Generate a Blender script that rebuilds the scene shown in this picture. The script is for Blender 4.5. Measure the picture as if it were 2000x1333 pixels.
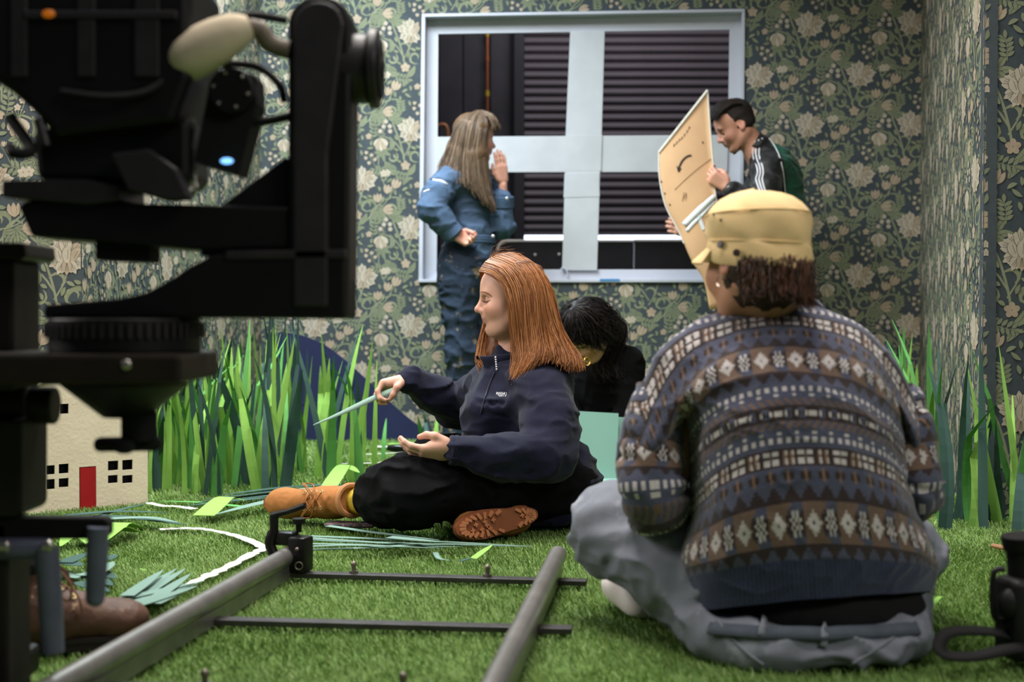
import bpy, bmesh, math, random
import numpy as np
from mathutils import Vector, Matrix

for _o in list(bpy.data.objects):
    bpy.data.objects.remove(_o)
SC = bpy.context.scene
COL = SC.collection

# ------------------------------------------------------------------ camera
FPX, CX, CY, HORIZON, CAM_H = 2600.0, 1000.0, 666.5, 618.0, 0.64
PITCH = math.atan((CY - HORIZON) / FPX)
cam_data = bpy.data.cameras.new('camera')
cam_data.sensor_width = 36.0
cam_data.lens = FPX / 2000.0 * 36.0
cam_data.clip_start = 0.05
cam_data.dof.use_dof = True
cam_data.dof.focus_distance = 3.95
cam_data.dof.aperture_fstop = 2.9
cam = bpy.data.objects.new('camera', cam_data)
COL.objects.link(cam)
cam.location = (0, 0, CAM_H)
cam.rotation_euler = (math.pi / 2 - PITCH, 0, 0)
SC.camera = cam

# ------------------------------------------------------------------ world, lights, exposure
world = bpy.data.worlds.new('world')
SC.world = world
world.use_nodes = True
world.node_tree.nodes['Background'].inputs[0].default_value = (0.80, 0.86, 1.0, 1)
world.node_tree.nodes['Background'].inputs[1].default_value = 0.055

def area_light(name, loc, target, size, energy, color, spread=180):
    l = bpy.data.lights.new(name, 'AREA')
    l.shape = 'RECTANGLE'
    l.size, l.size_y = size
    l.energy = energy
    l.color = color
    l.spread = math.radians(spread)
    o = bpy.data.objects.new(name, l)
    COL.objects.link(o)
    o.location = loc
    o.rotation_euler = (Vector(target) - Vector(loc)).to_track_quat('-Z', 'Y').to_euler()
    return o

area_light('softbox_and_fill', (-0.95, 5.75, 3.2), (-0.75, 6.1, 0.0), (1.2, 1.0), 122, (0.84, 0.95, 1.0), 130)
area_light('softbox_and_fill', (-0.1, 3.7, 3.9), (-0.1, 3.7, 0.0), (2.0, 1.2), 125, (1.0, 0.95, 0.88), 140)
area_light('softbox_and_fill', (-0.1, 1.9, 3.5), (-0.05, 2.4, 0.0), (1.8, 0.8), 32, (1.0, 0.94, 0.88), 140)
area_light('softbox_and_fill', (-3.2, 3.0, 2.2), (0.0, 4.0, 0.5), (1.0, 1.4), 44, (1.0, 0.95, 0.90), 120)
area_light('softbox_and_fill', (2.3, 0.1, 2.8), (0.65, 2.5, 0.7), (1.2, 1.0), 13, (1.0, 0.95, 0.90), 90)  # unseen fill lamp added on the camera side to brighten the cap wearer
area_light('shutter_fill', (0.6, 7.9, 3.6), (0.9, 9.2, 1.4), (1.6, 0.5), 42, (0.93, 0.93, 1.0))  # unseen lamp, there to lighten the shutter slats and dark panels

SC.view_settings.view_transform = 'Standard'
SC.view_settings.look = 'None'
SC.view_settings.gamma = 1.0
SC.view_settings.use_curve_mapping = False
SC.view_settings.exposure = 0.0
# ------------------------------------------------------------------ helpers
rng = random.Random(7)
nrng = np.random.default_rng(7)
A = np.array

def _ray(px, py):
    rx, ru = (px - CX) / FPX, -(py - CY) / FPX
    c, s = math.cos(PITCH), math.sin(PITCH)
    return rx, c + ru * s, -s + ru * c

def P(px, py, Y):
    d = _ray(px, py)
    t = Y / d[1]
    return A([d[0] * t, Y, CAM_H + d[2] * t])

def G(px, py, z=0.0):
    d = _ray(px, py)
    t = (z - CAM_H) / d[2]
    return A([d[0] * t, d[1] * t, z])

def lin(c):
    out = []
    for v in c:
        v = v / 255.0
        out.append(v / 12.92 if v <= 0.04045 else ((v + 0.055) / 1.055) ** 2.4)
    return tuple(out)

MATS = {}
def M(name, rgb, rough=0.7, metal=0.0, var=0.0, vscale=12.0, bump=0.0, bscale=250.0, spec=0.3, attr=None,
      sheen=0.0, coat=0.0, emit=None, spots=None, stretch=None, sss=0.0):
    if name in MATS:
        return MATS[name]
    m = bpy.data.materials.new(name)
    m.use_nodes = True
    nt = m.node_tree
    N, L = nt.nodes, nt.links
    b = N['Principled BSDF']
    c = lin(rgb) + (1,)
    b.inputs['Base Color'].default_value = c
    b.inputs['Roughness'].default_value = rough
    b.inputs['Metallic'].default_value = metal
    b.inputs['Specular IOR Level'].default_value = spec
    if sheen:
        b.inputs['Sheen Weight'].default_value = sheen
        b.inputs['Sheen Roughness'].default_value = 0.5
    if coat:
        b.inputs['Coat Weight'].default_value = coat
    if sss:
        b.inputs['Subsurface Weight'].default_value = sss
        b.inputs['Subsurface Radius'].default_value = (0.012, 0.005, 0.003)
        b.inputs['Subsurface Scale'].default_value = 1.0
    if emit:
        b.inputs['Emission Color'].default_value = lin(emit[0]) + (1,)
        b.inputs['Emission Strength'].default_value = emit[1]
    tc = N.new('ShaderNodeTexCoord')
    vec = tc.outputs['Object']
    if stretch:
        mp = N.new('ShaderNodeMapping')
        mp.inputs['Scale'].default_value = stretch
        L.new(vec, mp.inputs['Vector'])
        vec = mp.outputs['Vector']
    col = None
    if attr:
        at = N.new('ShaderNodeAttribute')
        at.attribute_name = attr
        col = at.outputs['Color']
    if var:
        nz = N.new('ShaderNodeTexNoise')
        nz.inputs['Scale'].default_value = vscale
        nz.inputs['Detail'].default_value = 5
        L.new(vec, nz.inputs['Vector'])
        mr = N.new('ShaderNodeMapRange')
        mr.inputs['From Min'].default_value = 0.3
        mr.inputs['From Max'].default_value = 0.7
        mr.inputs['To Min'].default_value = 1 - var
        mr.inputs['To Max'].default_value = 1 + var
        L.new(nz.outputs['Fac'], mr.inputs['Value'])
        vm = N.new('ShaderNodeVectorMath')
        vm.operation = 'SCALE'
        if col is not None:
            L.new(col, vm.inputs[0])
        else:
            vm.inputs[0].default_value = c[:3]
        L.new(mr.outputs[0], vm.inputs['Scale'])
        col = vm.outputs[0]
    if spots:   # (rgb, scale, threshold[, stretch]) dried paint or dirt blotches
        nz = N.new('ShaderNodeTexNoise')
        nz.inputs['Scale'].default_value = spots[1]
        nz.inputs['Detail'].default_value = 6
        nz.inputs['Roughness'].default_value = 0.7
        L.new(vec, nz.inputs['Vector'])
        mr = N.new('ShaderNodeMapRange')
        mr.inputs['From Min'].default_value = spots[2]
        mr.inputs['From Max'].default_value = spots[2] + 0.06
        L.new(nz.outputs['Fac'], mr.inputs['Value'])
        mx = N.new('ShaderNodeMix')
        mx.data_type = 'RGBA'
        L.new(mr.outputs[0], mx.inputs['Factor'])
        if col is not None:
            L.new(col, mx.inputs['A'])
        else:
            mx.inputs['A'].default_value = c
        mx.inputs['B'].default_value = lin(spots[0]) + (1,)
        col = mx.outputs['Result']
    if col is not None:
        L.new(col, b.inputs['Base Color'])
    if bump:
        nz = N.new('ShaderNodeTexNoise')
        nz.inputs['Scale'].default_value = bscale
        nz.inputs['Detail'].default_value = 4
        L.new(vec, nz.inputs['Vector'])
        bp = N.new('ShaderNodeBump')
        bp.inputs['Strength'].default_value = bump
        bp.inputs['Distance'].default_value = 0.004
        L.new(nz.outputs['Fac'], bp.inputs['Height'])
        L.new(bp.outputs['Normal'], b.inputs['Normal'])
    MATS[name] = m
    return m

# ---- meshes
def mesh_np(name, verts, quads=None, tris=None, smooth=True, matidx=None):
    me = bpy.data.meshes.new(name)
    verts = np.asarray(verts, np.float32)
    nq = 0 if quads is None else len(quads)
    ntr = 0 if tris is None else len(tris)
    loops = np.concatenate([np.asarray(q, np.int32).ravel() for q in (quads, tris) if q is not None and len(q)])
    me.vertices.add(len(verts))
    me.vertices.foreach_set('co', verts.ravel())
    me.loops.add(len(loops))
    me.loops.foreach_set('vertex_index', loops)
    me.polygons.add(nq + ntr)
    st = np.concatenate([np.arange(nq) * 4, nq * 4 + np.arange(ntr) * 3]).astype(np.int32)
    me.polygons.foreach_set('loop_start', st)
    if matidx is not None:
        me.polygons.foreach_set('material_index', np.asarray(matidx, np.int32))
    me.polygons.foreach_set('use_smooth', np.full(nq + ntr, smooth))
    me.update(calc_edges=True)
    me.validate()
    return me

def put(name, me, mat, parent=None, label=None, cat=None, group=None, kind=None, loc=None):
    """link a mesh written in world coordinates; under a parent it stays where it is"""
    o = bpy.data.objects.new(name, me)
    COL.objects.link(o)
    if mat is not None:
        for m in (mat if isinstance(mat, (list, tuple)) else [mat]):
            me.materials.append(m)
    if parent is not None:
        o.parent = parent
        w = parent.location.copy()
        q = parent.parent
        while q is not None:
            w = w + q.location
            q = q.parent
        o.location = -w
    if loc is not None:
        o.location = loc
    tag(o, label, cat, group, kind)
    return o

def tag(o, label=None, cat=None, group=None, kind=None):
    if label: o['label'] = label
    if cat: o['category'] = cat
    if group: o['group'] = group
    if kind: o['kind'] = kind
    return o

def thing(name, label, cat, loc, group=None, kind=None):
    o = bpy.data.objects.new(name, None)
    o.empty_display_size = 0.05
    COL.objects.link(o)
    o.location = tuple(float(v) for v in loc)
    return tag(o, label, cat, group, kind)

class B:
    """collects shapes into one mesh"""
    def __init__(s):
        s.bm = bmesh.new()
    def box(s, c, size, rot=None, bevel=0.0, seg=2):
        r = bmesh.ops.create_cube(s.bm, size=1.0)
        vs = r['verts']
        bmesh.ops.scale(s.bm, vec=Vector(size), verts=vs)
        if bevel:
            es = {e for v in vs for e in v.link_edges}
            rb = bmesh.ops.bevel(s.bm, geom=list(es), offset=bevel, segments=seg, profile=0.5, affect='EDGES')
            vs = list({v for f in rb['faces'] for v in f.verts} | {v for v in vs if v.is_valid})
        if rot is not None:
            bmesh.ops.transform(s.bm, matrix=rot.to_4x4(), verts=vs)
        bmesh.ops.translate(s.bm, vec=Vector(c), verts=vs)
        return s
    def cyl(s, a, b, r1, r2=None, seg=24, cap=True):
        a, b = Vector(a), Vector(b)
        d = b - a
        r2 = r1 if r2 is None else r2
        r = bmesh.ops.create_cone(s.bm, cap_ends=cap, cap_tris=False, segments=seg, radius1=r1, radius2=r2, depth=d.length)
        q = d.to_track_quat('Z', 'Y').to_matrix().to_4x4()
        bmesh.ops.transform(s.bm, matrix=Matrix.Translation((a + b) / 2) @ q, verts=r['verts'])
        return s
    def ball(s, c, r, scale=(1, 1, 1), rot=None, seg=16):
        q = bmesh.ops.create_uvsphere(s.bm, u_segments=seg, v_segments=max(6, seg // 2), radius=r)
        bmesh.ops.scale(s.bm, vec=Vector(scale), verts=q['verts'])
        if rot is not None:
            bmesh.ops.transform(s.bm, matrix=rot.to_4x4(), verts=q['verts'])
        bmesh.ops.translate(s.bm, vec=Vector(c), verts=q['verts'])
        return s
    def tube(s, pts, radii, seg=8, closed=False, cap=True):
        pts = [Vector(p) for p in pts]
        n = len(pts)
        if not hasattr(radii, '__len__'):
            radii = [radii] * n
        rings = []
        up = None
        for i, p in enumerate(pts):
            if closed:
                t = pts[(i + 1) % n] - pts[i - 1]
            else:
                t = pts[min(i + 1, n - 1)] - pts[max(i - 1, 0)]
            t.normalize()
            if up is None:
                up = Vector((0, 0, 1)) if abs(t.z) < 0.9 else Vector((0, 1, 0))
            u = (up - t * up.dot(t)).normalized()
            up = u
            w = t.cross(u)
            rings.append([s.bm.verts.new(p + (u * math.cos(2 * math.pi * k / seg) + w * math.sin(2 * math.pi * k / seg)) * radii[i]) for k in range(seg)])
        m = n if closed else n - 1
        for i in range(m):
            a, b = rings[i], rings[(i + 1) % n]
            for k in range(seg):
                s.bm.faces.new((a[k], a[(k + 1) % seg], b[(k + 1) % seg], b[k]))
        if cap and not closed:
            s.bm.faces.new(rings[0][::-1])
            s.bm.faces.new(rings[-1])
        return s
    def prism(s, pts, vec):
        """extrude a polygon (3-D points) along vec"""
        a = [s.bm.verts.new(Vector(p)) for p in pts]
        b = [s.bm.verts.new(Vector(p) + Vector(vec)) for p in pts]
        n = len(a)
        s.bm.faces.new(a)
        s.bm.faces.new(b[::-1])
        for i in range(n):
            s.bm.faces.new((a[i], b[i], b[(i + 1) % n], a[(i + 1) % n]))
        return s
    def mesh(s, name, smooth=False, angle=40):
        bmesh.ops.recalc_face_normals(s.bm, faces=s.bm.faces)
        me = bpy.data.meshes.new(name)
        s.bm.to_mesh(me)
        s.bm.free()
        if smooth:
            me.polygons.foreach_set('use_smooth', [True] * len(me.polygons))
            try:
                me.set_sharp_from_angle(angle=math.radians(angle))
            except Exception:
                pass
        return me
    def put(s, name, mat, parent=None, smooth=True, **k):
        return put(name, s.mesh(name, smooth), mat, parent, **k)

def catmull(pts, n):
    """n points along a Catmull-Rom curve through pts"""
    p = np.asarray(pts, float)
    q = np.vstack([2 * p[0] - p[1], p, 2 * p[-1] - p[-2]])
    t = np.linspace(0, len(p) - 1, n)
    i = np.minimum(t.astype(int), len(p) - 2)
    u = (t - i)[:, None]
    a, b, c, d = q[i], q[i + 1], q[i + 2], q[i + 3]
    return 0.5 * ((2 * b) + (-a + c) * u + (2 * a - 5 * b + 4 * c - d) * u ** 2 + (-a + 3 * b - 3 * c + d) * u ** 3)

def ribbon(pts, widths, thick, normal=(0, 0, 1), wave=None):
    """flat strip with thickness along a path"""
    pts = np.asarray(pts, float)
    n = len(pts)
    nm = A(normal, float)
    v = []
    for i in range(n):
        t = pts[min(i + 1, n - 1)] - pts[max(i - 1, 0)]
        t /= np.linalg.norm(t) + 1e-9
        s = np.cross(nm, t)
        s /= np.linalg.norm(s) + 1e-9
        up = np.cross(t, s)
        w = widths[i] / 2 if hasattr(widths, '__len__') else widths / 2
        for sx, sz in ((-1, 0), (1, 0), (1, 1), (-1, 1)):
            v.append(pts[i] + s * w * sx + up * thick * sz)
    q = []
    for i in range(n - 1):
        for k in range(4):
            a, b = i * 4 + k, i * 4 + (k + 1) % 4
            q.append((a, b, b + 4, a + 4))
    q += [(3, 2, 1, 0), (n * 4 - 4, n * 4 - 3, n * 4 - 2, n * 4 - 1)]
    return np.array(v), np.array(q)
# ------------------------------------------------------------------ implicit surfaces for bodies and clothing
_NT = np.random.default_rng(3).random((32, 32, 32)).astype(np.float32)
def vnoise(p):
    f = np.floor(p)
    i = f.astype(np.int32)
    u = (p - f)
    u = u * u * (3 - 2 * u)
    out = 0
    for dx in (0, 1):
        wx = u[..., 0] if dx else 1 - u[..., 0]
        for dy in (0, 1):
            wy = u[..., 1] if dy else 1 - u[..., 1]
            for dz in (0, 1):
                wz = u[..., 2] if dz else 1 - u[..., 2]
                out = out + wx * wy * wz * _NT[(i[..., 0] + dx) & 31, (i[..., 1] + dy) & 31, (i[..., 2] + dz) & 31]
    return out

def folds(amp, scale, seed=0.0, sharp=True):
    sc = A(scale, np.float32)
    def f(p):
        q = p * sc + seed
        w = vnoise(q * 0.6 + 7.3)[..., None]
        n = vnoise(q + w * 1.6)
        if sharp:
            n = 1 - np.abs(2 * n - 1)
            n = n * n
        return -amp * (n - 0.4)
    return f

def mix_disp(*fs):
    return lambda p: sum(f(p) for f in fs)

class SDF:
    def __init__(s):
        s.pr = []
    def cone(s, a, b, ra, rb=None, k=0.02, sub=False):
        s.pr.append(('c', A(a, np.float32), A(b, np.float32), float(ra), float(ra if rb is None else rb), k, sub))
        return s
    def chain(s, pts, rad, k=0.02):
        for i in range(len(pts) - 1):
            s.cone(pts[i], pts[i + 1], rad[i], rad[i + 1], k)
        return s
    def ell(s, c, r, R=None, k=0.02, sub=False):
        s.pr.append(('e', A(c, np.float32), A(r, np.float32), np.eye(3, dtype=np.float32) if R is None else A(R, np.float32), 0, k, sub))
        return s
    def box(s, c, h, R=None, rnd=0.01, k=0.02, sub=False):
        s.pr.append(('b', A(c, np.float32), A(h, np.float32), np.eye(3, dtype=np.float32) if R is None else A(R, np.float32), rnd, k, sub))
        return s
    def plane(s, c, n, k=0.004):
        """cut away what lies on the side n points to"""
        n = A(n, np.float32)
        s.pr.append(('p', A(c, np.float32), n / np.linalg.norm(n), None, 0, k, True))
        return s
    @staticmethod
    def ev(p, x):
        if p[0] == 'c':
            a, b = p[1], p[2]
            ab = b - a
            h = np.clip(((x - a) @ ab) / (ab @ ab + 1e-12), 0, 1)
            return np.linalg.norm(x - a - h[..., None] * ab, axis=-1) - (p[3] + (p[4] - p[3]) * h)
        if p[0] == 'e':
            q = (x - p[1]) @ p[3]
            k0 = np.linalg.norm(q / p[2], axis=-1)
            k1 = np.linalg.norm(q / (p[2] ** 2), axis=-1) + 1e-9
            return k0 * (k0 - 1) / k1
        if p[0] == 'b':
            q = np.abs((x - p[1]) @ p[3]) - (p[2] - p[4])
            return np.linalg.norm(np.maximum(q, 0), axis=-1) + np.minimum(q.max(axis=-1), 0) - p[4]
        return -((x - p[1]) @ p[2])
    def bounds(s):
        lo, hi = np.full(3, 9e9), np.full(3, -9e9)
        for p in s.pr:
            if p[6]: continue
            if p[0] == 'c':
                cs = [(p[1], p[3]), (p[2], p[4])]
            else:
                cs = [(p[1], float(np.linalg.norm(p[2])) if p[0] == 'b' else float(max(p[2])))]
            for c, r in cs:
                lo = np.minimum(lo, c - r)
                hi = np.maximum(hi, c + r)
        return lo, hi
    def comb(s, x, sel=None):
        d = np.full(x.shape[:-1], 1e3, np.float32)
        for p in s.pr:
            if sel is None:
                e, cur, w = s.ev(p, x), d, None
            else:
                w = sel(p)
                if not w.any(): continue
                e, cur = s.ev(p, x[w]), d[w]
            k = max(p[5], 1e-5)
            if p[6]:
                e = -e
                h = np.maximum(k - np.abs(cur - e), 0) / k
                r = np.maximum(cur, e) + h * h * k * 0.25
            else:
                h = np.maximum(k - np.abs(cur - e), 0) / k
                r = np.minimum(cur, e) - h * h * k * 0.25
            if w is None: d = r.astype(np.float32)
            else: d[w] = r
        return d
    def mesh(s, name, vox, disp=None, smooth_iter=1, amp=0.02, keep=0.45):
        lo, hi = s.bounds()
        lo = lo - 3 * vox - amp
        hi = hi + 3 * vox + amp
        nb = np.ceil((hi - lo) / (8 * vox)).astype(int) + 1
        bi = np.stack(np.meshgrid(*[np.arange(n) for n in nb], indexing='ij'), -1).reshape(-1, 3)
        ctr = (lo + (bi * 8 + 3.5) * vox).astype(np.float32)
        dc = s.comb(ctr)
        R = 0.87 * 8 * vox
        act = np.abs(dc) < R * 1.25 + amp + 0.012
        D6 = np.empty((len(bi), 8, 8, 8), np.float32)
        D6[:] = np.sign(dc)[:, None, None, None]
        ab = bi[act]
        loc = np.stack(np.meshgrid(*[np.arange(8)] * 3, indexing='ij'), -1).reshape(-1, 3)
        pts = (lo + (ab[:, None, :] * 8 + loc[None]) * vox).astype(np.float32)
        ac = ctr[act]
        v = s.comb(pts, lambda p: s.ev(p, ac) < R * 2 + p[5] + amp + 0.02)
        if disp is not None:
            v = v + disp(pts)
        D6[act] = np.clip(v, -1, 1).reshape(-1, 8, 8, 8)
        D = D6.reshape(*nb, 8, 8, 8).transpose(0, 3, 1, 4, 2, 5).reshape(nb * 8)
        del D6
        vs, q = surface_nets(D, lo, vox)
        return thin_out(mesh_np(name, relax(vs, q, smooth_iter), q), keep)

def thin_out(me, keep):
    """merge triangles where the surface is smooth"""
    if keep >= 1: return me
    o = bpy.data.objects.new(me.name, me)
    COL.objects.link(o)
    md = o.modifiers.new('decimate', 'DECIMATE')
    md.ratio = keep
    dg = bpy.context.evaluated_depsgraph_get()
    out = bpy.data.meshes.new_from_object(o.evaluated_get(dg), depsgraph=dg)
    nm = me.name
    bpy.data.objects.remove(o)
    bpy.data.meshes.remove(me)
    out.name = nm
    out.polygons.foreach_set('use_smooth', [True] * len(out.polygons))
    return out

def surface_nets(D, lo, vox):
    S = D < 0
    n = A(D.shape)
    cnt = np.zeros(n - 1, np.uint8)
    offs = [(a, b, c) for a in (0, 1) for b in (0, 1) for c in (0, 1)]
    for a, b, c in offs:
        cnt += S[a:n[0] - 1 + a, b:n[1] - 1 + b, c:n[2] - 1 + c]
    ci = np.argwhere((cnt > 0) & (cnt < 8))
    idx = np.full(n - 1, -1, np.int32)
    idx[ci[:, 0], ci[:, 1], ci[:, 2]] = np.arange(len(ci))
    val = np.stack([D[ci[:, 0] + a, ci[:, 1] + b, ci[:, 2] + c] for a, b, c in offs], 1)
    acc = np.zeros((len(ci), 3))
    num = np.zeros(len(ci))
    O = A(offs, float)
    for i in range(8):
        for j in range(i + 1, 8):
            if np.abs(O[i] - O[j]).sum() != 1: continue
            cr = (val[:, i] < 0) != (val[:, j] < 0)
            t = np.where(cr, val[:, i] / np.where(cr, val[:, i] - val[:, j], 1), 0)
            acc += np.where(cr[:, None], O[i] + t[:, None] * (O[j] - O[i]), 0)
            num += cr
    vs = lo + (ci + acc / num[:, None]) * vox
    quads = []
    for ax in range(3):
        o = [1 if k == ax else 0 for k in range(3)]
        a, b = S[:n[0] - o[0], :n[1] - o[1], :n[2] - o[2]], S[o[0]:, o[1]:, o[2]:]
        e = np.argwhere(a != b)
        u, w = [k for k in range(3) if k != ax]
        e = e[(e[:, u] > 0) & (e[:, w] > 0) & (e[:, u] < n[u] - 1) & (e[:, w] < n[w] - 1)]
        c = []
        for du, dw in ((1, 1), (0, 1), (0, 0), (1, 0)):
            f = e.copy()
            f[:, u] -= du
            f[:, w] -= dw
            c.append(idx[f[:, 0], f[:, 1], f[:, 2]])
        q = np.stack(c, 1)
        ins = S[e[:, 0], e[:, 1], e[:, 2]]
        flip = ins if ax == 1 else ~ins
        q[flip] = q[flip][:, ::-1]
        quads.append(q)
    q = np.concatenate(quads)
    return vs, q[(q >= 0).all(1)]

def relax(v, q, it):
    for _ in range(it):
        acc = np.zeros_like(v)
        num = np.zeros(len(v))
        for k in range(4):
            a, b = q[:, k], q[:, (k + 1) % 4]
            for x, y in ((a, b), (b, a)):
                for d in range(3):
                    acc[:, d] += np.bincount(x, v[y, d], len(v))
                num += np.bincount(x, minlength=len(v))
        v = v * 0.5 + 0.5 * acc / np.maximum(num, 1)[:, None]
    return v

def paint(me, name, rgb):
    """per-vertex colour attribute; rgb (n,3) linear"""
    at = me.color_attributes.new(name, 'FLOAT_COLOR', 'POINT')
    c = np.ones((len(me.vertices), 4), np.float32)
    c[:, :3] = rgb
    at.data.foreach_set('color', c.ravel())

def coords(me):
    v = np.empty(len(me.vertices) * 3, np.float32)
    me.vertices.foreach_get('co', v)
    return v.reshape(-1, 3)
# ------------------------------------------------------------------ the setting
WALL_H = 2.6
PATH = [A(p, float) for p in ((-2.75, 4.58), (-1.50, 4.64), (-1.50, 5.10), (-1.348, 7.15), (2.106, 6.87), (1.561, 4.60), (1.503, 4.25), (2.65, 4.19))]
SEGN = ['wall_front_left', 'wall_left_return', 'wall_left', 'wall_back', 'wall_right', 'wall_right_return', 'wall_front_right']
CUM = np.concatenate([[0], np.cumsum([np.linalg.norm(PATH[i + 1] - PATH[i]) for i in range(7)])])
SEGT = [(PATH[i + 1] - PATH[i]) / np.linalg.norm(PATH[i + 1] - PATH[i]) for i in range(7)]
SEGNRM = [A([t[1], -t[0]]) for t in SEGT]

def wall_uz(px, py):
    """where the ray through a picture point meets the back wall: distance along it and height"""
    d = _ray(px, py)
    n, a = SEGNRM[3], PATH[3]
    t = (n @ a) / (n[0] * d[0] + n[1] * d[1])
    return float((A([d[0] * t, d[1] * t]) - a) @ SEGT[3]), CAM_H + d[2] * t

def back(u, z, off=0.0):
    p = PATH[3] + SEGT[3] * u + SEGNRM[3] * off
    return A([p[0], p[1], z])

m_ground = M('wallpaper_navy_ground', (60, 68, 73), 0.8, var=0.10, vscale=40, bump=0.05, bscale=600)
m_leaf = M('wallpaper_sage_ink', (117, 123, 98), 0.8, var=0.12, vscale=25)
m_stem = M('wallpaper_olive_ink', (126, 131, 105), 0.8, var=0.12, vscale=25)
m_cream = M('wallpaper_cream_ink', (172, 162, 146), 0.8, var=0.08, vscale=40)
m_blush = M('wallpaper_blush_ink', (160, 144, 124), 0.8, var=0.10, vscale=40)
m_line = M('wallpaper_line_ink', (78, 84, 72), 0.8)
WP = [m_leaf, m_stem, m_cream, m_blush, m_line, m_ground]

# one repeat of the pattern, drawn with strokes; lattice (1040,0) and (-520,520) half-millimetres
MOTIF, OCC = [], []
def occ(p, r):
    for x, y in p:
        OCC.append((x, y, r))
def stroke(mat, pts, w, n=7, prof='leaf', keep=True):
    p = catmull(pts, n) if len(pts) > 2 else np.linspace(pts[0], pts[-1], n)
    s = np.linspace(0, 1, n)
    if prof == 'leaf': ww = w * np.sin(np.pi * np.clip(s * 0.97 + 0.015, 0, 1)) ** 0.75
    elif prof == 'petal': ww = w * np.sin(np.pi * np.clip(0.10 + s * 0.74, 0, 1)) ** 0.7 * np.where(s > .99, .55, 1)
    elif prof == 'tip': ww = w * (1 - s) ** 0.5
    else: ww = np.full(n, w)
    t = np.gradient(p, axis=0)
    t /= np.linalg.norm(t, axis=1)[:, None] + 1e-9
    nn = np.stack([-t[:, 1], t[:, 0]], 1)
    MOTIF.append((mat, p - nn * ww[:, None] / 2, p + nn * ww[:, None] / 2))
    if keep:
        occ(p, w * 0.45)
def pol(x, y, a, r):
    a = math.radians(a)
    return (x + r * math.cos(a), y + r * math.sin(a))
def leaf(x, y, a, l, w, mat=0, bend=0.0, vein=False):
    p = [(x, y), pol(x, y, a + bend * 0.5, l * 0.5), pol(x, y, a + bend, l)]
    stroke(5, p, w + 9, 5, keep=False)
    stroke(mat, p, w, 6)
    if vein: stroke(4, [p[0], p[1], pol(x, y, a + bend, l * 0.8)], 4, 4, 'flat', False)
def five(x, y, r, mat=2):
    for k in range(5):
        stroke(mat, [pol(x, y, k * 72 - 90, r * 0.1), pol(x, y, k * 72 - 90, r)], r * 0.78, 5, 'petal')
    stroke(3, [(x - r * .22, y), (x + r * .22, y)], r * 0.4, 4)
    stroke(4, [(x - r * .09, y), (x + r * .09, y)], r * 0.16, 4)
def tulip(x, y, a, l, mat=3):
    for da, m in ((-26, 3), (26, 3), (0, mat)):
        p = [(x, y), pol(x, y, a + da * 1.2, l * 0.55), pol(x, y, a + da * 0.75, l)]
        stroke(4, p, l * 0.42, 5, keep=False)
        stroke(m, p, l * 0.36, 6)
def acanthus(x, y, a, s, mat=0):
    for da, l in ((-70, .62), (-38, .85), (0, 1.0), (38, .85), (70, .6)):
        leaf(x, y, a + da * 0.8, s * l, s * 0.30, mat, da * 0.35, True)
    stroke(4, [(x, y), pol(x, y, a, s * .8)], 4, 3, 'flat', False)
def stem(pts, w=13, mat=1):
    stroke(mat, pts, w, 10, 'flat')
def curl(x, y, r, a0, turn, w=16, mat=1):
    pts = [pol(x, y, a0 + turn * t, r * (1 - 0.55 * t)) for t in (0, .2, .4, .6, .8, 1)]
    stroke(mat, pts, w, 9, 'leaf')
def spray(x, y, a, l, n=5, ll=62, mat=0):
    stem([(x, y), pol(x, y, a + 6, l * .5), pol(x, y, a, l)], 6, 0)
    for i in range(n):
        q = pol(x, y, a, l * (0.2 + 0.8 * i / n))
        leaf(q[0], q[1], a - 62, ll, 25, mat)
        leaf(q[0], q[1], a + 62, ll, 25, mat)
    leaf(*pol(x, y, a, l * .95), a, ll, 26, mat)

stem([(-60, 400), (-85, 250), (-130, 90), (-190, -60), (-200, -150)], 17)
stem([(-90, 300), (-20, 180), (10, 60)], 12)
stem([(-85, 250), (-170, 130), (-300, 60), (-330, 120)], 14)
stem([(110, 340), (170, 270), (260, 205), (370, 190), (420, 240)], 14)
stem([(60, 330), (150, 310), (240, 250), (350, 70)], 10)
stem([(-60, 400), (40, 430), (110, 340)], 14)
stem([(-290, 470), (-280, 330), (-310, 240)], 10)
stem([(-440, -30), (-430, -170), (-360, -250), (-300, -230)], 13)
stem([(180, -300), (170, -120), (220, 20), (240, 90)], 10)
stem([(-330, 110), (-300, 20), (-270, -60)], 7)
stem([(160, -60), (120, -170), (60, -270)], 6, 0)
curl(-475, -245, 72, 60, 330, 26)
curl(-430, -235, 92, 170, 190, 40, 0)
curl(210, -20, 60, -150, 280, 20)
curl(-60, 175, 70, 200, 220, 26)
curl(310, 330, 80, 190, 220, 24)
curl(-200, 280, 66, -60, 260, 24)
acanthus(-365, -190, 60, 150)
acanthus(-190, -90, -55, 165)
acanthus(-320, 200, 75, 140)
acanthus(170, 330, 85, 145)
acanthus(310, -160, 120, 120)
leaf(-230, 215, -40, 150, 56, 0, -50, True)
leaf(-120, 440, 165, 150, 62, 0, 25, True)
leaf(-60, 480, -20, 160, 60, 0, -30, True)
leaf(430, 60, -70, 130, 50, 0, 30, True)
spray(-190, 470, -165, 210)
spray(330, -60, 15, 170, 4, 56)
spray(-420, 100, -80, 190, 4, 54)
spray(420, 350, -95, 150, 4, 56)
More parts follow.
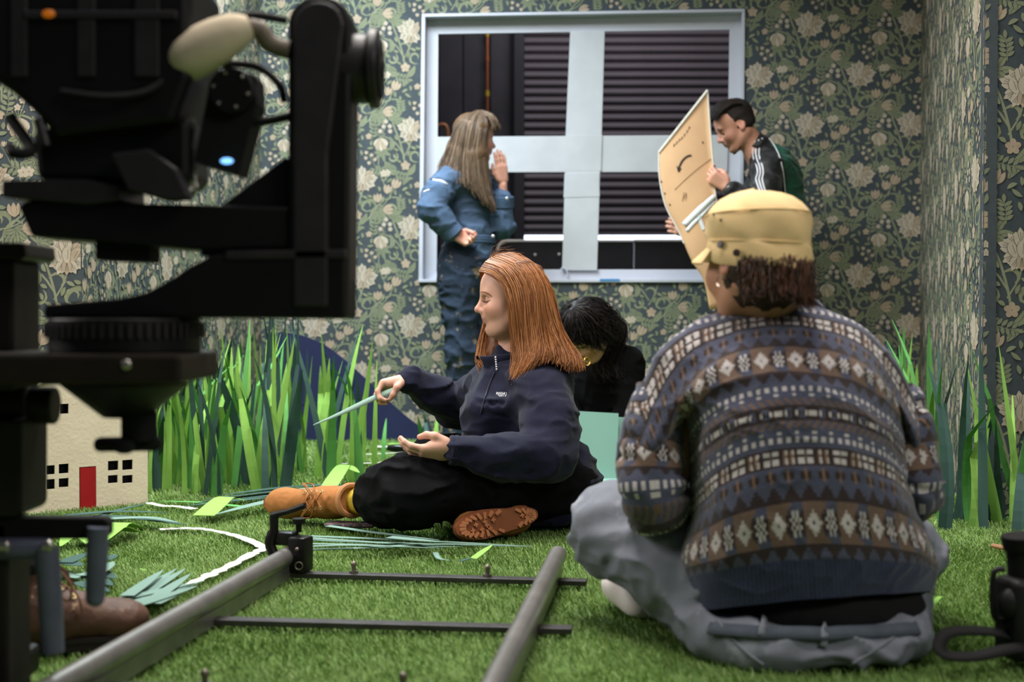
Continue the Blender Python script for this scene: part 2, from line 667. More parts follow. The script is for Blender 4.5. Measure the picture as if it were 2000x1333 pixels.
# columbine
for a, l in ((150, 95), (118, 118), (88, 122), (58, 116), (28, 92)):
    p = [(-325, 85), pol(-325, 95, a, l * .6), pol(-325, 95, a * 0.7 + 27, l)]
    stroke(4, p, 54, 5, 'petal', False)
    stroke(3 if a in (118, 58) else 2, p, 47, 6, 'petal')
for a in (-130, -110, -90, -70, -50):
    stroke(1, [(-325, 85), pol(-325, 85, a, 62)], 5, 3, 'flat')
    stroke(2, [pol(-325, 85, a, 58), pol(-325, 85, a, 70)], 12, 3)
# tulips
tulip(165, 245, -95, 100); tulip(255, 150, -75, 100); tulip(335, 95, -65, 110); tulip(215, 325, -5, 115)
# five-petalled flowers
five(-60, 375, 52, 3); five(-295, 455, 40); five(265, -70, 38)
five(-455, 60, 34, 3)
for x, y in ((-270, -95), (-295, -42), (-228, -45), (-330, 5), (-225, 8)):
    five(x, y, 25)
for x, y in ((35, -285), (92, -258), (30, -228), (128, -212), (65, -175)):
    tulip(x, y + 18, -80, 42, 2)
# peony: toothed petals
def petal(x, y, a, l, w, m):
    for o, f in ((-.9, .86), (.9, .86), (0, 1.0)):
        aa = a + o * w * .42
        p = [pol(x, y, a, 6), pol(x, y, a + o * w * .30, l * .5), pol(x, y, aa, l * f)]
        stroke(4, p, l * .44, 6, 'leaf', False)
    for o, f in ((-.9, .86), (.9, .86), (0, 1.0)):
        aa = a + o * w * .42
        p = [pol(x, y, a, 6), pol(x, y, a + o * w * .30, l * .5), pol(x, y, aa, l * f)]
        stroke(m, p, l * .38, 7, 'leaf')
    for o in (-.6, 0, .6):
        stroke(4, [pol(x, y, a + o * w * .2, l * .35), pol(x, y, a + o * w * .36, l * .8)], 3.5, 3, 'flat', False)
for a, l, w, m in ((-38, 150, 36, 3), (-160, 160, 34, 2), (-128, 145, 34, 2), (-8, 165, 30, 2), (28, 150, 34, 2), (150, 140, 34, 2), (118, 140, 32, 2), (62, 135, 34, 2), (90, 128, 30, 3), (-95, 150, 40, 2)):
    petal(0, 0, a, l, w, m)
for x, y, a, l in ((-34, 34, -110, 100), (40, 30, -62, 100), (4, 40, -86, 112)):
    p = [(x, y), pol(x, y, a - 12, l * .5), pol(x, y, a, l)]
    stroke(4, p, 66, 6, 'petal', False)
    stroke(3 if a == -62 else 2, p, 58, 6, 'petal')
    stroke(4, [pol(x, y, a, 20), pol(x, y, a, l * .8)], 3.5, 3, 'flat', False)
# fill what is still bare with small leaves
_r = random.Random(11)
def _bare(x, y, r):
    for ox, oy in ((0, 0), (1040, 0), (-1040, 0), (-520, 520), (520, 520), (-520, -520), (520, -520), (0, 1040), (0, -1040)):
        for a, b, c in OCC:
            dx, dy = a + ox - x, b + oy - y
            if abs(dx) < 120 and abs(dy) < 120 and dx * dx + dy * dy < (r + c) ** 2:
                return False
    return True
for _ in range(1100):
    x, y, a = _r.uniform(-520, 520), _r.uniform(-260, 260), _r.uniform(0, 360)
    L = _r.uniform(55, 85)
    if all(_bare(*pol(x, y, a, L * f), 9) for f in (0.2, 0.55, 0.9)):
        leaf(x, y, a, L, 28, _r.choice((0, 0, 1)), _r.uniform(-30, 30))

def wall_pattern():
    """the whole pattern laid out over the run of walls, sorted by wall"""
    out = {i: ([], [], []) for i in range(7)}
    cnt = [0] * 7
    sc = 0.0005
    z0, z1 = 0.0, WALL_H
    u_lo, u_hi = CUM[0], CUM[-1]
    jy = 0
    wt, wb = wall_uz(826, 30), wall_uz(824, 546)
    wr = wall_uz(1449, 22)
    hole = (CUM[3] + wb[0], CUM[3] + wr[0], wb[1], wt[1])
    shift_u, shift_z = CUM[3] + wall_uz(1680, 146)[0], wall_uz(1680, 146)[1]
    npt = A([len(a) for _, a, _ in MOTIF])
    eid = np.repeat(np.arange(len(MOTIF)), npt * 2)
    MV = np.concatenate([np.stack([a, b], 1).reshape(-1, 2) for _, a, b in MOTIF])
    start = np.concatenate([[0], np.cumsum(npt * 2)])
    MQ, MM, ME = [], [], []
    for k, (mat, a, b) in enumerate(MOTIF):
        j = np.arange(len(a) - 1) * 2 + start[k]
        MQ.append(np.stack([j, j + 1, j + 3, j + 2], 1)); MM.append(np.full(len(a) - 1, mat)); ME.append(np.full(len(a) - 1, k))
    MQ, MM, ME = np.concatenate(MQ), np.concatenate(MM), np.concatenate(ME)
    off = 0.0003 + eid * 0.000005
    PA, TA, NA = A(PATH[:7]), A(SEGT), A(SEGNRM)
    red = lambda f, x: f.reduceat(x, start[:-1])
    for r in range(-12, 13):
        for c in range(-26, 27):
            ou = shift_u + (c * 1040 - (r % 2) * 520) * sc
            oz = shift_z - r * 520 * sc
            if ou < u_lo - .5 or ou > u_hi + .5 or oz < z0 - .4 or oz > z1 + .4: continue
            uu, zz = ou + MV[:, 0] * sc, oz - MV[:, 1] * sc
            umin, umax = red(np.minimum, uu), red(np.maximum, uu)
            u_all = uu
            zc = np.clip(zz, .004, WALL_H - .004)
            okz = red(np.maximum, zc) - red(np.minimum, zc) > .002
            for i in range(7):
                use = okz & (umin < CUM[i + 1] - .002) & (umax > CUM[i] + .002)
                if not use.any(): continue
                uu = np.clip(u_all, CUM[i] + .001, CUM[i + 1] - .001)
                if i == 3:
                    inh = (uu > hole[0]) & (uu < hole[1]) & (zc > hole[2]) & (zc < hole[3])
                    use &= ~(red(np.maximum, inh.astype(int)) > 0)
                vm = use[eid]
                if not vm.any(): continue
                xyz = np.concatenate([PA[i] + TA[i] * (uu - CUM[i])[:, None] + NA[i] * off[:, None], zc[:, None]], 1)
                ren = np.cumsum(vm) - 1 + cnt[i]
                fm = use[ME]
                V, Q, Mi = out[i]
                V.append(xyz[vm]); Q.append(ren[MQ[fm]]); Mi.append(MM[fm])
                cnt[i] += int(vm.sum())
    return out, hole

_pat, HOLE = wall_pattern()
for i, nm in enumerate(SEGN):
    b = B()
    t, nr, L = SEGT[i], SEGNRM[i], CUM[i + 1] - CUM[i]
    ang = Matrix.Rotation(math.atan2(t[1], t[0]), 3, 'Z')
    def slab(u0, u1, z0, z1):
        c = PATH[i] + t * (u0 + u1) / 2 - nr * 0.02
        b.box((c[0], c[1], (z0 + z1) / 2), (u1 - u0, 0.04, z1 - z0), ang)
    if i == 3:
        h = [HOLE[0] - CUM[3] - .004, HOLE[1] - CUM[3] + .004, HOLE[2] - .004, HOLE[3] + .004]
        slab(0, h[0], 0, WALL_H); slab(h[1], L, 0, WALL_H); slab(h[0], h[1], 0, h[2]); slab(h[0], h[1], h[3], WALL_H)
    else:
        slab(0, L, 0, WALL_H)
    w = b.put(nm, m_ground, smooth=False, kind='structure')
    V, Q, Mi = _pat[i]
    if V:
        put('wallpaper_print', mesh_np('wallpaper_print', np.concatenate(V), np.concatenate(Q), smooth=False, matidx=np.concatenate(Mi)), WP, w, kind='stuff')
del _pat

# ---- floor
m_conc = M('studio_concrete', (62, 62, 64), 0.8, var=0.2, vscale=3)
m_turfbase = M('turf_backing', (84, 110, 52), 0.95, var=0.2, vscale=30)
b = B(); b.box((0, 8.5, -0.055), (14, 18, 0.09)); b.put('floor', m_conc, smooth=False, kind='structure')
b = B(); b.prism([(-3.4, -.3, -.008), (3.3, -.3, -.008), (3.3, 4.14, -.008), (1.49, 4.24, -.008), (1.55, 4.6, -.008), (2.09, 6.86, -.008), (-1.34, 7.14, -.008), (-1.49, 5.1, -.008), (-1.49, 4.63, -.008), (-3.4, 4.54, -.008)], (0, 0, 0.007))
b.put('floor_turf_mat', m_turfbase, smooth=False, kind='structure')

def turf():
    xs, ys, wd = [], [], []
    def fill(y0, y1, dens, w, margin=0.35):
        half = lambda y: 0.40 * y + margin
        area = (half(y0) + half(y1)) * (y1 - y0)
        n = int(area * dens)
        y = nrng.uniform(y0, y1, n)
        x = nrng.uniform(-1, 1, n) * half(y)
        xs.append(x); ys.append(y); wd.append(np.full(n, w))
    fill(1.7, 2.5, 22000, 0.0026, 0.15)
    fill(2.5, 3.4, 32000, 0.0025, 0.2)
    fill(3.4, 4.6, 27000, 0.0028, 0.25)
    fill(4.6, 5.8, 12000, 0.0039)
    fill(5.8, 7.1, 6500, 0.0046)
    x, y, w = np.concatenate(xs), np.concatenate(ys), np.concatenate(wd)
    xl = np.where(y < 4.5, -3.3, np.interp(y, [4.64, 5.1, 7.15], [-1.49, -1.49, -1.33]))
    xr = np.where(y < 4.2, 3.2, np.interp(y, [4.25, 4.6, 6.87], [1.49, 1.55, 2.09]))
    ok = (x > xl) & (x < xr) & (y < 7.14 - (x + 1.348) * 0.081 - .01)
    x, y, w = x[ok], y[ok], w[ok]
    n = len(x)
    az = nrng.uniform(0, 2 * np.pi, n)
    # the pile lies in patches
    lie = vnoise(np.stack([x * 4, y * 4, x * 0], 1)) * 2.5 + 2 + nrng.normal(0, 1.1, n)
    lean = np.clip(nrng.normal(0.85, .3, n), 0.05, 1.4)
    ln = nrng.uniform(0.011, 0.019, n)
    p0 = np.stack([x, y, np.full(n, -0.002)], 1)
    side = np.stack([np.cos(az), np.sin(az), az * 0], 1) * (w / 2)[:, None]
    dr = np.stack([np.cos(lie), np.sin(lie)], 1)
    def at(f, bend):
        a = lean * bend
        return p0 + np.stack([dr[:, 0] * np.sin(a), dr[:, 1] * np.sin(a), np.cos(a)], 1) * (ln * f)[:, None]
    p2 = at(1.0, .8)
    v = np.stack([p0 - side, p0 + side, p2 + side * .5, p2 - side * .5], 1).reshape(-1, 3)
    o = np.arange(n)[:, None] * 4
    me = mesh_np('turf_pile', v, o + A([[0, 1, 2, 3]]), None, smooth=False)
    pal = A([lin(c) for c in ((118, 148, 74), (136, 162, 96), (102, 134, 64), (152, 172, 116), (110, 146, 82))])
    k = nrng.choice(5, n, p=[.34, .24, .2, .08, .14])
    c = pal[k] * (0.93 + 0.14 * vnoise(np.stack([x * 6, y * 6, x * 0 + 3], 1)))[:, None]
    paint(me, 'tint', np.repeat(c, 4, axis=0))
    put('turf_pile', me, M('turf_pile', (95, 125, 55), 0.6, attr='tint', spec=0.25), kind='stuff', label='short green artificial turf pile covering the set floor', cat='grass')
turf()

# ---- window in the back wall
m_white = M('window_white_paint', (184, 187, 198), 0.55, var=0.03, vscale=6, bump=0.05, bscale=60)
m_card_white = M('white_taped_card', (180, 183, 188), 0.6, var=0.05, vscale=9, bump=0.08, bscale=40)
win = thing('window_1', 'white framed window hole with thick taped white cross bars', None, back(wall_uz(1137, 548)[0], wall_uz(1137, 548)[1]), kind='structure')
win['label'] = 'white framed window opening with wide taped cross bars'
def wall_piece(name, px4, off0, off1, mat, parent):
    b = B()
    b.prism([back(*wall_uz(*p), off0) for p in px4], tuple(np.append(SEGNRM[3], 0) * (off1 - off0)))
    o = b.put(name, mat, parent, smooth=False)
    md = o.modifiers.new('bevel', 'BEVEL'); md.width = 0.002; md.segments = 2
    return o
TL, TR, BR, BL = (826, 30), (1453, 20), (1447, 548), (820, 548)
tl, tr, br, bl = (853, 62), (1427, 53), (1420, 526), (850, 526)
wall_piece('frame_top', ((822, 26), (1457, 16), (1427, 53), (853, 62)), -.075, -.060, m_white, win)
wall_piece('frame_bottom', ((816, 552), (1451, 552), (1420, 526), (850, 526)), -.075, -.060, m_white, win)
wall_piece('frame_side', ((822, 26), (853, 62), (850, 526), (816, 552)), -.075, -.060, m_white, win)
wall_piece('frame_side', ((1457, 16), (1427, 53), (1420, 526), (1451, 552)), -.075, -.060, m_white, win)
wall_piece('reveal_top', ((824, 28), (1455, 18), (1454, 24), (825, 34)), -.060, .012, m_white, win)
wall_piece('reveal_sill', ((818, 546), (1450, 546), (1449, 552), (818, 552)), -.060, .014, m_white, win)
wall_piece('reveal_side', ((824, 28), (831, 28), (826, 550), (818, 550)), -.060, .010, m_white, win)
wall_piece('reveal_side', ((1455, 18), (1449, 18), (1443, 550), (1450, 550)), -.060, .010, m_white, win)
wall_piece('cross_bar', ((851, 265), (1424, 261), (1422, 334), (851, 335)), -.058, -.050, m_card_white, win)
wall_piece('upright_bar', ((1113, 58), (1181, 57), (1175, 264), (1104, 266)), -.054, -.046, m_card_white, win)
wall_piece('upright_bar', ((1103, 333), (1172, 332), (1166, 528), (1097, 528)), -.052, -.044, m_card_white, win)
wall_piece('card_patch', ((1100, 385), (1171, 383), (1170, 336), (1102, 337)), -.044, -.042, m_card_white, win)
wall_piece('card_patch', ((1104, 262), (1176, 261), (1174, 332), (1103, 333)), -.046, -.044, m_card_white, win)
wall_piece('masking_tape', ((1172, 545), (1210, 545), (1211, 550), (1171, 550)), .014, .016, M('blue_tape', (70, 130, 180), 0.6), win)
b = B(); b.tube(catmull([back(*wall_uz(*p), -.04) for p in ((1094, 528), (1098, 523), (1104, 526), (1108, 534), (1106, 541))], 12), 0.004, 6)
b.put('tape_curl', m_white, win)

# ---- the studio behind the window
m_black = M('studio_black_paint', (40, 38, 42), 0.6, var=0.15, vscale=5)
m_shutter = M('roller_shutter_grey', (88, 80, 84), 0.5, var=0.10, vscale=4, stretch=(1, 1, 6))
m_dark = M('dark_boards', (30, 28, 30), 0.55, var=0.2, vscale=8)
YS = 9.5
b = B()
b.box((-2.2, YS + .12, 2.3), (4.56, .1, 4.6)); b.box((4.3, YS + .12, 2.3), (4.2, .1, 4.6)); b.box((1.1, YS + .12, 3.9), (2.4, .1, 1.4))
b.put('wall_studio', m_black, smooth=False, kind='structure')
for pxa, pxb in ((857, 903), (905, 948), (958, 996)):
    b = B(); p, q = P(pxa, 300, YS), P(pxb, 300, YS)
    b.box(((p[0] + q[0]) / 2, YS + .055, 2.0), (q[0] - p[0], .03, 4.0), bevel=.004)
    b.put('trim_1' if pxa == 857 else 'trim_2' if pxa == 905 else 'trim_3', M('black_wall_panel', (46, 43, 47), 0.5, var=0.2, vscale=6), smooth=False, kind='structure')
sh_z = P(1100, 453, YS)[2]
sh = thing('roller_shutter', 'dark grey corrugated roller shutter half raised behind the window', 'shutter', (1.0, YS, sh_z))
slat_h = 0.0603
b = B()
prof = [(0.0, 0.0), (-.012, .006), (-.020, .016), (-.022, .026), (-.018, .038), (-.008, .048), (-.002, .054), (0.004, slat_h), (.010, slat_h), (.012, .03), (.008, 0.0)]
x0, x1 = P(1022, 300, YS)[0], P(1022, 300, YS)[0] + 2.15
b.prism([(x0, y, z) for y, z in prof], (x1 - x0, 0, 0))
slat_me = b.mesh('slat', True, 50)
slat_me.materials.append(m_shutter)
for k in range(28):
    o = bpy.data.objects.new('slat', slat_me)
    COL.objects.link(o)
    o.parent = sh
    o.location = (-1.0, 0, k * slat_h)
b = B(); b.box((x0 - .03, YS - .03, 1.9), (.075, .10, 3.8), bevel=.006); b.put('guide_rail', m_black, sh, smooth=False)
b = B(); b.box((x1 + .03, YS - .03, 1.9), (.075, .10, 3.8), bevel=.006); b.put('guide_rail', m_black, sh, smooth=False)
b = B(); b.box(((x0 + x1) / 2, YS, sh_z - .012), (x1 - x0, .03, .025)); b.put('bottom_bar', m_shutter, sh, smooth=False)
# daylight yard seen through the gap below the shutter
b = B(); b.box((1.0, YS + 1.6, 1.3), (3.4, .05, 2.6))
b.put('wall_daylight_yard', M('overcast_daylight', (255, 255, 255), 0.9, emit=((225, 235, 255), 3.2)), smooth=False, kind='structure')
# copper pipe
m_cu = M('copper_pipe', (178, 104, 70), 0.35, metal=0.8)
pp = thing('copper_pipe', 'thin vertical copper pipe on the dark studio wall', 'pipe', (P(952, 200, YS - .02)[0], YS - .02, 0))
xx = P(952, 200, YS - .02)[0]
b = B(); b.cyl((xx, YS - .02, 0), (xx, YS - .02, 4.0), .011, seg=12); b.put('tube', m_cu, pp)
for py in (66, 183, 115):
    z = P(952, py, YS - .02)[2]
    b = B(); b.cyl((xx, YS - .02, z - .02), (xx, YS - .02, z + .02), .016, seg=12)
    b.put('joint', M('brass_yellow', (190, 160, 50), 0.4, metal=0.5) if py != 115 else m_cu, pp)
pts = catmull([P(853, 246, 9.1), P(864, 243, 9.1), P(872, 247, 9.1), P(875, 262, 9.1), P(875, 300, 9.1), P(875, 420, 9.1), P(875, 715 + 173 - 0, 9.1)], 20)
b = B(); b.tube(pts, .012, 8); b.put('bent_pipe', M('rubbed_copper', (150, 98, 62), 0.5, metal=0.4), label='bent copper pipe end rising behind the long haired woman', cat='pipe')
b = B(); b.tube([P(978, 880, 8.9), P(978, 458, 8.9), P(982, 452, 8.9), P(988, 452, 8.9)], .012, 8); b.put('bent_pipe', m_cu, label='short copper pipe hook above the black board edge', cat='pipe')
# black boards leaning behind the set
m_edge = M('worn_white_edge', (205, 200, 190), 0.7, var=0.1, vscale=30)
def dark_board(pxa, pxb, pyt, Y, label, screws, corner=False):
    p, q = P(pxa, pyt, Y), P(pxb, pyt, Y)
    t = thing('black_board', label, 'board', ((p[0] + q[0]) / 2, Y, 0), 'black boards behind the window')
    r = 0.06 if corner else 0.004
    out = [(p[0], 0), (q[0], 0), (q[0], p[2])] + [(p[0] + r - r * math.sin(a), p[2] - r + r * math.cos(a)) for a in np.linspace(0, math.pi / 2, 7)]
    b = B(); b.prism([(x, Y, z) for x, z in out], (0, .03, 0)); b.put('panel', m_dark, t, smooth=False)
    top = [(q[0], Y - .001, p[2])] + [(p[0] + r - r * math.sin(a), Y - .001, p[2] - r + r * math.cos(a)) for a in np.linspace(0, math.pi / 2, 7)]
    v, qd = ribbon(A(top) + A([0, 0.015, 0.002]), 0.034, 0.006, (0, 0, 1))
    b = B(); b.tube([A(x) + A([0, -.001, .0]) for x in top], .0085, 6); b.put('worn_edge', m_edge, t)
    for sx, sy in screws:
        c = P(sx, sy, Y)
        b = B(); b.ball((c[0], Y - .002, c[2]), .009, (1, .5, 1)); b.put('screw_head', m_edge, t)
dark_board(972, 1238, 471, 8.35, 'black board with rounded white corner beside the denim overall', ((1045, 498), (1092, 497)), True)
dark_board(1239, 1470, 470, 8.33, 'plain black board behind the lower right window pane', ((1368, 500),))
# ------------------------------------------------------------------ paper grass blades
GREENS = {
    'light': M('paper_light_green', (132, 178, 84), 0.75, var=0.05, vscale=8, spec=0.2),
    'mid': M('paper_mid_green', (92, 154, 82), 0.75, var=0.05, vscale=8, spec=0.2),
    'dark': M('paper_dark_green', (58, 86, 80), 0.75, var=0.06, vscale=8, spec=0.2),
    'grey': M('paper_grey_green', (112, 140, 130), 0.75, var=0.05, vscale=8, spec=0.2),
}
def blade_mesh(seed, w, bend, twist, kink, n=11):
    """unit-high folded paper blade standing at the origin, leaning in +x"""
    r = random.Random(seed)
    v, q = [], []
    th = 0.0011
    side0 = r.uniform(-.25, .25)
    for i in range(n):
        s = i / (n - 1)
        x = bend * s ** 2.2 + (kink * max(0, s - .7) * 1.6 if kink else 0)
        z = s - 0.25 * abs(bend) * s ** 3
        ww = w * (1 - s ** 2.8) * 0.97 + 0.0006
        a = twist * s + side0
        ca, sa = math.cos(a), math.sin(a)
        fold = ww * 0.16
        for f in (0, 1):
            for o, d in ((-ww / 2, fold), (0, 0), (ww / 2, fold)):
                dy = d + f * th
                v.append((x + o * ca * .25 - dy * sa, o * sa + o * ca + dy * ca, z))
    for i in range(n - 1):
        a, b = i * 6, i * 6 + 6
        q += [(a, a + 1, b + 1, b), (a + 1, a + 2, b + 2, b + 1), (a + 4, a + 3, b + 3, b + 4), (a + 5, a + 4, b + 4, b + 5),
              (a + 3, a, b, b + 3), (a + 2, a + 5, b + 5, b + 2)]
    e = (n - 1) * 6
    q += [(1, 0, 3, 4), (2, 1, 4, 5), (e, e + 1, e + 4, e + 3), (e + 1, e + 2, e + 5, e + 4)]
    return mesh_np('paper_grass_blade', v, q, smooth=False)
BLADES = {c: [] for c in ('light', 'mid', 'dark')}
_r = random.Random(5)
for c in BLADES:
    for k in range(10):
        me = blade_mesh(k * 7 + len(c), _r.uniform(.020, .038), _r.choice((-1, 1)) * _r.uniform(.0, .20), _r.uniform(-.5, .5), _r.choice((0, 0, 0, .25, -.2)))
        me.materials.append(GREENS[c])
        BLADES[c].append(me)
def blade(c, x, y, h, rz, lean, leandir, label, group, k=None, wide=1.0):
    me = BLADES[c][_r.randrange(10) if k is None else k]
    o = bpy.data.objects.new('paper_grass_blade', me)
    COL.objects.link(o)
    o.location = (x, y, 0.0)
    # faces of the strips look roughly at the camera, the foot stays on the floor
    q = Matrix.Rotation(lean, 4, 'Y') @ Matrix.Rotation(rz, 4, 'Z')
    o.rotation_euler = q.to_euler()
    o.scale = (wide, wide, h)
    tag(o, label, 'paper blade', group)
    return o
NAMEC = {'light': 'light green', 'mid': 'mid green', 'dark': 'dark green'}
def lab(c, where): return f'{NAMEC[c]} cut paper grass blade {where}'
def told(c, h, hs, lean, row, where):
    """size, shade, tilt, row and place of a blade in words"""
    size = 'short' if h < hs[0] else 'tall' if h > hs[1] else 'middling'
    tilt = 'upright' if abs(lean) < .05 else 'left-leaning' if lean < 0 else 'right-leaning'
    return f'{size} {tilt} {NAMEC[c]} paper blade, {row} row, {where}'
for k in range(165):
    t = _r.random()
    px = 296 + 410 * t ** 1.3 + _r.uniform(-6, 6)
    py = _r.uniform(905, 972) if px < 560 else _r.uniform(890, 950)
    g = G(px, py)
    g[0] = max(g[0], -1.33)
    top = np.interp(px, [290, 340, 420, 520, 650, 690, 720], [.44, .50, .62, .65, .64, .55, .38])
    h = top * _r.uniform(.62, 1.08)
    c = _r.choices(('light', 'mid', 'dark'), (.46, .22, .32))[0]
    lean = _r.gauss(0, .12)
    zone = 'touching the toy house' if px < 330 else 'near the toy house' if px < 420 else 'mid left clump' if px < 540 else 'before the navy hill' if px < 640 else 'right end of left clump'
    row = 'front' if py > 945 else 'middle' if py > 918 else 'rear'
    blade(c, g[0], g[1], h, _r.uniform(-.5, .5) + 1.57 * _r.choice((1, -1)), lean, 1.57, told(c, h, (.42, .54), lean, row, zone), 'paper blades in the left clump')
# blades that stand apart
for c, px, py, ty, lean, lb in (
        ('light', 733, 943, 700, .01, 'standing alone and tall right of the left clump'),
        ('dark', 706, 935, 718, -.03, 'just left of the tall lone blade'),
        ('mid', 750, 900, 818, .03, 'small and alone left of the resting hand'),
        ('mid', 832, 886, 806, -.16, 'leaning just above the resting open hand'),
        ('light', 852, 888, 812, .02, 'upright between the seated woman and the navy hill'),
        ('dark', 842, 884, 800, -.2, 'leaning behind the resting open hand')):
    g = G(px, py)
    ppm = FPX / g[1]
    blade(c, g[0], g[1], (py - ty) / ppm, 1.57, lean, 1.57, lab(c, lb), None)
# right clump, before the front right wall
for k in range(30):
    px = 1838 + 8 * k + _r.uniform(-6, 6)
    py = _r.choice((1002, 1018, 1036)) + _r.uniform(-6, 6)
    g = G(px, py)
    if g[1] > 4.15: g[1] = 4.15 - _r.random() * .06
    h = _r.uniform(.30, .60)
    c = _r.choices(('light', 'mid', 'dark'), (.56, .28, .16))[0]
    lean = _r.gauss(0, .11)
    zone = 'by the sweater sleeve' if px < 1880 else 'at the wall corner' if px < 1930 else 'at the right picture edge' if px < 2000 else 'past the right edge'
    blade(c, g[0], g[1], h, _r.uniform(-.4, .4) + 1.57 * _r.choice((1, -1)), lean, 1.57, told(c, h, (.4, .5), lean, 'front' if py > 1028 else 'middle' if py > 1010 else 'rear', zone), 'paper blades in the right clump', None, 1.0)
for k in range(18):
    px, Y = 1745 + 6 * k, _r.uniform(4.6, 6.2)
    x = (px - 1000) * Y / FPX
    x = min(x, 1.46 + max(0, (Y - 4.4)) * .22)
    h = _r.uniform(.42, .66)
    lean = _r.gauss(0, .09)
    c = _r.choices(('light', 'mid', 'dark'), (.2, .35, .45))[0]
    blade(c, x, Y, h, 1.57, lean, 1.57, told(c, h, (.5, .58), lean, 'rear' if Y > 5.6 else 'middle' if Y > 5.1 else 'front', 'along the receding right wall'), 'paper blades along the right wall')
for k in range(3):
    Y = 6.3 + .1 * k
    blade('mid', (1640 + 12 * k - 1000) * Y / FPX, Y, (.66, .52, .58)[k], 1.57, (.02, -.1, .12)[k], 1.57, f'{("tallest", "shortest", "right-leaning")[k]} mid green paper blade at the back wall beyond the yellow cap', 'paper blades at the back wall')

# ------------------------------------------------------------------ floor scraps, strips and white line
ZT = 0.017
m_tornwhite = M('torn_white_paper', (226, 224, 220), 0.8, var=0.05, vscale=20)
def strip(name, pxs, w, mat, label, cat, group=None, z=ZT, taper=True, lift=None, n=14, rag=0.0):
    pts = A([G(x, y, z) for x, y in pxs])
    if len(pts) > 2: pts = catmull(pts, n)
    else: pts = np.linspace(pts[0], pts[1], n)
    s = np.linspace(0, 1, len(pts))
    if lift is not None: pts[:, 2] += np.interp(s, np.linspace(0, 1, len(lift)), lift)
    ws = np.full(len(pts), w)
    if taper: ws = w * (1 - s ** 3 * .93)
    if rag: ws = ws * A([1 + _r.uniform(-rag, rag) for _ in s])
    v, q = ribbon(pts, ws, 0.0012)
    return put(name, mesh_np(name, v, q, smooth=False), mat, label=label, cat=cat, group=group)
strip('white_line', ((312, 1035), (352, 1033), (392, 1034), (430, 1040), (472, 1051), (512, 1070), (488, 1085), (447, 1107), (410, 1124), (362, 1146)), .026, m_tornwhite, 'ragged white torn paper line curving across the turf by the rail', 'paper line', taper=False, n=60, rag=.42)
strip('white_line', ((290, 983), (318, 989), (345, 990), (380, 995)), .026, m_tornwhite, 'short white torn paper line at the foot of the toy house', 'paper line', taper=False, n=16, rag=.3)
strip('white_line', ((640, 907), (700, 906), (760, 904), (835, 903)), .014, m_tornwhite, 'thin white line on the turf beyond the left clump, nearer one', 'paper line', taper=False, n=20, rag=.2)
strip('white_line', ((690, 889), (740, 887), (785, 885), (820, 887)), .012, m_tornwhite, 'thin white line on the turf beyond the left clump, farther one', 'paper line', taper=False, n=20, rag=.2)
strip('paper_sheet', ((728, 873), (765, 873)), .05, m_tornwhite, 'small white paper piece by the black handled tool', 'paper', taper=False, n=4)
gp = GREENS
def cut(c, a, b, w, label, group, z=ZT, lift=None, mid=None):
    pts = (a, b) if mid is None else (a, mid, b)
    return strip('paper_strip', pts, w, gp[c], label, 'paper strip', group, z, True, lift)
# pile of dark blades left of the boot
PG = 'cut blades heaped behind the tan boot'
for k, (c, a, b, w, z) in enumerate((
        ('dark', (640, 952), (392, 978), .05, .030), ('dark', (632, 958), (380, 984), .045, .022), ('dark', (655, 946), (430, 968), .04, .036),
        ('dark', (668, 962), (470, 975), .045, .030), ('dark', (560, 972), (360, 990), .04, .02), ('grey', (600, 966), (420, 1006), .05, .034),
        ('grey', (672, 955), (540, 960), .035, .05), ('dark', (700, 950), (600, 958), .035, .045), ('mid', (470, 990), (310, 980), .03, .018),
        ('mid', (640, 975), (560, 960), .05, .028), ('mid', (700, 968), (630, 962), .05, .034), ('light', (690, 978), (620, 972), .05, .03))):
    cut(c, a, b, w, f'{ {"dark":"dark green","grey":"grey green","mid":"mid green","light":"light green"}[c]} cut paper strip in the heap behind the tan boot', PG, z, mid=((a[0] + b[0]) / 2, (a[1] + b[1]) / 2 - 3))
cut('light', (398, 1008), (482, 985), .07, 'folded light green paper offcut before the toy house end', None, .03, (0, .03, .01), (440, 990))
cut('light', (640, 955), (702, 940), .06, 'crumpled pale green paper curl above the tan boot', None, .03, (.0, .05, .03), (672, 935))
# scraps by the rig stand
PS = 'cut blades lying before the toy house'
for c, a, m_, b, w, z in (('dark', (110, 1016), (230, 1010), (365, 1026), .05, .03), ('dark', (130, 1008), (220, 1000), (330, 1002), .04, .035),
                          ('dark', (180, 1012), (240, 995), (286, 985), .025, .03), ('grey', (210, 1014), (290, 1012), (350, 1022), .04, .04),
                          ('dark', (120, 1030), (190, 1022), (260, 1024), .05, .026)):
    cut(c, a, b, w, ('dark green' if c == 'dark' else 'grey green') + ' cut paper strip lying on the turf before the toy house', PS, z, mid=m_)
for k, (a, m_, b) in enumerate((((270, 1032), (235, 1042), (205, 1062)), ((190, 1060), (150, 1052), (118, 1068)), ((262, 1040), (225, 1050), (180, 1075)))):
    cut('light', a, b, .07, ('pale green paper offcut curling by the rig bracket', 'wide light green paper offcut behind the rig bracket', 'lower light green paper offcut by the rig bracket')[k], None, .022, (0.0, .03, .0), m_)
PD = 'dark green offcuts heaped by the brown boot'
for k in range(9):
    x, y = _r.uniform(105, 205), _r.uniform(1092, 1140)
    cut('dark' if k % 3 else 'grey', (x, y), (x + _r.uniform(25, 60), y + _r.uniform(-25, 20)), .045, ('dark green' if k % 3 else 'grey green') + ' paper offcut heaped by the brown boot', PD, .02 + k * .003)
PF = 'grey green strips fanned by the brown boot'
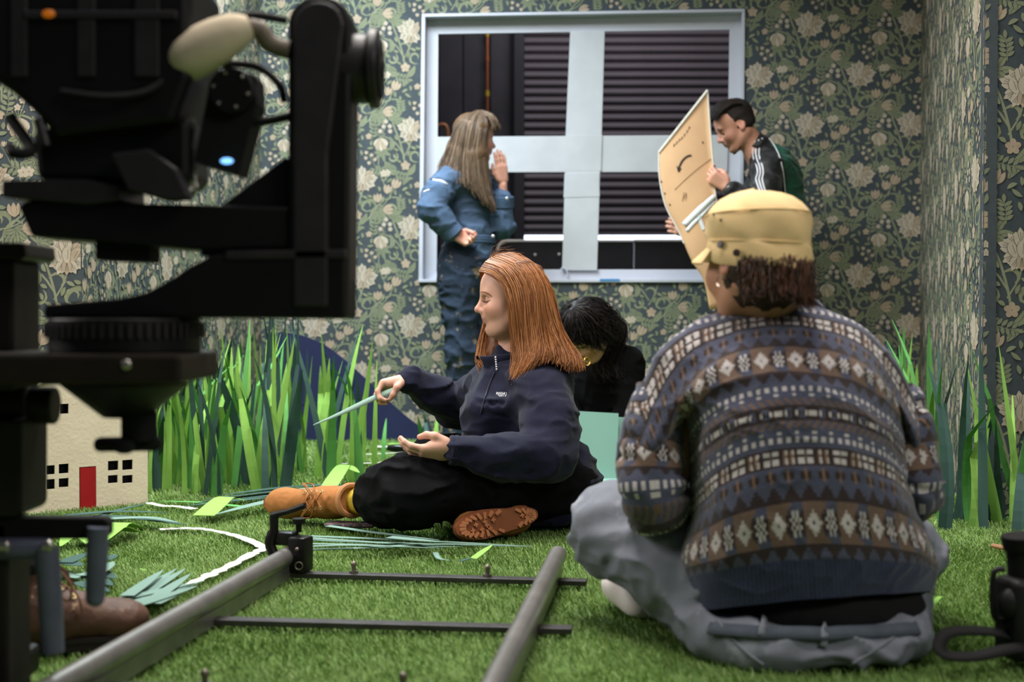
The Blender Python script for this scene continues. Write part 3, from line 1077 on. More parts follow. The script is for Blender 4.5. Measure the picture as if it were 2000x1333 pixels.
for k, (a, b) in enumerate((((240, 1178), (345, 1112)), ((262, 1172), (362, 1112)), ((255, 1180), (395, 1136)), ((240, 1170), (380, 1140)), ((290, 1178), (372, 1122)), ((248, 1165), (318, 1115)), ((300, 1180), (366, 1150)), ((270, 1182), (385, 1146)))):
    cut('grey', a, b, .032, 'grey green paper strip in the fan between boot and rail', PF, .018 + k * .003)
# long strips laid in front of the seated woman
PL = 'long grey green strips before the seated woman'
for k, (a, m_, b, w) in enumerate((((600, 1048), (800, 1056), (1035, 1068), .022), ((600, 1056), (780, 1062), (985, 1068), .02), ((600, 1063), (760, 1066), (930, 1070), .018),
                                   ((600, 1075), (760, 1070), (905, 1069), .016), ((605, 1052), (760, 1062), (900, 1066), .02), ((690, 1072), (860, 1064), (1040, 1069), .018),
                                   ((640, 1028), (740, 1042), (858, 1056), .024), ((610, 1068), (700, 1066), (860, 1072), .018))):
    cut('grey', a, b, w, 'long narrow grey green paper strip laid before the seated woman', PL, .018 + k * .0025, mid=m_)
cut('grey', (760, 1050), (862, 1060), .035, 'short wide grey green strip end atop the long strips', None, .045)
cut('light', (925, 1092), (962, 1080), .022, 'small curled light green scrap before the rail tie', None, .02, (0, .012, .02), (942, 1088))
cut('grey', (850, 1080), (880, 1096), .014, 'small thin grey scrap before the rail tie', None, .018, None, (858, 1092))
cut('dark', (898, 1097), (925, 1090), .014, 'tiny dark scrap beside the curled light green scrap', None, .018)
cut('light', (1815, 1188), (1852, 1168), .012, 'pale green curl of paper right of the grey jeans', None, .02, (0, .01, .0), (1835, 1176))
cut('light', (275, 1113), (288, 1116), .006, 'tiny pale scrap inside the white curve', None, .02)
cut('light', (758, 868), (815, 866), .05, 'light green strip on the turf beyond the resting hand', None, .03)

# phone
c = G(686, 1042, .0)
b = B(); b.box((0, 0, 0), (.15, .075, .009), Matrix.Rotation(-.12, 3, 'Z'), .004)
t = thing('phone', 'phone in a patterned case lying on the turf by the strips', 'phone', (c[0], c[1], .02))
b = B(); b.box((c[0], c[1], .026), (.15, .072, .011), Matrix.Rotation(-.12, 3, 'Z'), .005); b.put('case', M('phone_case', (60, 58, 60), 0.4, spots=((150, 90, 90), 60, .55), var=.4, vscale=80), t)
b = B(); b.box((c[0] + .045, c[1] + .012, .0325), (.03, .03, .003), Matrix.Rotation(-.12, 3, 'Z'), .001); b.put('camera_bump', M('gloss_black', (16, 16, 18), 0.2), t)
# black handled tool
t = thing('craft_brush', 'black handled tool lying on the turf beyond the hand', 'tool', G(780, 876))
a_, b_ = G(757, 876, .03), G(822, 877, .03)
b = B(); b.tube([a_, a_ + (b_ - a_) * .25, a_ + (b_ - a_) * .55], [.012, .02, .014], 10); b.put('handle', M('gloss_black', (16, 16, 18), 0.2), t)
b = B(); b.box((a_ + (b_ - a_) * .8), (.09, .03, .03), bevel=.006); b.put('head', M('tool_grey', (70, 74, 80), 0.5), t)

# ------------------------------------------------------------------ navy hill cut-out
m_navy = M('navy_cutout', (27, 34, 70), 0.7, var=0.08, vscale=10, bump=0.1, bscale=30)
YH = 6.84
prof = catmull([P(x, y, YH) for x, y in ((540, 650), (580, 653), (628, 671), (672, 702), (720, 746), (762, 786), (815, 830), (872, 860))], 26)
b = B(); b.prism([tuple(p) for p in prof] + [(prof[-1][0], YH, 0), (prof[0][0], YH, 0)], (0, .012, 0))
t = thing('hill_cutout', 'navy blue curved hill cut-out standing before the back wall', 'set piece', (prof[0][0] + .4, YH, 0))
b.put('board', m_navy, t, smooth=False)
for xx in (-1.05, -.75):
    b = B(); b.prism([(xx, YH + .012, 0), (xx, YH + .16, 0), (xx, YH + .012, .28)], (.012, 0, 0)); b.put('brace', m_navy, t, smooth=False)
v, q = ribbon(A([P(548, 790, YH - .001), P(640, 788, YH - .001), P(720, 786, YH - .001)]), .004, .001, (0, -1, 0))
put('crease', mesh_np('crease', v, q), M('navy_crease', (48, 56, 92), 0.7), t)

# ------------------------------------------------------------------ toy house
m_cream2 = M('cream_foamboard', (226, 212, 190), 0.8, var=0.05, vscale=14, bump=0.35, bscale=90)
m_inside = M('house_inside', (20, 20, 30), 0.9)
hr = G(289, 985); hl = G(92, 1003)
ht = (hr - hl); ht /= np.linalg.norm(ht)
hl = hr - ht * 0.40
hn = A([-ht[1], ht[0], 0])
HL = np.linalg.norm(hr - hl)
def hp(px, py):
    """point on the facade: distance from its left end, height"""
    d = _ray(px, py)
    n2 = hn[:2]
    tt = (n2 @ hl[:2]) / (n2[0] * d[0] + n2[1] * d[1])
    return float((A([d[0] * tt, d[1] * tt]) - hl[:2]) @ ht[:2]), CAM_H + d[2] * tt
house = thing('toy_house', 'cream cardboard toy house with small black windows and red door', 'toy house', tuple((hl + hr) / 2))
HW = 0.40
cuts = []
for x0, x1, y0, y1 in ((211, 231, 900, 920), (239, 259, 898, 919), (211, 230, 928, 945), (239, 259, 928, 945),
                       (91, 107, 909, 928), (115, 134, 906, 926), (91, 107, 936, 957), (115, 134, 934, 953),
                       (96, 109, 790, 808), (117, 134, 789, 809), (211, 229, 789, 806), (237, 256, 788, 805)):
    (u0, za), (u1, zb) = hp(x0, y1), hp(x1, y0)
    cuts.append((u0, u1, za, zb))
du0, du1, dz1 = hp(155, 950)[0], hp(188, 950)[0], hp(170, 912)[1]
cuts.append((du0, du1, 0.0, dz1))
us = sorted({0, HL} | {c[0] for c in cuts} | {c[1] for c in cuts})
zs = sorted({0.0, HW} | {c[2] for c in cuts} | {c[3] for c in cuts})
b = B()
for i in range(len(us) - 1):
    for j in range(len(zs) - 1):
        um, zm = (us[i] + us[i + 1]) / 2, (zs[j] + zs[j + 1]) / 2
        if any(c[0] < um < c[1] and c[2] < zm < c[3] for c in cuts): continue
        q = [hl + ht * us[i] + A([0, 0, zs[j]]), hl + ht * us[i + 1] + A([0, 0, zs[j]]), hl + ht * us[i + 1] + A([0, 0, zs[j + 1]]), hl + ht * us[i] + A([0, 0, zs[j + 1]])]
        b.prism([tuple(x) for x in q], tuple(hn * .006))
bmesh.ops.remove_doubles(b.bm, verts=b.bm.verts, dist=1e-5)
b.put('facade', m_cream2, house, smooth=False)
DEP = 0.10
b = B(); b.prism([tuple(hr + hn * .006), tuple(hr + hn * DEP), tuple(hr + hn * DEP + A([0, 0, HW])), tuple(hr + hn * .006 + A([0, 0, HW]))], tuple(-ht * .006)); b.put('side_wall', m_cream2, house, smooth=False)
b = B(); b.prism([tuple(hl + hn * .006), tuple(hl + hn * DEP), tuple(hl + hn * DEP + A([0, 0, HW])), tuple(hl + hn * .006 + A([0, 0, HW]))], tuple(ht * .006)); b.put('side_wall', m_cream2, house, smooth=False)
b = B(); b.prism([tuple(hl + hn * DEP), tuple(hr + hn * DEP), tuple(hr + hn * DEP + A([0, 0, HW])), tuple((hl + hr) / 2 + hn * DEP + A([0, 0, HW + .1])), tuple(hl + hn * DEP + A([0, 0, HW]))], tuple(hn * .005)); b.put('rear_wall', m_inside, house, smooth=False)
b = B(); b.prism([tuple(hl + A([0, 0, HW])), tuple(hr + A([0, 0, HW])), tuple((hl + hr) / 2 + A([0, 0, HW + .1]))], tuple(hn * .006)); b.put('gable', m_cream2, house, smooth=False)
apex = (hl + hr) / 2 + A([0, 0, HW + .105])
for e in (hl, hr):
    e2 = e + A([0, 0, HW + .002]) - hn * .01
    b = B(); b.prism([tuple(e2), tuple(apex - hn * .01), tuple(apex + hn * (DEP + .01)), tuple(e2 + hn * (DEP + .02))], (0, 0, .006)); b.put('roof_panel', m_cream2, house, smooth=False)
d0 = hl + ht * (du0 + .003) - hn * .001
dd = ht * math.cos(.25) + hn * math.sin(.25) * 1
b = B(); b.prism([tuple(d0 + hn * .002), tuple(d0 + ht * (du1 - du0 - .004) + hn * .002), tuple(d0 + ht * (du1 - du0 - .004) + hn * .002 + A([0, 0, dz1 - .002])), tuple(d0 + hn * .002 + A([0, 0, dz1 - .002]))], tuple(hn * .004))
b.put('door', M('red_card', (160, 22, 28), 0.55, var=.08, vscale=30), house, smooth=False)
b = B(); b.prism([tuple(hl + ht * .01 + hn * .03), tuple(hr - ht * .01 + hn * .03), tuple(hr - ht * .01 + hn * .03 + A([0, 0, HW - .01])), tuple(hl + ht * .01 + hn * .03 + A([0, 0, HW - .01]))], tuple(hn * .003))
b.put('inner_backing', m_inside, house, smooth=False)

# ------------------------------------------------------------------ mint cards by the crouching woman
m_mint = M('mint_card', (116, 158, 147), 0.75, var=.03, vscale=6)
def card(px4, Y0, Y1, label):
    """stands on the floor, top leaning back"""
    pts = [P(*px4[0], Y1), P(*px4[1], Y1), P(*px4[2], Y0), P(*px4[3], Y0)]
    for p in pts[2:]: p[2] = max(p[2], 0.004)
    b = B(); b.prism([tuple(p) for p in pts], (0, .003, 0))
    return b.put('card_sheet', m_mint, label=label, cat='card', smooth=False)
card(((1118, 803), (1208, 808), (1205, 942), (1122, 944)), 5.06, 5.13, 'mint green card sheet standing between the two seated people')
card(((1208, 815), (1270, 820), (1262, 952), (1200, 950)), 5.10, 5.16, 'second mint green card sheet half behind the patterned sweater')
b = B(); c = G(1172, 948); b.box((c[0] + .02, c[1] - .02, .02), (.14, .10, .003), Matrix.Rotation(.2, 3, 'Z')); b.put('card_sheet', m_mint, label='mint green card sheet lying flat on the turf below the others', cat='card', smooth=False)

# ------------------------------------------------------------------ dolly track
m_steel = M('track_steel', (150, 147, 144), 0.36, metal=0.75, var=.15, vscale=20, bump=.05, bscale=90)
m_rdark = M('dull_steel', (76, 73, 74), 0.45, metal=0.7, var=.2, vscale=25)
m_blackmetal = M('black_clamp_metal', (28, 27, 27), 0.4, metal=0.4, var=.3, vscale=40, spots=((110, 108, 105), 70, .66))
track = thing('dolly_track', 'steel camera dolly track section with two tubular rails on the turf', 'track', G(760, 1200))
ZR = 0.062
lf, ln_ = G(566, 1084, ZR), G(332, 1217, ZR)
rf, rn = G(1090, 1084, ZR), G(985, 1300, ZR)
ln_ = lf + (ln_ - lf) * ((1.45 - lf[1]) / (ln_[1] - lf[1]))
rn = rf + (rn - rf) * ((1.45 - rf[1]) / (rn[1] - rf[1]))
for f, n_ in ((lf, ln_), (rf, rn)):
    b = B(); b.cyl(tuple(n_), tuple(f), .0215, seg=28); ro = b.put('rail', m_steel, track)
    d = (f - n_); L_ = np.linalg.norm(d); yaw = Matrix.Rotation(math.atan2(d[1], d[0]), 3, 'Z')
    c = (f + n_) / 2
    b = B(); b.box((c[0], c[1], .026), (L_ - .02, .022, .034), yaw, .002); b.put('rail_web', m_steel, track, smooth=False)
def tie(a, b_, zz, nm='cross_tie'):
    a, b_ = G(*a, zz), G(*b_, zz)
    d = b_ - a
    yaw = Matrix.Rotation(math.atan2(d[1], d[0]), 3, 'Z')
    c = (a + b_) / 2
    q = B(); q.box((c[0], c[1], zz - .006), (np.linalg.norm(d), .034, .012), yaw, .0015); q.put(nm, m_rdark, track, smooth=False)
tie((560, 1117), (1146, 1133), .024); tie((400, 1207), (1118, 1225), .024); tie((120, 1336), (1040, 1352), .024)
def bolt(px, py):
    c = G(px, py, .024)
    q = B(); q.cyl((c[0], c[1], .023), (c[0], c[1], .030), .0115, seg=6); q.cyl((c[0], c[1], .030), (c[0], c[1], .040), .0055, seg=12); q.ball((c[0], c[1], .045), .0075, (1, 1, 1.1), seg=12)
    q.put('bolt', M('plated_steel', (120, 112, 102), 0.4, metal=.7), track)
for p in ((691, 1120), (952, 1127), (400, 1341), (787, 1347)): bolt(*p)
# end clamp on the left rail
cl = thing('rail_clamp', 'black metal end clamp with lever on the left rail end', 'clamp', (lf[0], lf[1], ZR - .03))
c0 = lf + A([.018, -.01, .01])
yawc = Matrix.Rotation(-.35, 3, 'Z')
b = B(); b.box(tuple(c0 + A([.012, -.012, -.004])), (.045, .05, .085), yawc, .006); b.put('jaw', m_blackmetal, cl)
b = B(); b.box(tuple(c0 + A([-.028, .012, .030])), (.060, .035, .034), yawc, .008); b.put('body', m_blackmetal, cl)
b = B(); b.tube(catmull([c0 + A([-.058, .01, .045]), c0 + A([-.066, .008, .02]), c0 + A([-.055, .006, -.01]), c0 + A([-.038, .006, -.02])], 10), [.013] * 10, 10); b.put('hook', m_blackmetal, cl)
b = B(); b.cyl(tuple(c0 + A([-.056, .01, .04])), tuple(c0 + A([-.056, .01, .088])), .011, seg=16); b.put('lever_post', m_blackmetal, cl)
b = B(); b.tube([c0 + A([-.060, .012, .085]), c0 + A([-.02, .0, .096]), c0 + A([.022, -.01, .112])], [.0085, .007, .0075], 10); b.put('lever', m_blackmetal, cl)
b = B(); b.cyl(tuple(c0 + A([.004, .01, .045])), tuple(c0 + A([.004, .01, .068])), .0075, seg=12); b.cyl(tuple(c0 + A([.004, .01, .066])), tuple(c0 + A([.004, .01, .078])), .016, seg=16); b.put('knob', m_blackmetal, cl)
b = B(); b.ball(tuple(c0 + A([.008, -.041, .012])), .005, seg=10); b.put('rivet', M('plated_steel', (120, 112, 102), 0.4, metal=.7), cl)
b = B(); b.tube([c0 + A([.012 + .009 * math.cos(a), -.040, -.028 + .009 * math.sin(a)]) for a in np.linspace(0, 2 * math.pi, 14)[:-1]], .0018, 6, closed=True); b.put('cast_mark', M('plated_steel', (120, 112, 102), 0.4, metal=.7), cl)
# stray stick at the right edge
g1, g2 = G(1938, 1066, .02), G(1975, 1074, .02)
b = B(); b.tube([g1, g2], [.006, .007], 8); b.put('wooden_stick', M('bare_wood', (150, 112, 80), .6), label='short brown stick on the turf behind the black camera', cat='stick')
# ------------------------------------------------------------------ people: shared parts
def rotm(yaw, pitch=0.0, roll=0.0):
    """columns: forward, left, up. yaw 0 looks along +x; pitch > 0 looks down; roll > 0 tips to the right"""
    return np.array(Matrix.Rotation(yaw, 3, 'Z') @ Matrix.Rotation(pitch, 3, 'Y') @ Matrix.Rotation(roll, 3, 'X'))

SKIN = lambda n, rgb: M(n, rgb, 0.5, attr='tint', spec=0.35, sss=0.12, bump=0.03, bscale=500)

def head_prims(s, c, R, sc=1.0, ears=True, neck=None, neck_r=.052, jaw=1.0):
    T = lambda x, y, z: A(c) + R @ (A([x, y, z]) * sc)
    def E(x, y, z, r, k=.02, sub=False, Q=None):
        s.ell(T(x, y, z), A(r) * sc, R if Q is None else R @ Q, k, sub)
    def C(a, b, ra, rb, k=.01, sub=False):
        s.cone(T(*a), T(*b), ra * sc, rb * sc, k, sub)
    E(-.014, 0, .036, (.094, .074, .086), .02)
    E(.028, 0, .035, (.066, .064, .062), .03)
    E(.034, 0, -.035, (.056, .058 * jaw, .078), .03)
    for y in (-1, 1):
        C((-.018, .050 * y * jaw, -.055), (.052, .022 * y * jaw, -.098), .022, .018, .03)
        E(.056, .036 * y, -.034, (.032, .027 * jaw, .030), .02)
    E(.066, 0, -.100, (.022, .024, .019), .02)
    C((.077, .032, .016), (.080, -.032, .016), .011, .011, .018)
    E(.086, .031, -.004, (.020, .017, .014), .012, True)
    E(.086, -.031, -.004, (.020, .017, .014), .012, True)
    for y in (-1, 1):
        E(.068, .031 * y, -.003, (.0165, .0165, .0155), .004)
    C((.082, 0, .012), (.107, 0, -.030), .0085, .010, .012)
    E(.108, 0, -.033, (.0115, .0115, .0105), .008)
    for y in (-1, 1):
        E(.096, .0115 * y, -.038, (.0105, .0078, .0085), .006)
    E(.082, 0, -.058, (.016, .026, .022), .014)
    C((.090, .013, -.0605), (.090, -.013, -.0605), .0062, .0062, .006)
    C((.087, .012, -.0735), (.087, -.012, -.0735), .0072, .0072, .006)
    C((.099, .019, -.0668), (.099, -.019, -.0668), .0022, .0022, .003, True)
    C((.088, .012, -.086), (.088, -.012, -.086), .004, .004, .01, True)
    if ears:
        for y in (-1, 1):
            Q = np.array(Matrix.Rotation(.25 * y, 3, 'X') @ Matrix.Rotation(-.15, 3, 'Y'))
            E(-.012, .072 * y, -.006, (.021, .0075, .033), .006, False, Q)
            E(-.010, .081 * y, -.004, (.011, .006, .019), .006, True, Q)
            E(-.004, .073 * y, -.032, (.010, .007, .012), .008)
    if neck is not None:
        s.cone(T(-.028, 0, -.055), neck, neck_r * sc, neck_r * 1.06, .025)
    return T

def head_tint(v, c, R, sc, base, lip, blush, extra=None):
    """skin colour per vertex: lips, cheeks, nose and ears are pinker than the rest"""
    col = np.tile(A(lin(base)), (len(v), 1))
    q = ((v - A(c)) @ R) / sc
    def mixin(w, rgb):
        col[:] = col * (1 - w[:, None]) + A(lin(rgb)) * w[:, None]
    g = lambda x, y, z, rx, ry, rz: np.exp(-(((q[:, 0] - x) / rx) ** 2 + ((np.abs(q[:, 1]) - y) / ry) ** 2 + ((q[:, 2] - z) / rz) ** 2))
    mixin(.55 * g(.07, .045, -.04, .03, .022, .025), blush)
    mixin(.5 * g(.108, 0, -.033, .014, .02, .014), blush)
    mixin(.6 * g(-.01, .078, -.005, .03, .012, .04), blush)
    mixin(np.clip(1.5 * g(.092, 0, -.0665, .012, .021, .0115), 0, .9), lip)
    return col

def arc(T, pts, r, name, mat, parent):
    p = catmull([T(*x) for x in pts], 12)
    b = B(); b.tube(p, [r * (0.35 + 0.65 * math.sin(math.pi * min(1, i / 11 + .12) ** .8)) if r > .001 else r for i in range(12)], 6)
    return b.put(name, mat, parent)

def face_bits(T, parent, brow, lash, sc=1.0, closed=True, iris=None, side=(-1, 1)):
    for y in side:
        arc(T, ((.0895, .012 * y, .0165), (.0925, .026 * y, .0225), (.0835, .046 * y, .0155)), .0046 * sc, 'eyebrow', brow, parent)
        if closed:
            arc(T, ((.0815, .017 * y, -.0085), (.0848, .030 * y, -.0105), (.0775, .0455 * y, -.0075)), .0028 * sc, 'eyelashes', lash, parent)
        else:
            arc(T, ((.0815, .017 * y, .0015), (.0850, .030 * y, .0045), (.0775, .0455 * y, .0005)), .0016 * sc, 'eyelashes', lash, parent)

def hand_prims(s, wrist, x, y, curl=(.5, .6, .7, .8), side=1, thumb=None, sc=1.0, bend=.9, spread=.06, k=.006, fore=None, splay=0.0):
    """x: from wrist to knuckles, y: towards the thumb side, palm faces z = side * cross(x, y); curl per finger, index first"""
    x = A(x, float); x /= np.linalg.norm(x)
    y = A(y, float); y -= x * (x @ y); y /= np.linalg.norm(y)
    z = np.cross(x, y) * side
    w = A(wrist, float)
    L = lambda a, b, c: w + (x * a + y * b + z * c) * sc
    # palm
    for yb in (.024, .008, -.009, -.024):
        s.cone(L(.012, yb * .75, 0), L(.082 - abs(yb) * .25, yb, 0), .0155 * sc, .0130 * sc, .010)
    s.cone(L(.02, .024, .008), L(.058, .026, .008), .014 * sc, .011 * sc, .010)
    tips = []
    for i, (yb, l) in enumerate(((.0275, .074), (.0095, .082), (-.0095, .077), (-.0275, .062))):
        a = 0.0
        p = L(.084 - abs(yb) * .22, yb, 0)
        dy = (yb / .03) * (spread + splay)
        segs = (l * .46, l * .31, l * .25)
        rr = (.0088, .0080, .0074, .0064) if i < 3 else (.0078, .0071, .0065, .0056)
        for j, sl in enumerate(segs):
            a += curl[i] * (0.85 if j == 0 else bend)
            d = x * math.cos(a) + z * math.sin(a) + y * dy * math.cos(a)
            q = p + d / np.linalg.norm(d) * sl * sc
            s.cone(p, q, rr[j] * sc, rr[j + 1] * sc, k)
            p = q
        tips.append(p)
    th = thumb or ((.022, .030, .010), (.048, .050, .018), (.074, .050, .026), (.094, .042, .032))
    pts = [L(*q) for q in th]
    s.chain(pts, [.0135 * sc, .0112 * sc, .0098 * sc, .0078 * sc], k)
    if fore is not None:
        s.cone(w, fore, .024 * sc, .030 * sc, .015)
        s.cone(w, L(.02, 0, 0), .021 * sc, .022 * sc, .012)
    tips.append(pts[-1])
    return tips

def hair_strands(name, guides, n, r, mat, parent, jit=.004, seed=1, K=16, depth=None, wave=0.0, clump=.5, cols=None, tipw=.35):
    """strands between neighbouring guide curves; guides: list of 3-D polylines, root first"""
    g = np.random.default_rng(seed)
    gs = A([catmull(p, K) for p in guides])
    m = len(gs)
    t = g.uniform(0, m - 1, n)
    tc = np.round(t * 9) / 9
    t = t * (1 - clump) + tc * clump
    i = np.minimum(t.astype(int), m - 2)
    f = (t - i)[:, None, None]
    p = gs[i] * (1 - f) + gs[i + 1] * f
    s = np.linspace(0, 1, K)[None, :, None]
    p = p + g.normal(0, jit, (n, 1, 3)) * (0.35 + 1.0 * s) + g.normal(0, jit * .8, (n, 1, 3)) * s ** 2
    if depth is not None:
        p = p + A(depth)[None, None] * g.uniform(-1, 1, (n, 1, 1))
    if wave:
        ph = g.uniform(0, 6.28, (n, 1, 1)); fr = g.uniform(.7, 1.3, (n, 1, 1))
        p = p + wave * s * np.concatenate([np.sin(s * 17 * fr + ph), np.cos(s * 15 * fr + ph), 0.6 * np.sin(s * 13 * fr + ph * 2)], 2)
    ln = g.uniform(.86, 1.0, (n, 1, 1))
    # shorten some strands
    idx = s * ln * (K - 1)
    i0 = np.minimum(idx.astype(int), K - 2)
    fr_ = idx - i0
    p = np.take_along_axis(p, np.broadcast_to(i0, (n, K, 1)).repeat(3, 2), 1) * (1 - fr_) + np.take_along_axis(p, np.broadcast_to(i0 + 1, (n, K, 1)).repeat(3, 2), 1) * fr_
    d = np.gradient(p, axis=1)
    d /= np.linalg.norm(d, axis=2, keepdims=True) + 1e-9
    a = np.cross(d, A([.3, -.8, .5])); a /= np.linalg.norm(a, axis=2, keepdims=True) + 1e-9
    b = np.cross(d, a)
    rad = r * (1 - (1 - tipw) * s ** 2) * g.uniform(.7, 1.25, (n, 1, 1))
    ring = np.stack([p + (a * math.cos(q) + b * math.sin(q)) * rad for q in (0, 2.094, 4.189)], 2)   # n,K,3,3
    v = ring.reshape(-1, 3)
    base = (np.arange(n) * K * 3)[:, None, None] + (np.arange(K - 1) * 3)[None, :, None]
    k = np.arange(3)[None, None]
    k1 = (k + 1) % 3
    q = np.stack([base + k, base + k1, base + 3 + k1, base + 3 + k], 3).reshape(-1, 4)
    me = mesh_np(name, v, q)
    if cols is not None:
        pal = A([lin(c) for c in cols])
        c = pal[g.integers(0, len(pal), n)] * g.uniform(.8, 1.2, (n, 1))
        paint(me, 'tint', np.repeat(c, K * 3, axis=0))
    return put(name, me, mat, parent, kind='stuff')

def body_mesh(s, vox, T_args, base, lip, blush):
    me = s.mesh('body', vox, None, 1, .004, .32)
    v = coords(me)
    paint(me, 'tint', head_tint(v, *T_args, base, lip, blush))
    return me

def boot(parent, heel, fwd, up, L=.285, mats=None, sole_mat=None, lace_mat=None, shaft=.15, name='boot', collar=None, worn=False, tread=True, tilt=0.0, lug_mat=None):
    """work boot as one part with sub-parts; heel: point under the heel on the sole, fwd: to the toe, up: out of the foot"""
    f = A(fwd, float); f /= np.linalg.norm(f)
    u = A(up, float); u -= f * (f @ u); u /= np.linalg.norm(u)
    sd = np.cross(u, f)
    R = np.stack([f, sd, u], 1)
    h = A(heel, float)
    k = L / .285
    T = lambda x, y, z: h + R @ (A([x, y, z]) * k)
    s = SDF()
    s.cone(T(.035, 0, .055), T(.10, 0, .058), .037 * k, .040 * k, .03)
    s.cone(T(.10, 0, .055), T(.20, .003, .048), .039 * k, .038 * k, .03)
    s.ell(T(.222, .004, .050), A([.058, .047, .036]) * k, R, .02)
    al = A([-.06 - tilt, 0, 1.0]); al /= np.linalg.norm(al)
    top = A([.055, 0, .08]) + al * shaft * .75
    s.cone(T(.055, 0, .08), T(*top), .043 * k, .045 * k, .04)
    s.cone(T(.075, 0, .09), T(.16, 0, .075), .034 * k, .028 * k, .03)
    s.plane(T(0, 0, .024), -u, .004)
    s.plane(T(*top), R @ al, .003)
    me = s.mesh(name, .004 * max(k, .8), folds(.0022, (60, 60, 60), 3.0), 2, .006)
    bo = put(name, me, mats, parent)
    # sole outline
    out = []
    for t_ in np.linspace(0, 2 * math.pi, 44, endpoint=False):
        c_, s_ = math.cos(t_), math.sin(t_)
        x = .1425 + .1475 * c_
        wdt = np.interp(x, [-.005, .03, .10, .20, .25, .29], [.030, .037, .036, .048, .046, .034])
        out.append((x, wdt * np.sign(s_) * abs(s_) ** .62 + .003))
    b = B(); b.prism([tuple(T(x, y, .006)) for x, y in out], tuple(u * .022 * k)); so = b.put('sole', sole_mat, bo, smooth=True)
    b = B(); b.prism([tuple(T(.1425 + (x - .1425) * 1.02, y * 1.05, .020)) for x, y in out], tuple(u * .006 * k)); b.put('welt', sole_mat, bo, smooth=True)
    if tread:
        n = 0
        lug = []
        for t_ in np.linspace(0, 2 * math.pi, 30, endpoint=False):
            c_, s_ = math.cos(t_), math.sin(t_)
            x = .1425 + .1475 * c_ * .93
            if .075 < x < .105: continue
            wdt = np.interp(x, [-.005, .03, .10, .20, .25, .29], [.030, .037, .036, .048, .046, .034]) * .86
            y = wdt * np.sign(s_) * abs(s_) ** .62 + .003
            cx = .19 if x > .1 else .035
            d = A([cx - x, .003 - y]); d /= np.linalg.norm(d) + 1e-9
            q = B()
            p0, p1 = A([x, y]), A([x, y]) + d * .021
            pr = A([-d[1], d[0]]) * .0042
            q.prism([tuple(T(*(p0 + pr * 1.25), .008)), tuple(T(*(p1 + pr), .008)), tuple(T(*(p1 - pr), .008)), tuple(T(*(p0 - pr * 1.25), .008))], tuple(-u * .010 * k))
            q.put('tread_lug', lug_mat or sole_mat, bo, smooth=False)
        for x, y in ((.16, .012), (.175, -.012), (.19, .012), (.205, -.010), (.222, .008), (.236, -.008), (.185, -.0), (.04, .0), (.055, .008)):
            q = B()
            q.prism([tuple(T(x + a_, y + b_, .008)) for a_, b_ in ((-.008, -.0025), (-.0025, -.0025), (-.0025, -.008), (.0025, -.008), (.0025, -.0025), (.008, -.0025), (.008, .0025), (.0025, .0025), (.0025, .008), (-.0025, .008), (-.0025, .0025), (-.008, .0025))], tuple(-u * .009 * k))
            q.put('tread_cross', lug_mat or sole_mat, bo, smooth=False)
    # facing, eyelets and laces
    eye = []
    for i in range(5):
        x = .165 - i * .021
        z = .083 + i * .0165
        for sy in (-1, 1):
            eye.append((T(x, sy * (.023 - i * .0002), z), sy, i))
    for p, sy, i in eye:
        q = B(); n_ = R @ A([.3, sy * .6, .75]); n_ /= np.linalg.norm(n_)
        a1 = np.cross(n_, f); a1 /= np.linalg.norm(a1); a2 = np.cross(n_, a1)
        c_ = p + n_ * .004 * k
        q.tube([c_ + (a1 * math.cos(a) + a2 * math.sin(a)) * .0045 * k for a in np.linspace(0, 6.283, 11)[:-1]], .0015 * k, 5, closed=True)
        q.put('eyelet', M('brass_eyelet', (205, 180, 130), .35, metal=.6), bo)
    for i in range(4):
        for sy in (-1, 1):
            a_ = T(.165 - i * .021, sy * .022, .088 + i * .0165); m_ = T(.158 - i * .021, 0, .098 + i * .0165); b_ = T(.165 - (i + 1) * .021, -sy * .022, .088 + (i + 1) * .0165)
            q = B(); q.tube(catmull([a_, m_, b_], 7), .0022 * k, 6); q.put('lace', lace_mat, bo)
    for sy in (-1, 1):
        q = B(); q.tube(catmull([T(.10, 0, .155), T(.115, sy * .025, .155), T(.14, sy * .048, .13), T(.135, sy * .052, .10), T(.115, sy * .045, .12), T(.10, 0, .152)], 22), .002 * k, 6); q.put('lace', lace_mat, bo)
        q = B(); q.tube(catmull([T(.10, 0, .155), T(.12, sy * .02, .15), T(.15, sy * .05, .11), T(.16, sy * .056, .075)], 14), .002 * k, 6); q.put('lace', lace_mat, bo)
    if collar is not None:
        ap = A([al[2], 0, -al[0]])
        ring = [T(*(top + ap * .046 * math.cos(a) + A([0, 1, 0]) * .045 * math.sin(a))) for a in np.linspace(0, 6.283, 25)[:-1]]
        q = B(); q.tube(ring, .009 * k, 8, closed=True); q.put('padded_collar', collar, bo)
    return bo
from mathutils.bvhtree import BVHTree
def surf(me, px, py, lift=0.0):
    """where the view ray through a picture point first meets a mesh (point, normal)"""
    v = coords(me)
    t = BVHTree.FromPolygons([tuple(x) for x in v], [tuple(p.vertices) for p in me.polygons])
    d = Vector(_ray(px, py)).normalized()
    h = t.ray_cast(Vector((0, 0, CAM_H)), d)
    if h[0] is None: return None
    n = h[1] if h[1].dot(d) < 0 else -h[1]
    return A(h[0] + n * lift), A(n)
def surf_many(me, pxs, lift=0.0):
    v = coords(me)
    t = BVHTree.FromPolygons([tuple(x) for x in v], [tuple(p.vertices) for p in me.polygons])
    out = []
    for px, py in pxs:
        d = Vector(_ray(px, py)).normalized()
        h = t.ray_cast(Vector((0, 0, CAM_H)), d)
        if h[0] is None: continue
        n = h[1] if h[1].dot(d) < 0 else -h[1]
        out.append(A(h[0] + n * lift))
    return A(out)

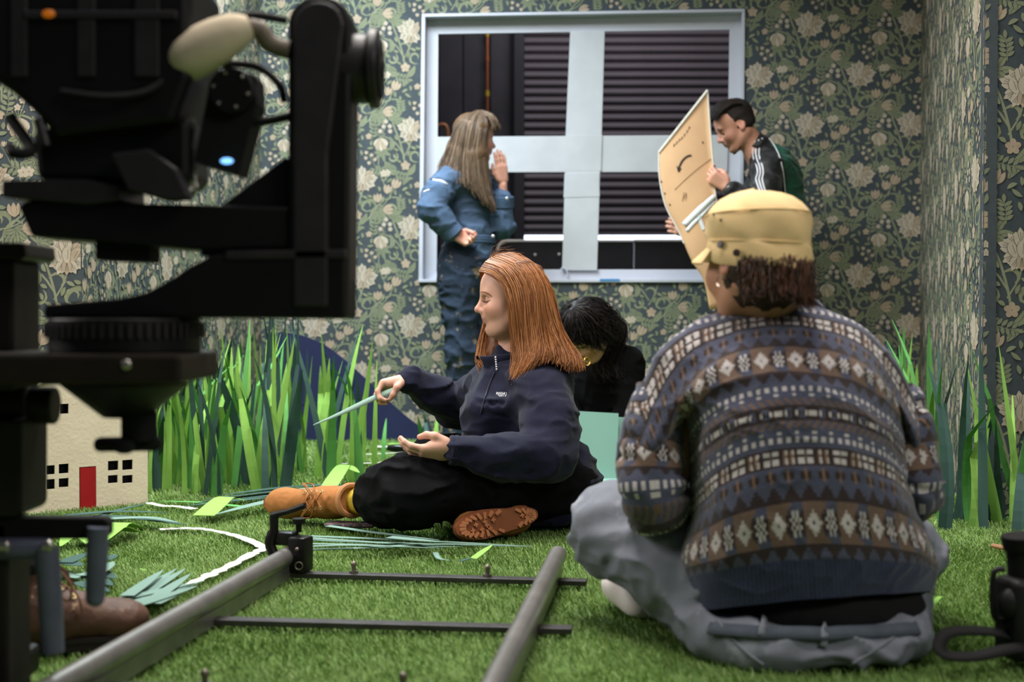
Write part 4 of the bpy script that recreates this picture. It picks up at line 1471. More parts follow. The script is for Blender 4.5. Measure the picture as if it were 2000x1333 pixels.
def words(text, size, at, right, up, mat, parent, name='lettering', thick=.0006):
    cu = bpy.data.curves.new(name, 'FONT')
    cu.body = text; cu.size = size; cu.extrude = thick; cu.align_x = 'CENTER'; cu.align_y = 'CENTER'
    ob = bpy.data.objects.new(name, cu)
    COL.objects.link(ob)
    bpy.context.view_layer.update()
    me = bpy.data.meshes.new_from_object(ob.evaluated_get(bpy.context.evaluated_depsgraph_get()))
    bpy.data.objects.remove(ob); bpy.data.curves.remove(cu)
    r = Vector(right).normalized(); u = Vector(up); u = (u - r * u.dot(r)).normalized(); n = r.cross(u)
    m = Matrix((r, u, n)).transposed().to_4x4(); m.translation = Vector(at)
    me.transform(m)
    return put(name, me, mat, parent)

def ginger():
    root = thing('person', 'seated red-haired woman in navy fleece holding a paper strip', 'person', (0.02, 4.0, 0))
    m_skin = SKIN('skin_fair', (218, 176, 156))
    hc, sc = A([-.004, 4.055, .698]), .945
    HR = rotm(math.pi + .10, .07)
    # skeleton
    shL, elL, wrL = P(1060, 772, 3.93), P(1072, 893, 3.79), P(885, 880, 3.72)
    shR, elR, wrR = P(960, 755, 4.22), P(898, 795, 4.36), P(795, 742, 4.22)
    chest, pelvis = P(1012, 800, 4.08), A([.125, 4.08, .12])
    hipL, knL, anL = A([.13, 3.99, .135]), A([-.27, 3.755, .150]), A([-.430, 3.905, .098])
    hipR, knR, anR = A([.12, 4.16, .125]), A([-.25, 4.42, .15]), A([.10, 3.98, .07])
    neck = P(1008, 705, 4.09)
    # body
    s = SDF()
    T = head_prims(s, hc, HR, sc, False, neck, .055, 1.12)
    s.ell(T(.026, 0, -.100), (.040, .042, .022), HR, .03)
    s.cone(neck, chest, .055, .09, .04).cone(chest, pelvis, .09, .10, .05)
    for a, b, c, d in ((shL, elL, wrL, chest), (shR, elR, wrR, chest)):
        s.cone(d, a, .06, .05, .04).cone(a, b, .045, .036, .02).cone(b, c, .034, .024, .02)
    for a, b, c in ((hipL, knL, anL), (hipR, knR, anR)):
        s.cone(pelvis, a, .09, .08, .04).cone(a, b, .075, .05, .03).cone(b, c, .048, .033, .02)
    hand_prims(s, wrR, (-.93, -.16, -.22), (.05, -.9, .35), (.95, 1.0, 1.05, 1.1), -1,
               ((.016, .026, .012), (.040, .040, .030), (.056, .032, .048), (.070, .020, .056)), 1.0)
    tipsL = hand_prims(s, wrL, (-.97, -.06, -.12), (-.05, -.72, .62), (.42, .5, .58, .62), 1,
                       ((.018, .028, .012), (.044, .040, .026), (.066, .036, .036), (.086, .026, .040)), 1.03, .8)
    bme = body_mesh(s, .0032, (hc, HR, sc), (200, 154, 134), (158, 94, 86), (190, 122, 104))
    put('body', bme, m_skin, root)
    m_brow = M('ginger_brow', (132, 84, 58), .8)
    for nm, line, r_, mt in (('eyebrow', [(933, 574), (939, 570.5), (947, 571), (955, 575), (961, 580)], .0026, m_brow),
                             ('eyelashes', [(941, 587), (945, 589.5), (950, 590), (955, 588.5), (959, 586)], .0014, M('brown_lash', (66, 40, 32), .8)),
                             ('eyelid_crease', [(941, 581), (946, 579), (952, 579.5), (958, 582)], .0007, M('lid_shadow', (150, 104, 88), .8)),
                             ('lip_line', [(937, 629), (942, 630), (947, 631.5), (951, 634)], .0010, M('lip_dark', (120, 66, 60), .7))):
        p_ = surf_many(bme, line, .0003)
        if len(p_) > 2:
            p_ = catmull(p_, 14)
            b = B(); b.tube(p_, [r_ * (.4 + .6 * math.sin(math.pi * min(1, i / 13 * .85 + .12))) for i in range(14)], 6); b.put(nm, mt, root)
    face_bits(T, root, m_brow, M('brown_lash', (66, 40, 32), .8), sc, side=(-1,))
    # fleece
    s = SDF()
    s.cone(chest + A([.012, 0, .03]), P(1040, 920, 4.06), .140, .150, .06)
    s.cone(P(1040, 925, 4.06), P(1072, 975, 4.08), .150, .156, .06)
    s.cone(P(1072, 975, 4.08), A([.115, 4.08, .09]), .150, .140, .05)
    s.cone(P(1000, 742, 4.09), chest, .085, .13, .06)
    s.cone(shL + A([-.02, .02, -.005]), shR + A([.0, -.02, 0]), .074, .07, .05)
    s.ell(P(948, 812, 4.02), (.070, .10, .075), None, .06)
    s.ell(P(930, 880, 4.05), (.05, .10, .06), None, .06)
    s.ell(P(1062, 742, 4.0), (.085, .09, .062), None, .05)
    s.cone(neck + A([0, 0, -.03]), neck + A([-.004, 0, .012]), .078, .070, .03)
    s.chain([shL, (shL + elL) / 2 + A([.012, -.012, 0]), elL, (elL + wrL) / 2 + A([0, 0, -.012]), wrL + A([.012, 0, 0])], [.078, .078, .068, .062, .041], .035)
    s.chain([shR, elR, (elR + wrR) / 2, wrR + A([.012, 0, 0])], [.072, .070, .058, .040], .03)
    s.cone(P(1080, 950, 4.04), P(1085, 1000, 4.03), .138, .135, .05)
    s.plane(A([0, 4, .03]), (0, 0, -1), .02)
    ax = (wrL - elL) / np.linalg.norm(wrL - elL)
    d = mix_disp(folds(.013, (9, 9, 20), 1.7), folds(.006, (22, 22, 34), 5.0))
    fl = s.mesh('fleece_jacket', .0052, d, 2, .02)
    m_fl = M('navy_fleece', (22, 24, 44), .9, sheen=.10, var=.08, vscale=60, bump=.25, bscale=420, spec=.15)
    jk = put('fleece_jacket', fl, m_fl, root)
    # stand collar, open at the front
    colv, colq = [], []
    cc = neck + A([-.012, -.004, -.012])
    fw = A([math.cos(math.pi + .35), math.sin(math.pi + .35), 0]); lf_ = A([-fw[1], fw[0], 0])
    na = 40
    for j, (dz, rr, tilt) in enumerate(((-.03, .080, 0), (0, .078, .012), (.03, .080, .024), (.046, .083, .03), (.048, .078, .03), (.03, .073, .022), (0, .070, .01), (-.03, .072, 0))):
        for i in range(na):
            a = .22 + (2 * math.pi - .44) * i / (na - 1)
            fall = .5 * (1 + math.cos(a))
            colv.append(cc + fw * (math.cos(a) * (rr + .004) + tilt * fall * .9) + lf_ * math.sin(a) * rr + A([0, 0, dz - .02 * fall]))
    for j in range(8):
        for i in range(na - 1):
            k2 = ((j + 1) % 8) * na
            colq.append((j * na + i, j * na + i + 1, k2 + i + 1, k2 + i))
    put('stand_collar', mesh_np('stand_collar', colv, colq), m_fl, jk)
    m_zip = M('zip_silver', (200, 200, 205), .3, metal=.7)
    b = B(); z0 = P(968, 700, 3.985)
    pts = [P(968 + i * .4, 699 + i * 4.6, 3.985) for i in range(6)]
    for p in pts: b.ball(tuple(p), .0042, (.8, .8, 1.1), seg=8)
    b.tube(pts, .002, 6); b.put('zip_pull', m_zip, jk)
    zp = surf_many(fl, [(952 - 3 * math.sin(i * .2), 735 + i * 6) for i in range(0, 15)] if False else [(966 - i * 2.6 + .04 * i * i, 728 + i * 6.2) for i in range(14)], .002)
    if len(zp) > 3:
        b = B(); b.tube(zp, .0026, 6); b.put('zip_line', M('zip_tape_navy', (20, 22, 40), .6), jk)
    h = surf(fl, 982, 772, .0012)
    if h:
        n = h[1]; right = np.cross(A([0, 0, 1]), n); upv = np.cross(n, right)
        m_th = M('white_thread', (225, 225, 230), .7)
        words('REGATT', .0115, h[0] + upv * .005, right, upv, m_th, jk, thick=.001)
        words('GREAT OU', .0080, h[0] - upv * .0055, right, upv, m_th, jk, thick=.001)
    for a_, b_, nm in ((elL, wrL, 'cuff'), (elR, wrR, 'cuff')):
        dd = (b_ - a_) / np.linalg.norm(b_ - a_)
        u1 = np.cross(dd, A([0, 0, 1])); u1 /= np.linalg.norm(u1); u2 = np.cross(dd, u1)
        b = B()
        for off, r1 in ((-.020, .040), (-.008, .0415), (.004, .0400)):
            b.tube([b_ + dd * off + (u1 * math.cos(q) + u2 * math.sin(q)) * r1 * .86 for q in np.linspace(0, 6.283, 25)[:-1]], .0085, 8, closed=True)
        b.put(nm, m_fl, jk)
    # trousers
    s = SDF()
    s.ell(pelvis + A([-.02, 0, -.01]), (.145, .175, .10), None, .05)
    s.cone(hipL, (hipL + knL) / 2, .118, .110, .06).cone((hipL + knL) / 2, knL, .110, .092, .05)
    s.ell(knL + A([-.05, .03, -.01]), (.095, .09, .09), None, .05)
    s.cone(knL, knL * .35 + anL * .65, .092, .078, .05).cone(knL * .35 + anL * .65, anL + (knL - anL) * .12, .078, .05, .03)
    s.cone(hipR, knR, .112, .09, .06).cone(knR, anR, .085, .062, .05)
    s.ell(A([-.05, 4.05, .09]), (.22, .16, .085), None, .06)
    s.plane(A([0, 4, .012]), (0, 0, -1), .012)
    d = mix_disp(folds(.016, (8, 12, 22), 3.1), folds(.006, (26, 26, 30), 9.0))
    m_tr = M('black_trousers', (12, 12, 15), .8, sheen=.0, var=.12, vscale=40, bump=.2, bscale=500, spec=.08, spots=((176, 170, 172), 22, .74))
    put('trousers', s.mesh('trousers', .0055, d, 2, .02), m_tr, root)
    dirn = (anL - knL) / np.linalg.norm(anL - knL)
    u1 = np.cross(dirn, A([0, 0, 1])); u1 /= np.linalg.norm(u1); u2 = np.cross(dirn, u1)
    b = B()
    for k in range(5):
        b.tube([anL - dirn * (.045 - .011 * k) + (u1 * math.cos(q) + u2 * math.sin(q)) * (.047 - .001 * k) for q in np.linspace(0, 6.283, 25)[:-1]], .007, 6, closed=True)
    b.put('ribbed_cuff', m_tr, root)
    # sock
    b = B(); b.tube([anL + (knL - anL) * .06, A([-.455, 3.935, .092]), A([-.468, 3.965, .085])], [.042, .0405, .040], 18)
    b.put('sock', M('yellow_sock', (176, 148, 42), .85, var=.15, vscale=60, spots=((60, 92, 70), 45, .62)), root)
    # boots
    m_bt = M('tan_nubuck', (158, 104, 56), .75, var=.10, vscale=30, bump=.12, bscale=300, spots=((120, 74, 38), 12, .70), spec=.2)
    m_sl = M('gum_sole', (138, 80, 50), .6, var=.06, vscale=40)
    m_lug = M('gum_lug', (190, 122, 82), .6)
    m_lc = M('tan_lace', (150, 96, 50), .7)
    m_cl = M('tan_collar', (176, 122, 78), .7)
    boot(root, A([-.470, 4.075, .060]), (-.95, .10, .01), (.30, -.90, .20), .285, m_bt, m_sl, m_lc, .13, 'boot', m_cl, tilt=.85, lug_mat=m_lug)
    boot(root, P(1050, 1006, 3.78), (-.80, -.42, -.10), (-.42, .76, -.16), .25, m_bt, m_sl, m_lc, .10, 'boot', m_cl, lug_mat=m_lug)
    # hair
    near = [
        [(937, 530, 4.02), (958, 536, 3.985), (985, 560, 3.965), (996, 600, 3.958), (1000, 660, 3.962), (1004, 710, 3.950), (994, 746, 3.94)],
        [(948, 513, 4.03), (985, 527, 3.975), (1008, 565, 3.955), (1016, 620, 3.952), (1022, 670, 3.95), (1024, 708, 3.925), (1004, 743, 3.915)],
        [(962, 502, 4.04), (1005, 520, 3.975), (1030, 560, 3.952), (1036, 620, 3.945), (1042, 665, 3.935), (1044, 700, 3.91), (1022, 732, 3.90)],
        [(975, 498, 4.045), (1020, 518, 3.978), (1044, 560, 3.952), (1050, 620, 3.942), (1054, 662, 3.935), (1058, 690, 3.915), (1046, 714, 3.90)],
        [(985, 496, 4.05), (1030, 518, 3.982), (1054, 562, 3.957), (1062, 620, 3.95), (1072, 662, 3.94), (1080, 688, 3.918), (1078, 704, 3.908)],
        [(998, 495, 4.055), (1042, 520, 3.99), (1066, 565, 3.975), (1078, 620, 3.968), (1096, 668, 3.95), (1112, 700, 3.922), (1108, 724, 3.905)],
        [(1010, 497, 4.06), (1052, 526, 4.015), (1076, 572, 4.01), (1088, 625, 4.0), (1106, 670, 3.985), (1126, 700, 3.955), (1130, 726, 3.935)],
        [(1015, 498, 4.07), (1056, 528, 4.055), (1080, 575, 4.06), (1091, 630, 4.06), (1108, 672, 4.05), (1128, 700, 4.03), (1140, 716, 4.015)],
    ]
    mir = lambda y: 8.11 - y
    far = [[(x, y, mir(Y) + .0) for x, y, Y in g] for g in near[1:]]
    lock = [[(938, 532, 4.09), (944, 560, 4.125), (950, 610, 4.14), (942, 650, 4.135), (934, 688, 4.10), (933, 710, 4.075), (946, 730, 4.06)],
            [(941, 527, 4.09), (950, 556, 4.13), (958, 610, 4.145), (952, 652, 4.14), (946, 690, 4.10), (948, 712, 4.07), (958, 728, 4.055)],
            [(944, 522, 4.09), (958, 550, 4.13), (968, 610, 4.15), (966, 655, 4.145), (960, 690, 4.10), (964, 708, 4.075), (974, 718, 4.06)]]
    far = lock + far
    m_hair = M('ginger_hair', (176, 96, 46), .42, attr='tint', spec=.3)
    m_mass = M('ginger_hair_mass', (102, 62, 36), .5, var=.15, vscale=60, stretch=(1, 1, .12))
    cols = ((128, 78, 42), (148, 94, 52), (104, 62, 33), (170, 118, 74), (136, 84, 46))
    N3 = [[P(*q) for q in g] for g in near]
    F3 = [[P(*q) for q in g] for g in far]
    s = SDF()
    s.ell(T(-.020, 0, .038), A([.094, .074, .086]) * sc, HR, .01)
    s.ell(T(.075, 0, -.02), A([.085, .070, .082]) * sc, HR, .012, True)
    for g in N3[1:] + F3[1:]:
        c_ = A([hc[0] + .02, hc[1], 0])
        pts = [q + (A([c_[0], c_[1], q[2]]) - q) * (.30 if i > 1 else .16) for i, q in enumerate(g)]
        s.chain(pts[1:-1], [.010, .014, .018, .018, .010], .02)
    put('hair_mass', s.mesh('hair_mass', .0045, folds(.004, (70, 70, 9), 2.0), 2, .008), m_mass, root)
    hair_strands('hair', N3[:5], 2000, .00135, m_hair, root, .0030, 4, 13, None, .003, .7, cols)
    hair_strands('hair', N3[4:], 1500, .00135, m_hair, root, .0035, 14, 13, None, .004, .65, cols)
    hair_strands('hair', F3[:3], 520, .0014, m_hair, root, .0035, 8, 13, None, .003, .6, cols)
    hair_strands('hair', F3[2:], 620, .00135, m_hair, root, .0035, 5, 12, None, .002, .55, cols)
    # crown: strands over the parting and the back
    crown = []
    for a in np.linspace(-1.2, 1.2, 7):
        crown.append([T(.06 - abs(a) * .01, .01 * a, .118), T(.0, .055 * a, .120 - .02 * abs(a)), T(-.055, .064 * a, .09 - .01 * abs(a)), T(-.098, .055 * a, .03), T(-.11, .055 * a, -.04), T(-.115, .055 * a, -.10)])
    hair_strands('hair', crown, 620, .0014, m_hair, root, .003, 6, 11, None, .001, .4, cols)
    fly = [[T(.05, .0, .12), T(.03, .02, .135), T(0, .03, .14), T(-.05, .04, .125)], [T(.06, .02, .115), T(.05, .0, .14), T(.02, -.02, .145), T(-.02, -.03, .14)]]
    hair_strands('stray_hair', fly, 26, .0005, m_hair, root, .012, 9, 10, None, .004, 0, cols)
    # the strip she is cutting
    tip = wrR + A([-.055, -.02, -.045])
    pts = catmull([P(776, 760, 4.17), P(735, 776, 4.17), P(690, 797, 4.18), P(650, 815, 4.20), P(612, 831, 4.22)], 16)
    v, q = ribbon(pts, np.interp(np.linspace(0, 1, 16), [0, .5, 1], [.021, .019, .004]), .0012, (.15, -.75, .62))
    put('paper_strip', mesh_np('paper_strip', v, q), M('held_strip_grey_green', (120, 146, 134), .7), label='grey green paper strip held in the raised hand of the red-haired woman', cat='paper strip')
ginger()
# ------------------------------------------------------------------ person in the patterned sweater and yellow cap
KN = {'.': (78, 81, 100), 'd': (50, 53, 72), 'k': (57, 47, 47), 'r': (113, 92, 80), 'w': (194, 188, 186), 'g': (118, 114, 124), 't': (130, 102, 82), 'n': (58, 66, 92), 'm': (48, 55, 80)}
KNL = {c: A(lin(v)) for c, v in KN.items()}
DASH = ['kkkkkkkkkkkkkkkk', 'kk...kkkkkkk...k', 'kwk.kwkwwwwkwk.k', 'kwk.kwkwwwwkwk.k', 'kk...kkkkkkk...k', 'kkkkkkkkkkkkkkkk']
ZIG = ['rr..rr..rr..rr..', '.rr..rr..rr..rr.', '..rr..rr..rr..rr']
DDN = ['................', '................', 'ww..ww..ww..ww..', 'ww..ww..ww..ww..', '................', 'ww......ww......', '................']
DUP = DDN[::-1]
XX = ['kkkkkkkkkkkkkkkk', 'kwwwkwwwkktwktwk', 'kwwwkwwwkktwktwk', 'kkkkrkkkkkrtkrtk', 'kwwwkwwwkktwktwk', 'kwwwkwwwkktwktwk', 'kkkkkkkkkkkkkkkk']
CRS = ['................', '...t.......t....', '.kktkk...kktkk..', '.kktkk...kktkk..', '...t.......t....', '................']
TUP = ['...kk......kk...', '..kkkk....kkkk..', '.kkkkkk..kkkkkk.', 'kkkkkkkkkkkkkkkk']
DIA = ['rrrrrrrrrrr.....', 'rrrrrrrrrr......', 'rrrrwrrrrk.w.w.k', 'rrrwwwrrkkkwkwkk', 'rrwwwwwrkkwkwkwk', 'rwwwkwwwrkkwkwkk', 'rrwwwwwrkkwkwkwk', 'rrrwwwrrkkkwkwkk', 'rrrrwrrrrk.w.w.k', 'rrrrrrrrrr......', 'rrrrrrrrrrr.....']
TDN = TUP[::-1]
RIB = ['nmnmnmnmnmnmnmnm'] * 20
SEQ = [DASH, ZIG, DUP, XX, CRS, TUP, DIA, TDN, DDN, ZIG, DASH, ZIG[::-1], DUP, XX, CRS, TUP, DIA, TDN, RIB]
CHART = [r for b_ in SEQ for r in b_]
_cs = np.concatenate([[0], np.cumsum([len(b_) for b_ in SEQ])])
mid_of = lambda i: (_cs[i] + _cs[i + 1]) / 2
def knit(rows, cols):
    out = np.empty((len(rows), 3))
    for k, (r, c) in enumerate(zip(rows, cols)):
        out[k] = KNL[CHART[int(min(max(r, 0), len(CHART) - 1))][int(c) % 16]]
    return out

def knit_mesh(name, V, closed, rowidx, colidx, folds_fn=None):
    """V (R,C,3) grid of points; rowidx/colidx (R-1, C') chart cells per face"""
    R_, C_ = V.shape[:2]
    if folds_fn is not None:
        du = np.gradient(V, axis=1); dv = np.gradient(V, axis=0)
        n = np.cross(du, dv); n /= np.linalg.norm(n, axis=2, keepdims=True) + 1e-9
        V = V + n * folds_fn(V.astype(np.float32))[..., None]
    i, j = np.meshgrid(np.arange(R_ - 1), np.arange(C_ if closed else C_ - 1), indexing='ij')
    j1 = (j + 1) % C_
    q = np.stack([i * C_ + j, i * C_ + j1, (i + 1) * C_ + j1, (i + 1) * C_ + j], 2).reshape(-1, 4)
    me = mesh_np(name, V.reshape(-1, 3), q)
    col = knit(rowidx.ravel(), colidx.ravel())
    at = me.color_attributes.new('knit', 'FLOAT_COLOR', 'CORNER')
    c4 = np.ones((len(q) * 4, 4), np.float32)
    c4[:, :3] = np.repeat(col, 4, axis=0)
    at.data.foreach_set('color', c4.ravel())
    return me

def capman():
    root = thing('person', 'person seated back to camera in patterned sweater and yellow cap', 'person', (.55, 2.5, 0))
    hc, sc = P(1472, 505, 2.55), 1.0
    HR = rotm(math.pi / 2 + .52, .10, .03)
    neck = P(1505, 612, 2.62)
    # --- body
    m_skin = SKIN('skin_warm', (196, 146, 120))
    s = SDF()
    T = head_prims(s, hc, HR, sc, True, neck, .056)
    chest, pelvis = P(1560, 800, 2.62), P(1565, 1215, 2.56)
    wr = [P(1420, 985, 2.92), P(1690, 985, 2.92)]
    el = [P(1290, 1000, 2.60), P(1790, 985, 2.62)]
    sh = [P(1345, 720, 2.62), P(1735, 720, 2.63)]
    s.cone(neck, chest, .06, .10, .04).cone(chest, pelvis, .10, .10, .05)
    for a, b, c in zip(sh, el, wr):
        a = a * .8 + (chest + A([0, 0, .03])) * .2 + A([0, .03, -.03])
        s.cone(chest + A([0, 0, .03]), a, .06, .035, .03).cone(a, b, .035, .03, .02).cone(b, c, .034, .024, .02)
    hand_prims(s, wr[0], (.75, .6, -.2), (0, .2, 1), (.5, .5, .5, .5), -1)
    hand_prims(s, wr[1], (-.75, .6, -.2), (0, .2, 1), (.5, .5, .5, .5), 1)
    hip = [P(1455, 1195, 2.53), P(1690, 1195, 2.53)]
    kn = [P(1208, 1040, 2.76), P(1755, 1075, 2.80)]
    an = [A([.50, 2.98, .075]), A([.30, 2.86, .06])]
    for a, b, c in zip(hip, kn, an):
        s.cone(pelvis, a, .05, .05, .03).cone(a, b, .05, .045, .03).cone(b, c, .045, .033, .02)
    put('body', body_mesh(s, .0042, (hc, HR, sc), (196, 142, 116), (160, 96, 88), (188, 112, 92)), m_skin, root)
    # --- sweater torso
    rows = [
        (0, [(1418, 612, 2.70), (1438, 594, 2.655), (1468, 581, 2.61), (1510, 575, 2.59), (1552, 579, 2.61), (1586, 592, 2.655), (1602, 610, 2.70)]),
        (mid_of(2), [(1213, 885, 2.60), (1262, 735, 2.585), (1345, 640, 2.565), (1520, 605, 2.545), (1680, 638, 2.565), (1766, 745, 2.59), (1806, 860, 2.61)]),
        (mid_of(3), [(1234, 885, 2.545), (1286, 745, 2.535), (1366, 663, 2.525), (1525, 628, 2.51), (1676, 662, 2.525), (1753, 755, 2.55), (1796, 865, 2.565)]),
        (_cs[5], [(1282, 880, 2.51), (1320, 772, 2.505), (1400, 694, 2.485), (1530, 662, 2.465), (1666, 690, 2.485), (1742, 768, 2.52), (1786, 870, 2.54)]),
        (mid_of(6), [(1338, 812, 2.55), (1352, 770, 2.48), (1420, 720, 2.445), (1535, 703, 2.43), (1660, 718, 2.45), (1734, 764, 2.50), (1762, 822, 2.57)]),
        (mid_of(8), [(1350, 858, 2.58), (1374, 818, 2.485), (1440, 779, 2.42), (1545, 761, 2.40), (1655, 775, 2.42), (1735, 822, 2.48), (1766, 880, 2.58)]),
        (mid_of(10), [(1350, 905, 2.58), (1378, 868, 2.475), (1445, 826, 2.41), (1550, 808, 2.39), (1660, 818, 2.41), (1738, 855, 2.47), (1768, 905, 2.58)]),
        (mid_of(13), [(1352, 985, 2.58), (1385, 950, 2.465), (1455, 908, 2.40), (1555, 890, 2.38), (1665, 896, 2.40), (1745, 926, 2.46), (1777, 972, 2.58)]),
        (mid_of(14), [(1350, 1022, 2.58), (1380, 990, 2.465), (1452, 950, 2.395), (1560, 930, 2.375), (1672, 936, 2.395), (1755, 965, 2.455), (1790, 1010, 2.58)]),
        (mid_of(16), [(1325, 1092, 2.58), (1366, 1074, 2.465), (1450, 1044, 2.395), (1570, 1022, 2.375), (1690, 1026, 2.395), (1786, 1050, 2.455), (1822, 1086, 2.58)]),
        (_cs[18], [(1328, 1128, 2.58), (1370, 1122, 2.465), (1454, 1106, 2.40), (1580, 1092, 2.38), (1702, 1094, 2.40), (1792, 1102, 2.46), (1828, 1122, 2.58)]),
        (len(CHART), [(1345, 1178, 2.57), (1372, 1192, 2.475), (1455, 1184, 2.415), (1585, 1170, 2.395), (1700, 1162, 2.415), (1788, 1158, 2.47), (1818, 1152, 2.57)]),
    ]
    idx = A([r[0] for r in rows], float)
    net = []
    for k, (_, pts) in enumerate(rows):
        p = [P(*q) for q in pts]
        c = (p[0] + p[-1]) / 2
        fr = [p[-1] * .82 + c * .18 + A([0, .12, 0]), c + A([0, .20, .0]), p[0] * .82 + c * .18 + A([0, .12, 0])]
        if k == 0: fr = [p[-1] * .9 + c * .1 + A([0, .03, -.01]), c + A([0, .06, -.03]), p[0] * .9 + c * .1 + A([0, .03, -.01])]
        if 1 <= k <= 3:
            fr = [p[-1] * .75 + c * .25 + A([0, .10, 0]), c + A([0, .16, .06]), p[0] * .75 + c * .25 + A([0, .10, 0])]
        net.append(p + fr)
    net = A(net)                                   # rows, 10, 3
    RS, CB, CF = len(CHART) * 2, 290, 40
    dense = np.stack([catmull(net[:, j], (len(rows) - 1) * 12 + 1) for j in range(10)], 1)
    didx = np.interp(np.linspace(0, len(rows) - 1, len(dense)), np.arange(len(rows)), idx)
    ri = np.linspace(0, len(CHART), RS + 1)
    cg = np.stack([np.stack([np.interp(ri, didx, dense[:, j, d]) for d in range(3)], 1) for j in range(10)], 1)
    V = np.empty((RS + 1, CB + CF, 3))
    colm = np.empty((RS + 1, CB + CF))
    for r in range(RS + 1):
        loop = cg[r]
        ext = np.vstack([loop, loop[:1]])
        q = np.vstack([loop[-1:], ext, loop[1:2]])
        t = np.concatenate([np.linspace(0, 6, CB), np.linspace(6, 10, CF + 2)[1:-1]])
        i = np.minimum(t.astype(int), 9); u = (t - i)[:, None]
        a, b, c, d = q[i], q[i + 1], q[i + 2], q[i + 3]
        V[r] = .5 * (2 * b + (c - a) * u + (2 * a - 5 * b + 4 * c - d) * u ** 2 + (3 * b - a - 3 * c + d) * u ** 3)
        sl = np.linalg.norm(np.diff(V[r], axis=0), axis=1)
        arc_ = np.concatenate([[0], np.cumsum(sl)])
        colm[r] = (arc_ - arc_[CB // 2]) / .00395 + 800
    rowi = np.repeat(((ri[:-1] + ri[1:]) / 2)[:, None], CB + CF, 1)
    coli = np.floor((colm[:-1] + .5))
    f1, f2 = folds(.006, (7, 7, 10), 2.2), folds(.003, (20, 20, 24), 8.0)
    me = knit_mesh('sweater', V, True, np.floor(rowi), coli, lambda p: f1(p) + f2(p))
    m_kn = M('fair_isle_knit', (84, 88, 116), .95, attr='knit', sheen=.25, bump=.5, bscale=330, spec=.1, var=.10, vscale=150)
    sw = put('sweater', me, m_kn, root)
    # collar rib
    ring = [P(*q) for q in rows[0][1]] + list(net[0][7:])
    ring = catmull(ring + ring[:1], 48)[:-1]
    b = B(); b.tube(ring, .011, 8, closed=True); b.put('neck_rib', M('sweater_rib', (66, 72, 100), .95, sheen=.2, bump=.4, bscale=300), sw)
    # sleeves below the dropped shoulder seam
    def sleeve(path, rad, start):
        p = catmull([P(*q) for q in path], 150)
        rr = np.interp(np.linspace(0, 1, 150), np.linspace(0, 1, len(rad)), rad)
        al = np.concatenate([[0], np.cumsum(np.linalg.norm(np.diff(p, axis=0), axis=1))])
        n = 100
        Vv = np.empty((150, n, 3)); cc = np.empty((149, n))
        up = A([0., -1, 0.2])
        for i in range(150):
            t = p[min(i + 1, 149)] - p[max(i - 1, 0)]; t /= np.linalg.norm(t)
            u = up - t * (up @ t); u /= np.linalg.norm(u); up = u
            w = np.cross(t, u)
            a = np.linspace(0, 2 * math.pi, n, endpoint=False)[:, None]
            Vv[i] = p[i] + (u * np.cos(a) + w * np.sin(a)) * rr[i]
            if i < 149: cc[i] = np.floor(a[:, 0] * rr[i] / .0042)
        ro = np.repeat((start + (al[:-1] / .0044))[:, None], n, 1)
        g1 = folds(.012, (12, 12, 26), start * .1)
        return put('sleeve', knit_mesh('sleeve', Vv, True, np.floor(ro) % (len(CHART) - 20), cc, g1), m_kn, sw)
    sleeve(((1290, 760, 2.60), (1278, 840, 2.58), (1272, 915, 2.56), (1276, 970, 2.555), (1286, 985, 2.60), (1318, 990, 2.74), (1385, 985, 2.86), (1425, 985, 2.92)), (.050, .062, .0655, .066, .066, .058, .048, .042), 8.0)
    sleeve(((1745, 760, 2.62), (1770, 840, 2.60), (1782, 915, 2.59), (1786, 958, 2.59), (1780, 968, 2.64), (1750, 985, 2.76), (1712, 985, 2.88), (1695, 985, 2.92)), (.045, .055, .058, .058, .058, .052, .045, .04), 8.0)
    # --- t-shirt between sweater and jeans
    s = SDF()
    s.ell(P(1585, 1190, 2.56), (.222, .150, .10), None, .04)
    s.cone(P(1575, 1100, 2.58), P(1585, 1200, 2.56), .13, .14, .04)
    put('t_shirt', s.mesh('t_shirt', .007, folds(.004, (20, 20, 30)), 2, .01), M('black_jersey', (12, 12, 14), .85), root)
    # --- jeans
    m_jn = M('grey_denim', (118, 122, 132), .85, var=.10, vscale=22, bump=.25, bscale=420, spots=((146, 150, 160), 6, .60), spec=.2)
    s = SDF()
    s.ell(P(1567, 1240, 2.53), (.236, .172, .088), None, .04)
    s.cone(hip[0], (hip[0] + kn[0]) / 2, .100, .097, .05).cone((hip[0] + kn[0]) / 2, kn[0], .097, .082, .05)
    s.cone(hip[1], kn[1], .10, .085, .05)
    s.cone(kn[0], an[0], .080, .055, .04).cone(kn[1], an[1], .080, .055, .04)
    s.ell(kn[0] + A([-.006, .0, .01]), (.080, .09, .082), None, .04)
    zb = P(1590, 1222, 2.40)[2]
    # the open top, dipping at the back
    s.box(A([P(1590, 1200, 2.48)[0], 2.47, zb + .10]), (.215, .21, .10), None, .03, .02, True)
    s.plane(A([0, 2.5, .010]), (0, 0, -1), .012)
    d = mix_disp(folds(.018, (9, 9, 16), 4.4), folds(.006, (24, 24, 34), 6.0))
    jm = s.mesh('jeans', .0052, d, 2, .022)
    jn = put('jeans', jm, m_jn, root)
    m_wb = M('denim_waistband', (74, 82, 92), .85, var=.12, vscale=40, bump=.3, bscale=400)
    wbp = surf_many(jm, [(1385 + 12 * i, 1229 + 11 * math.sin(i / 34 * math.pi)) for i in range(35)], .002)
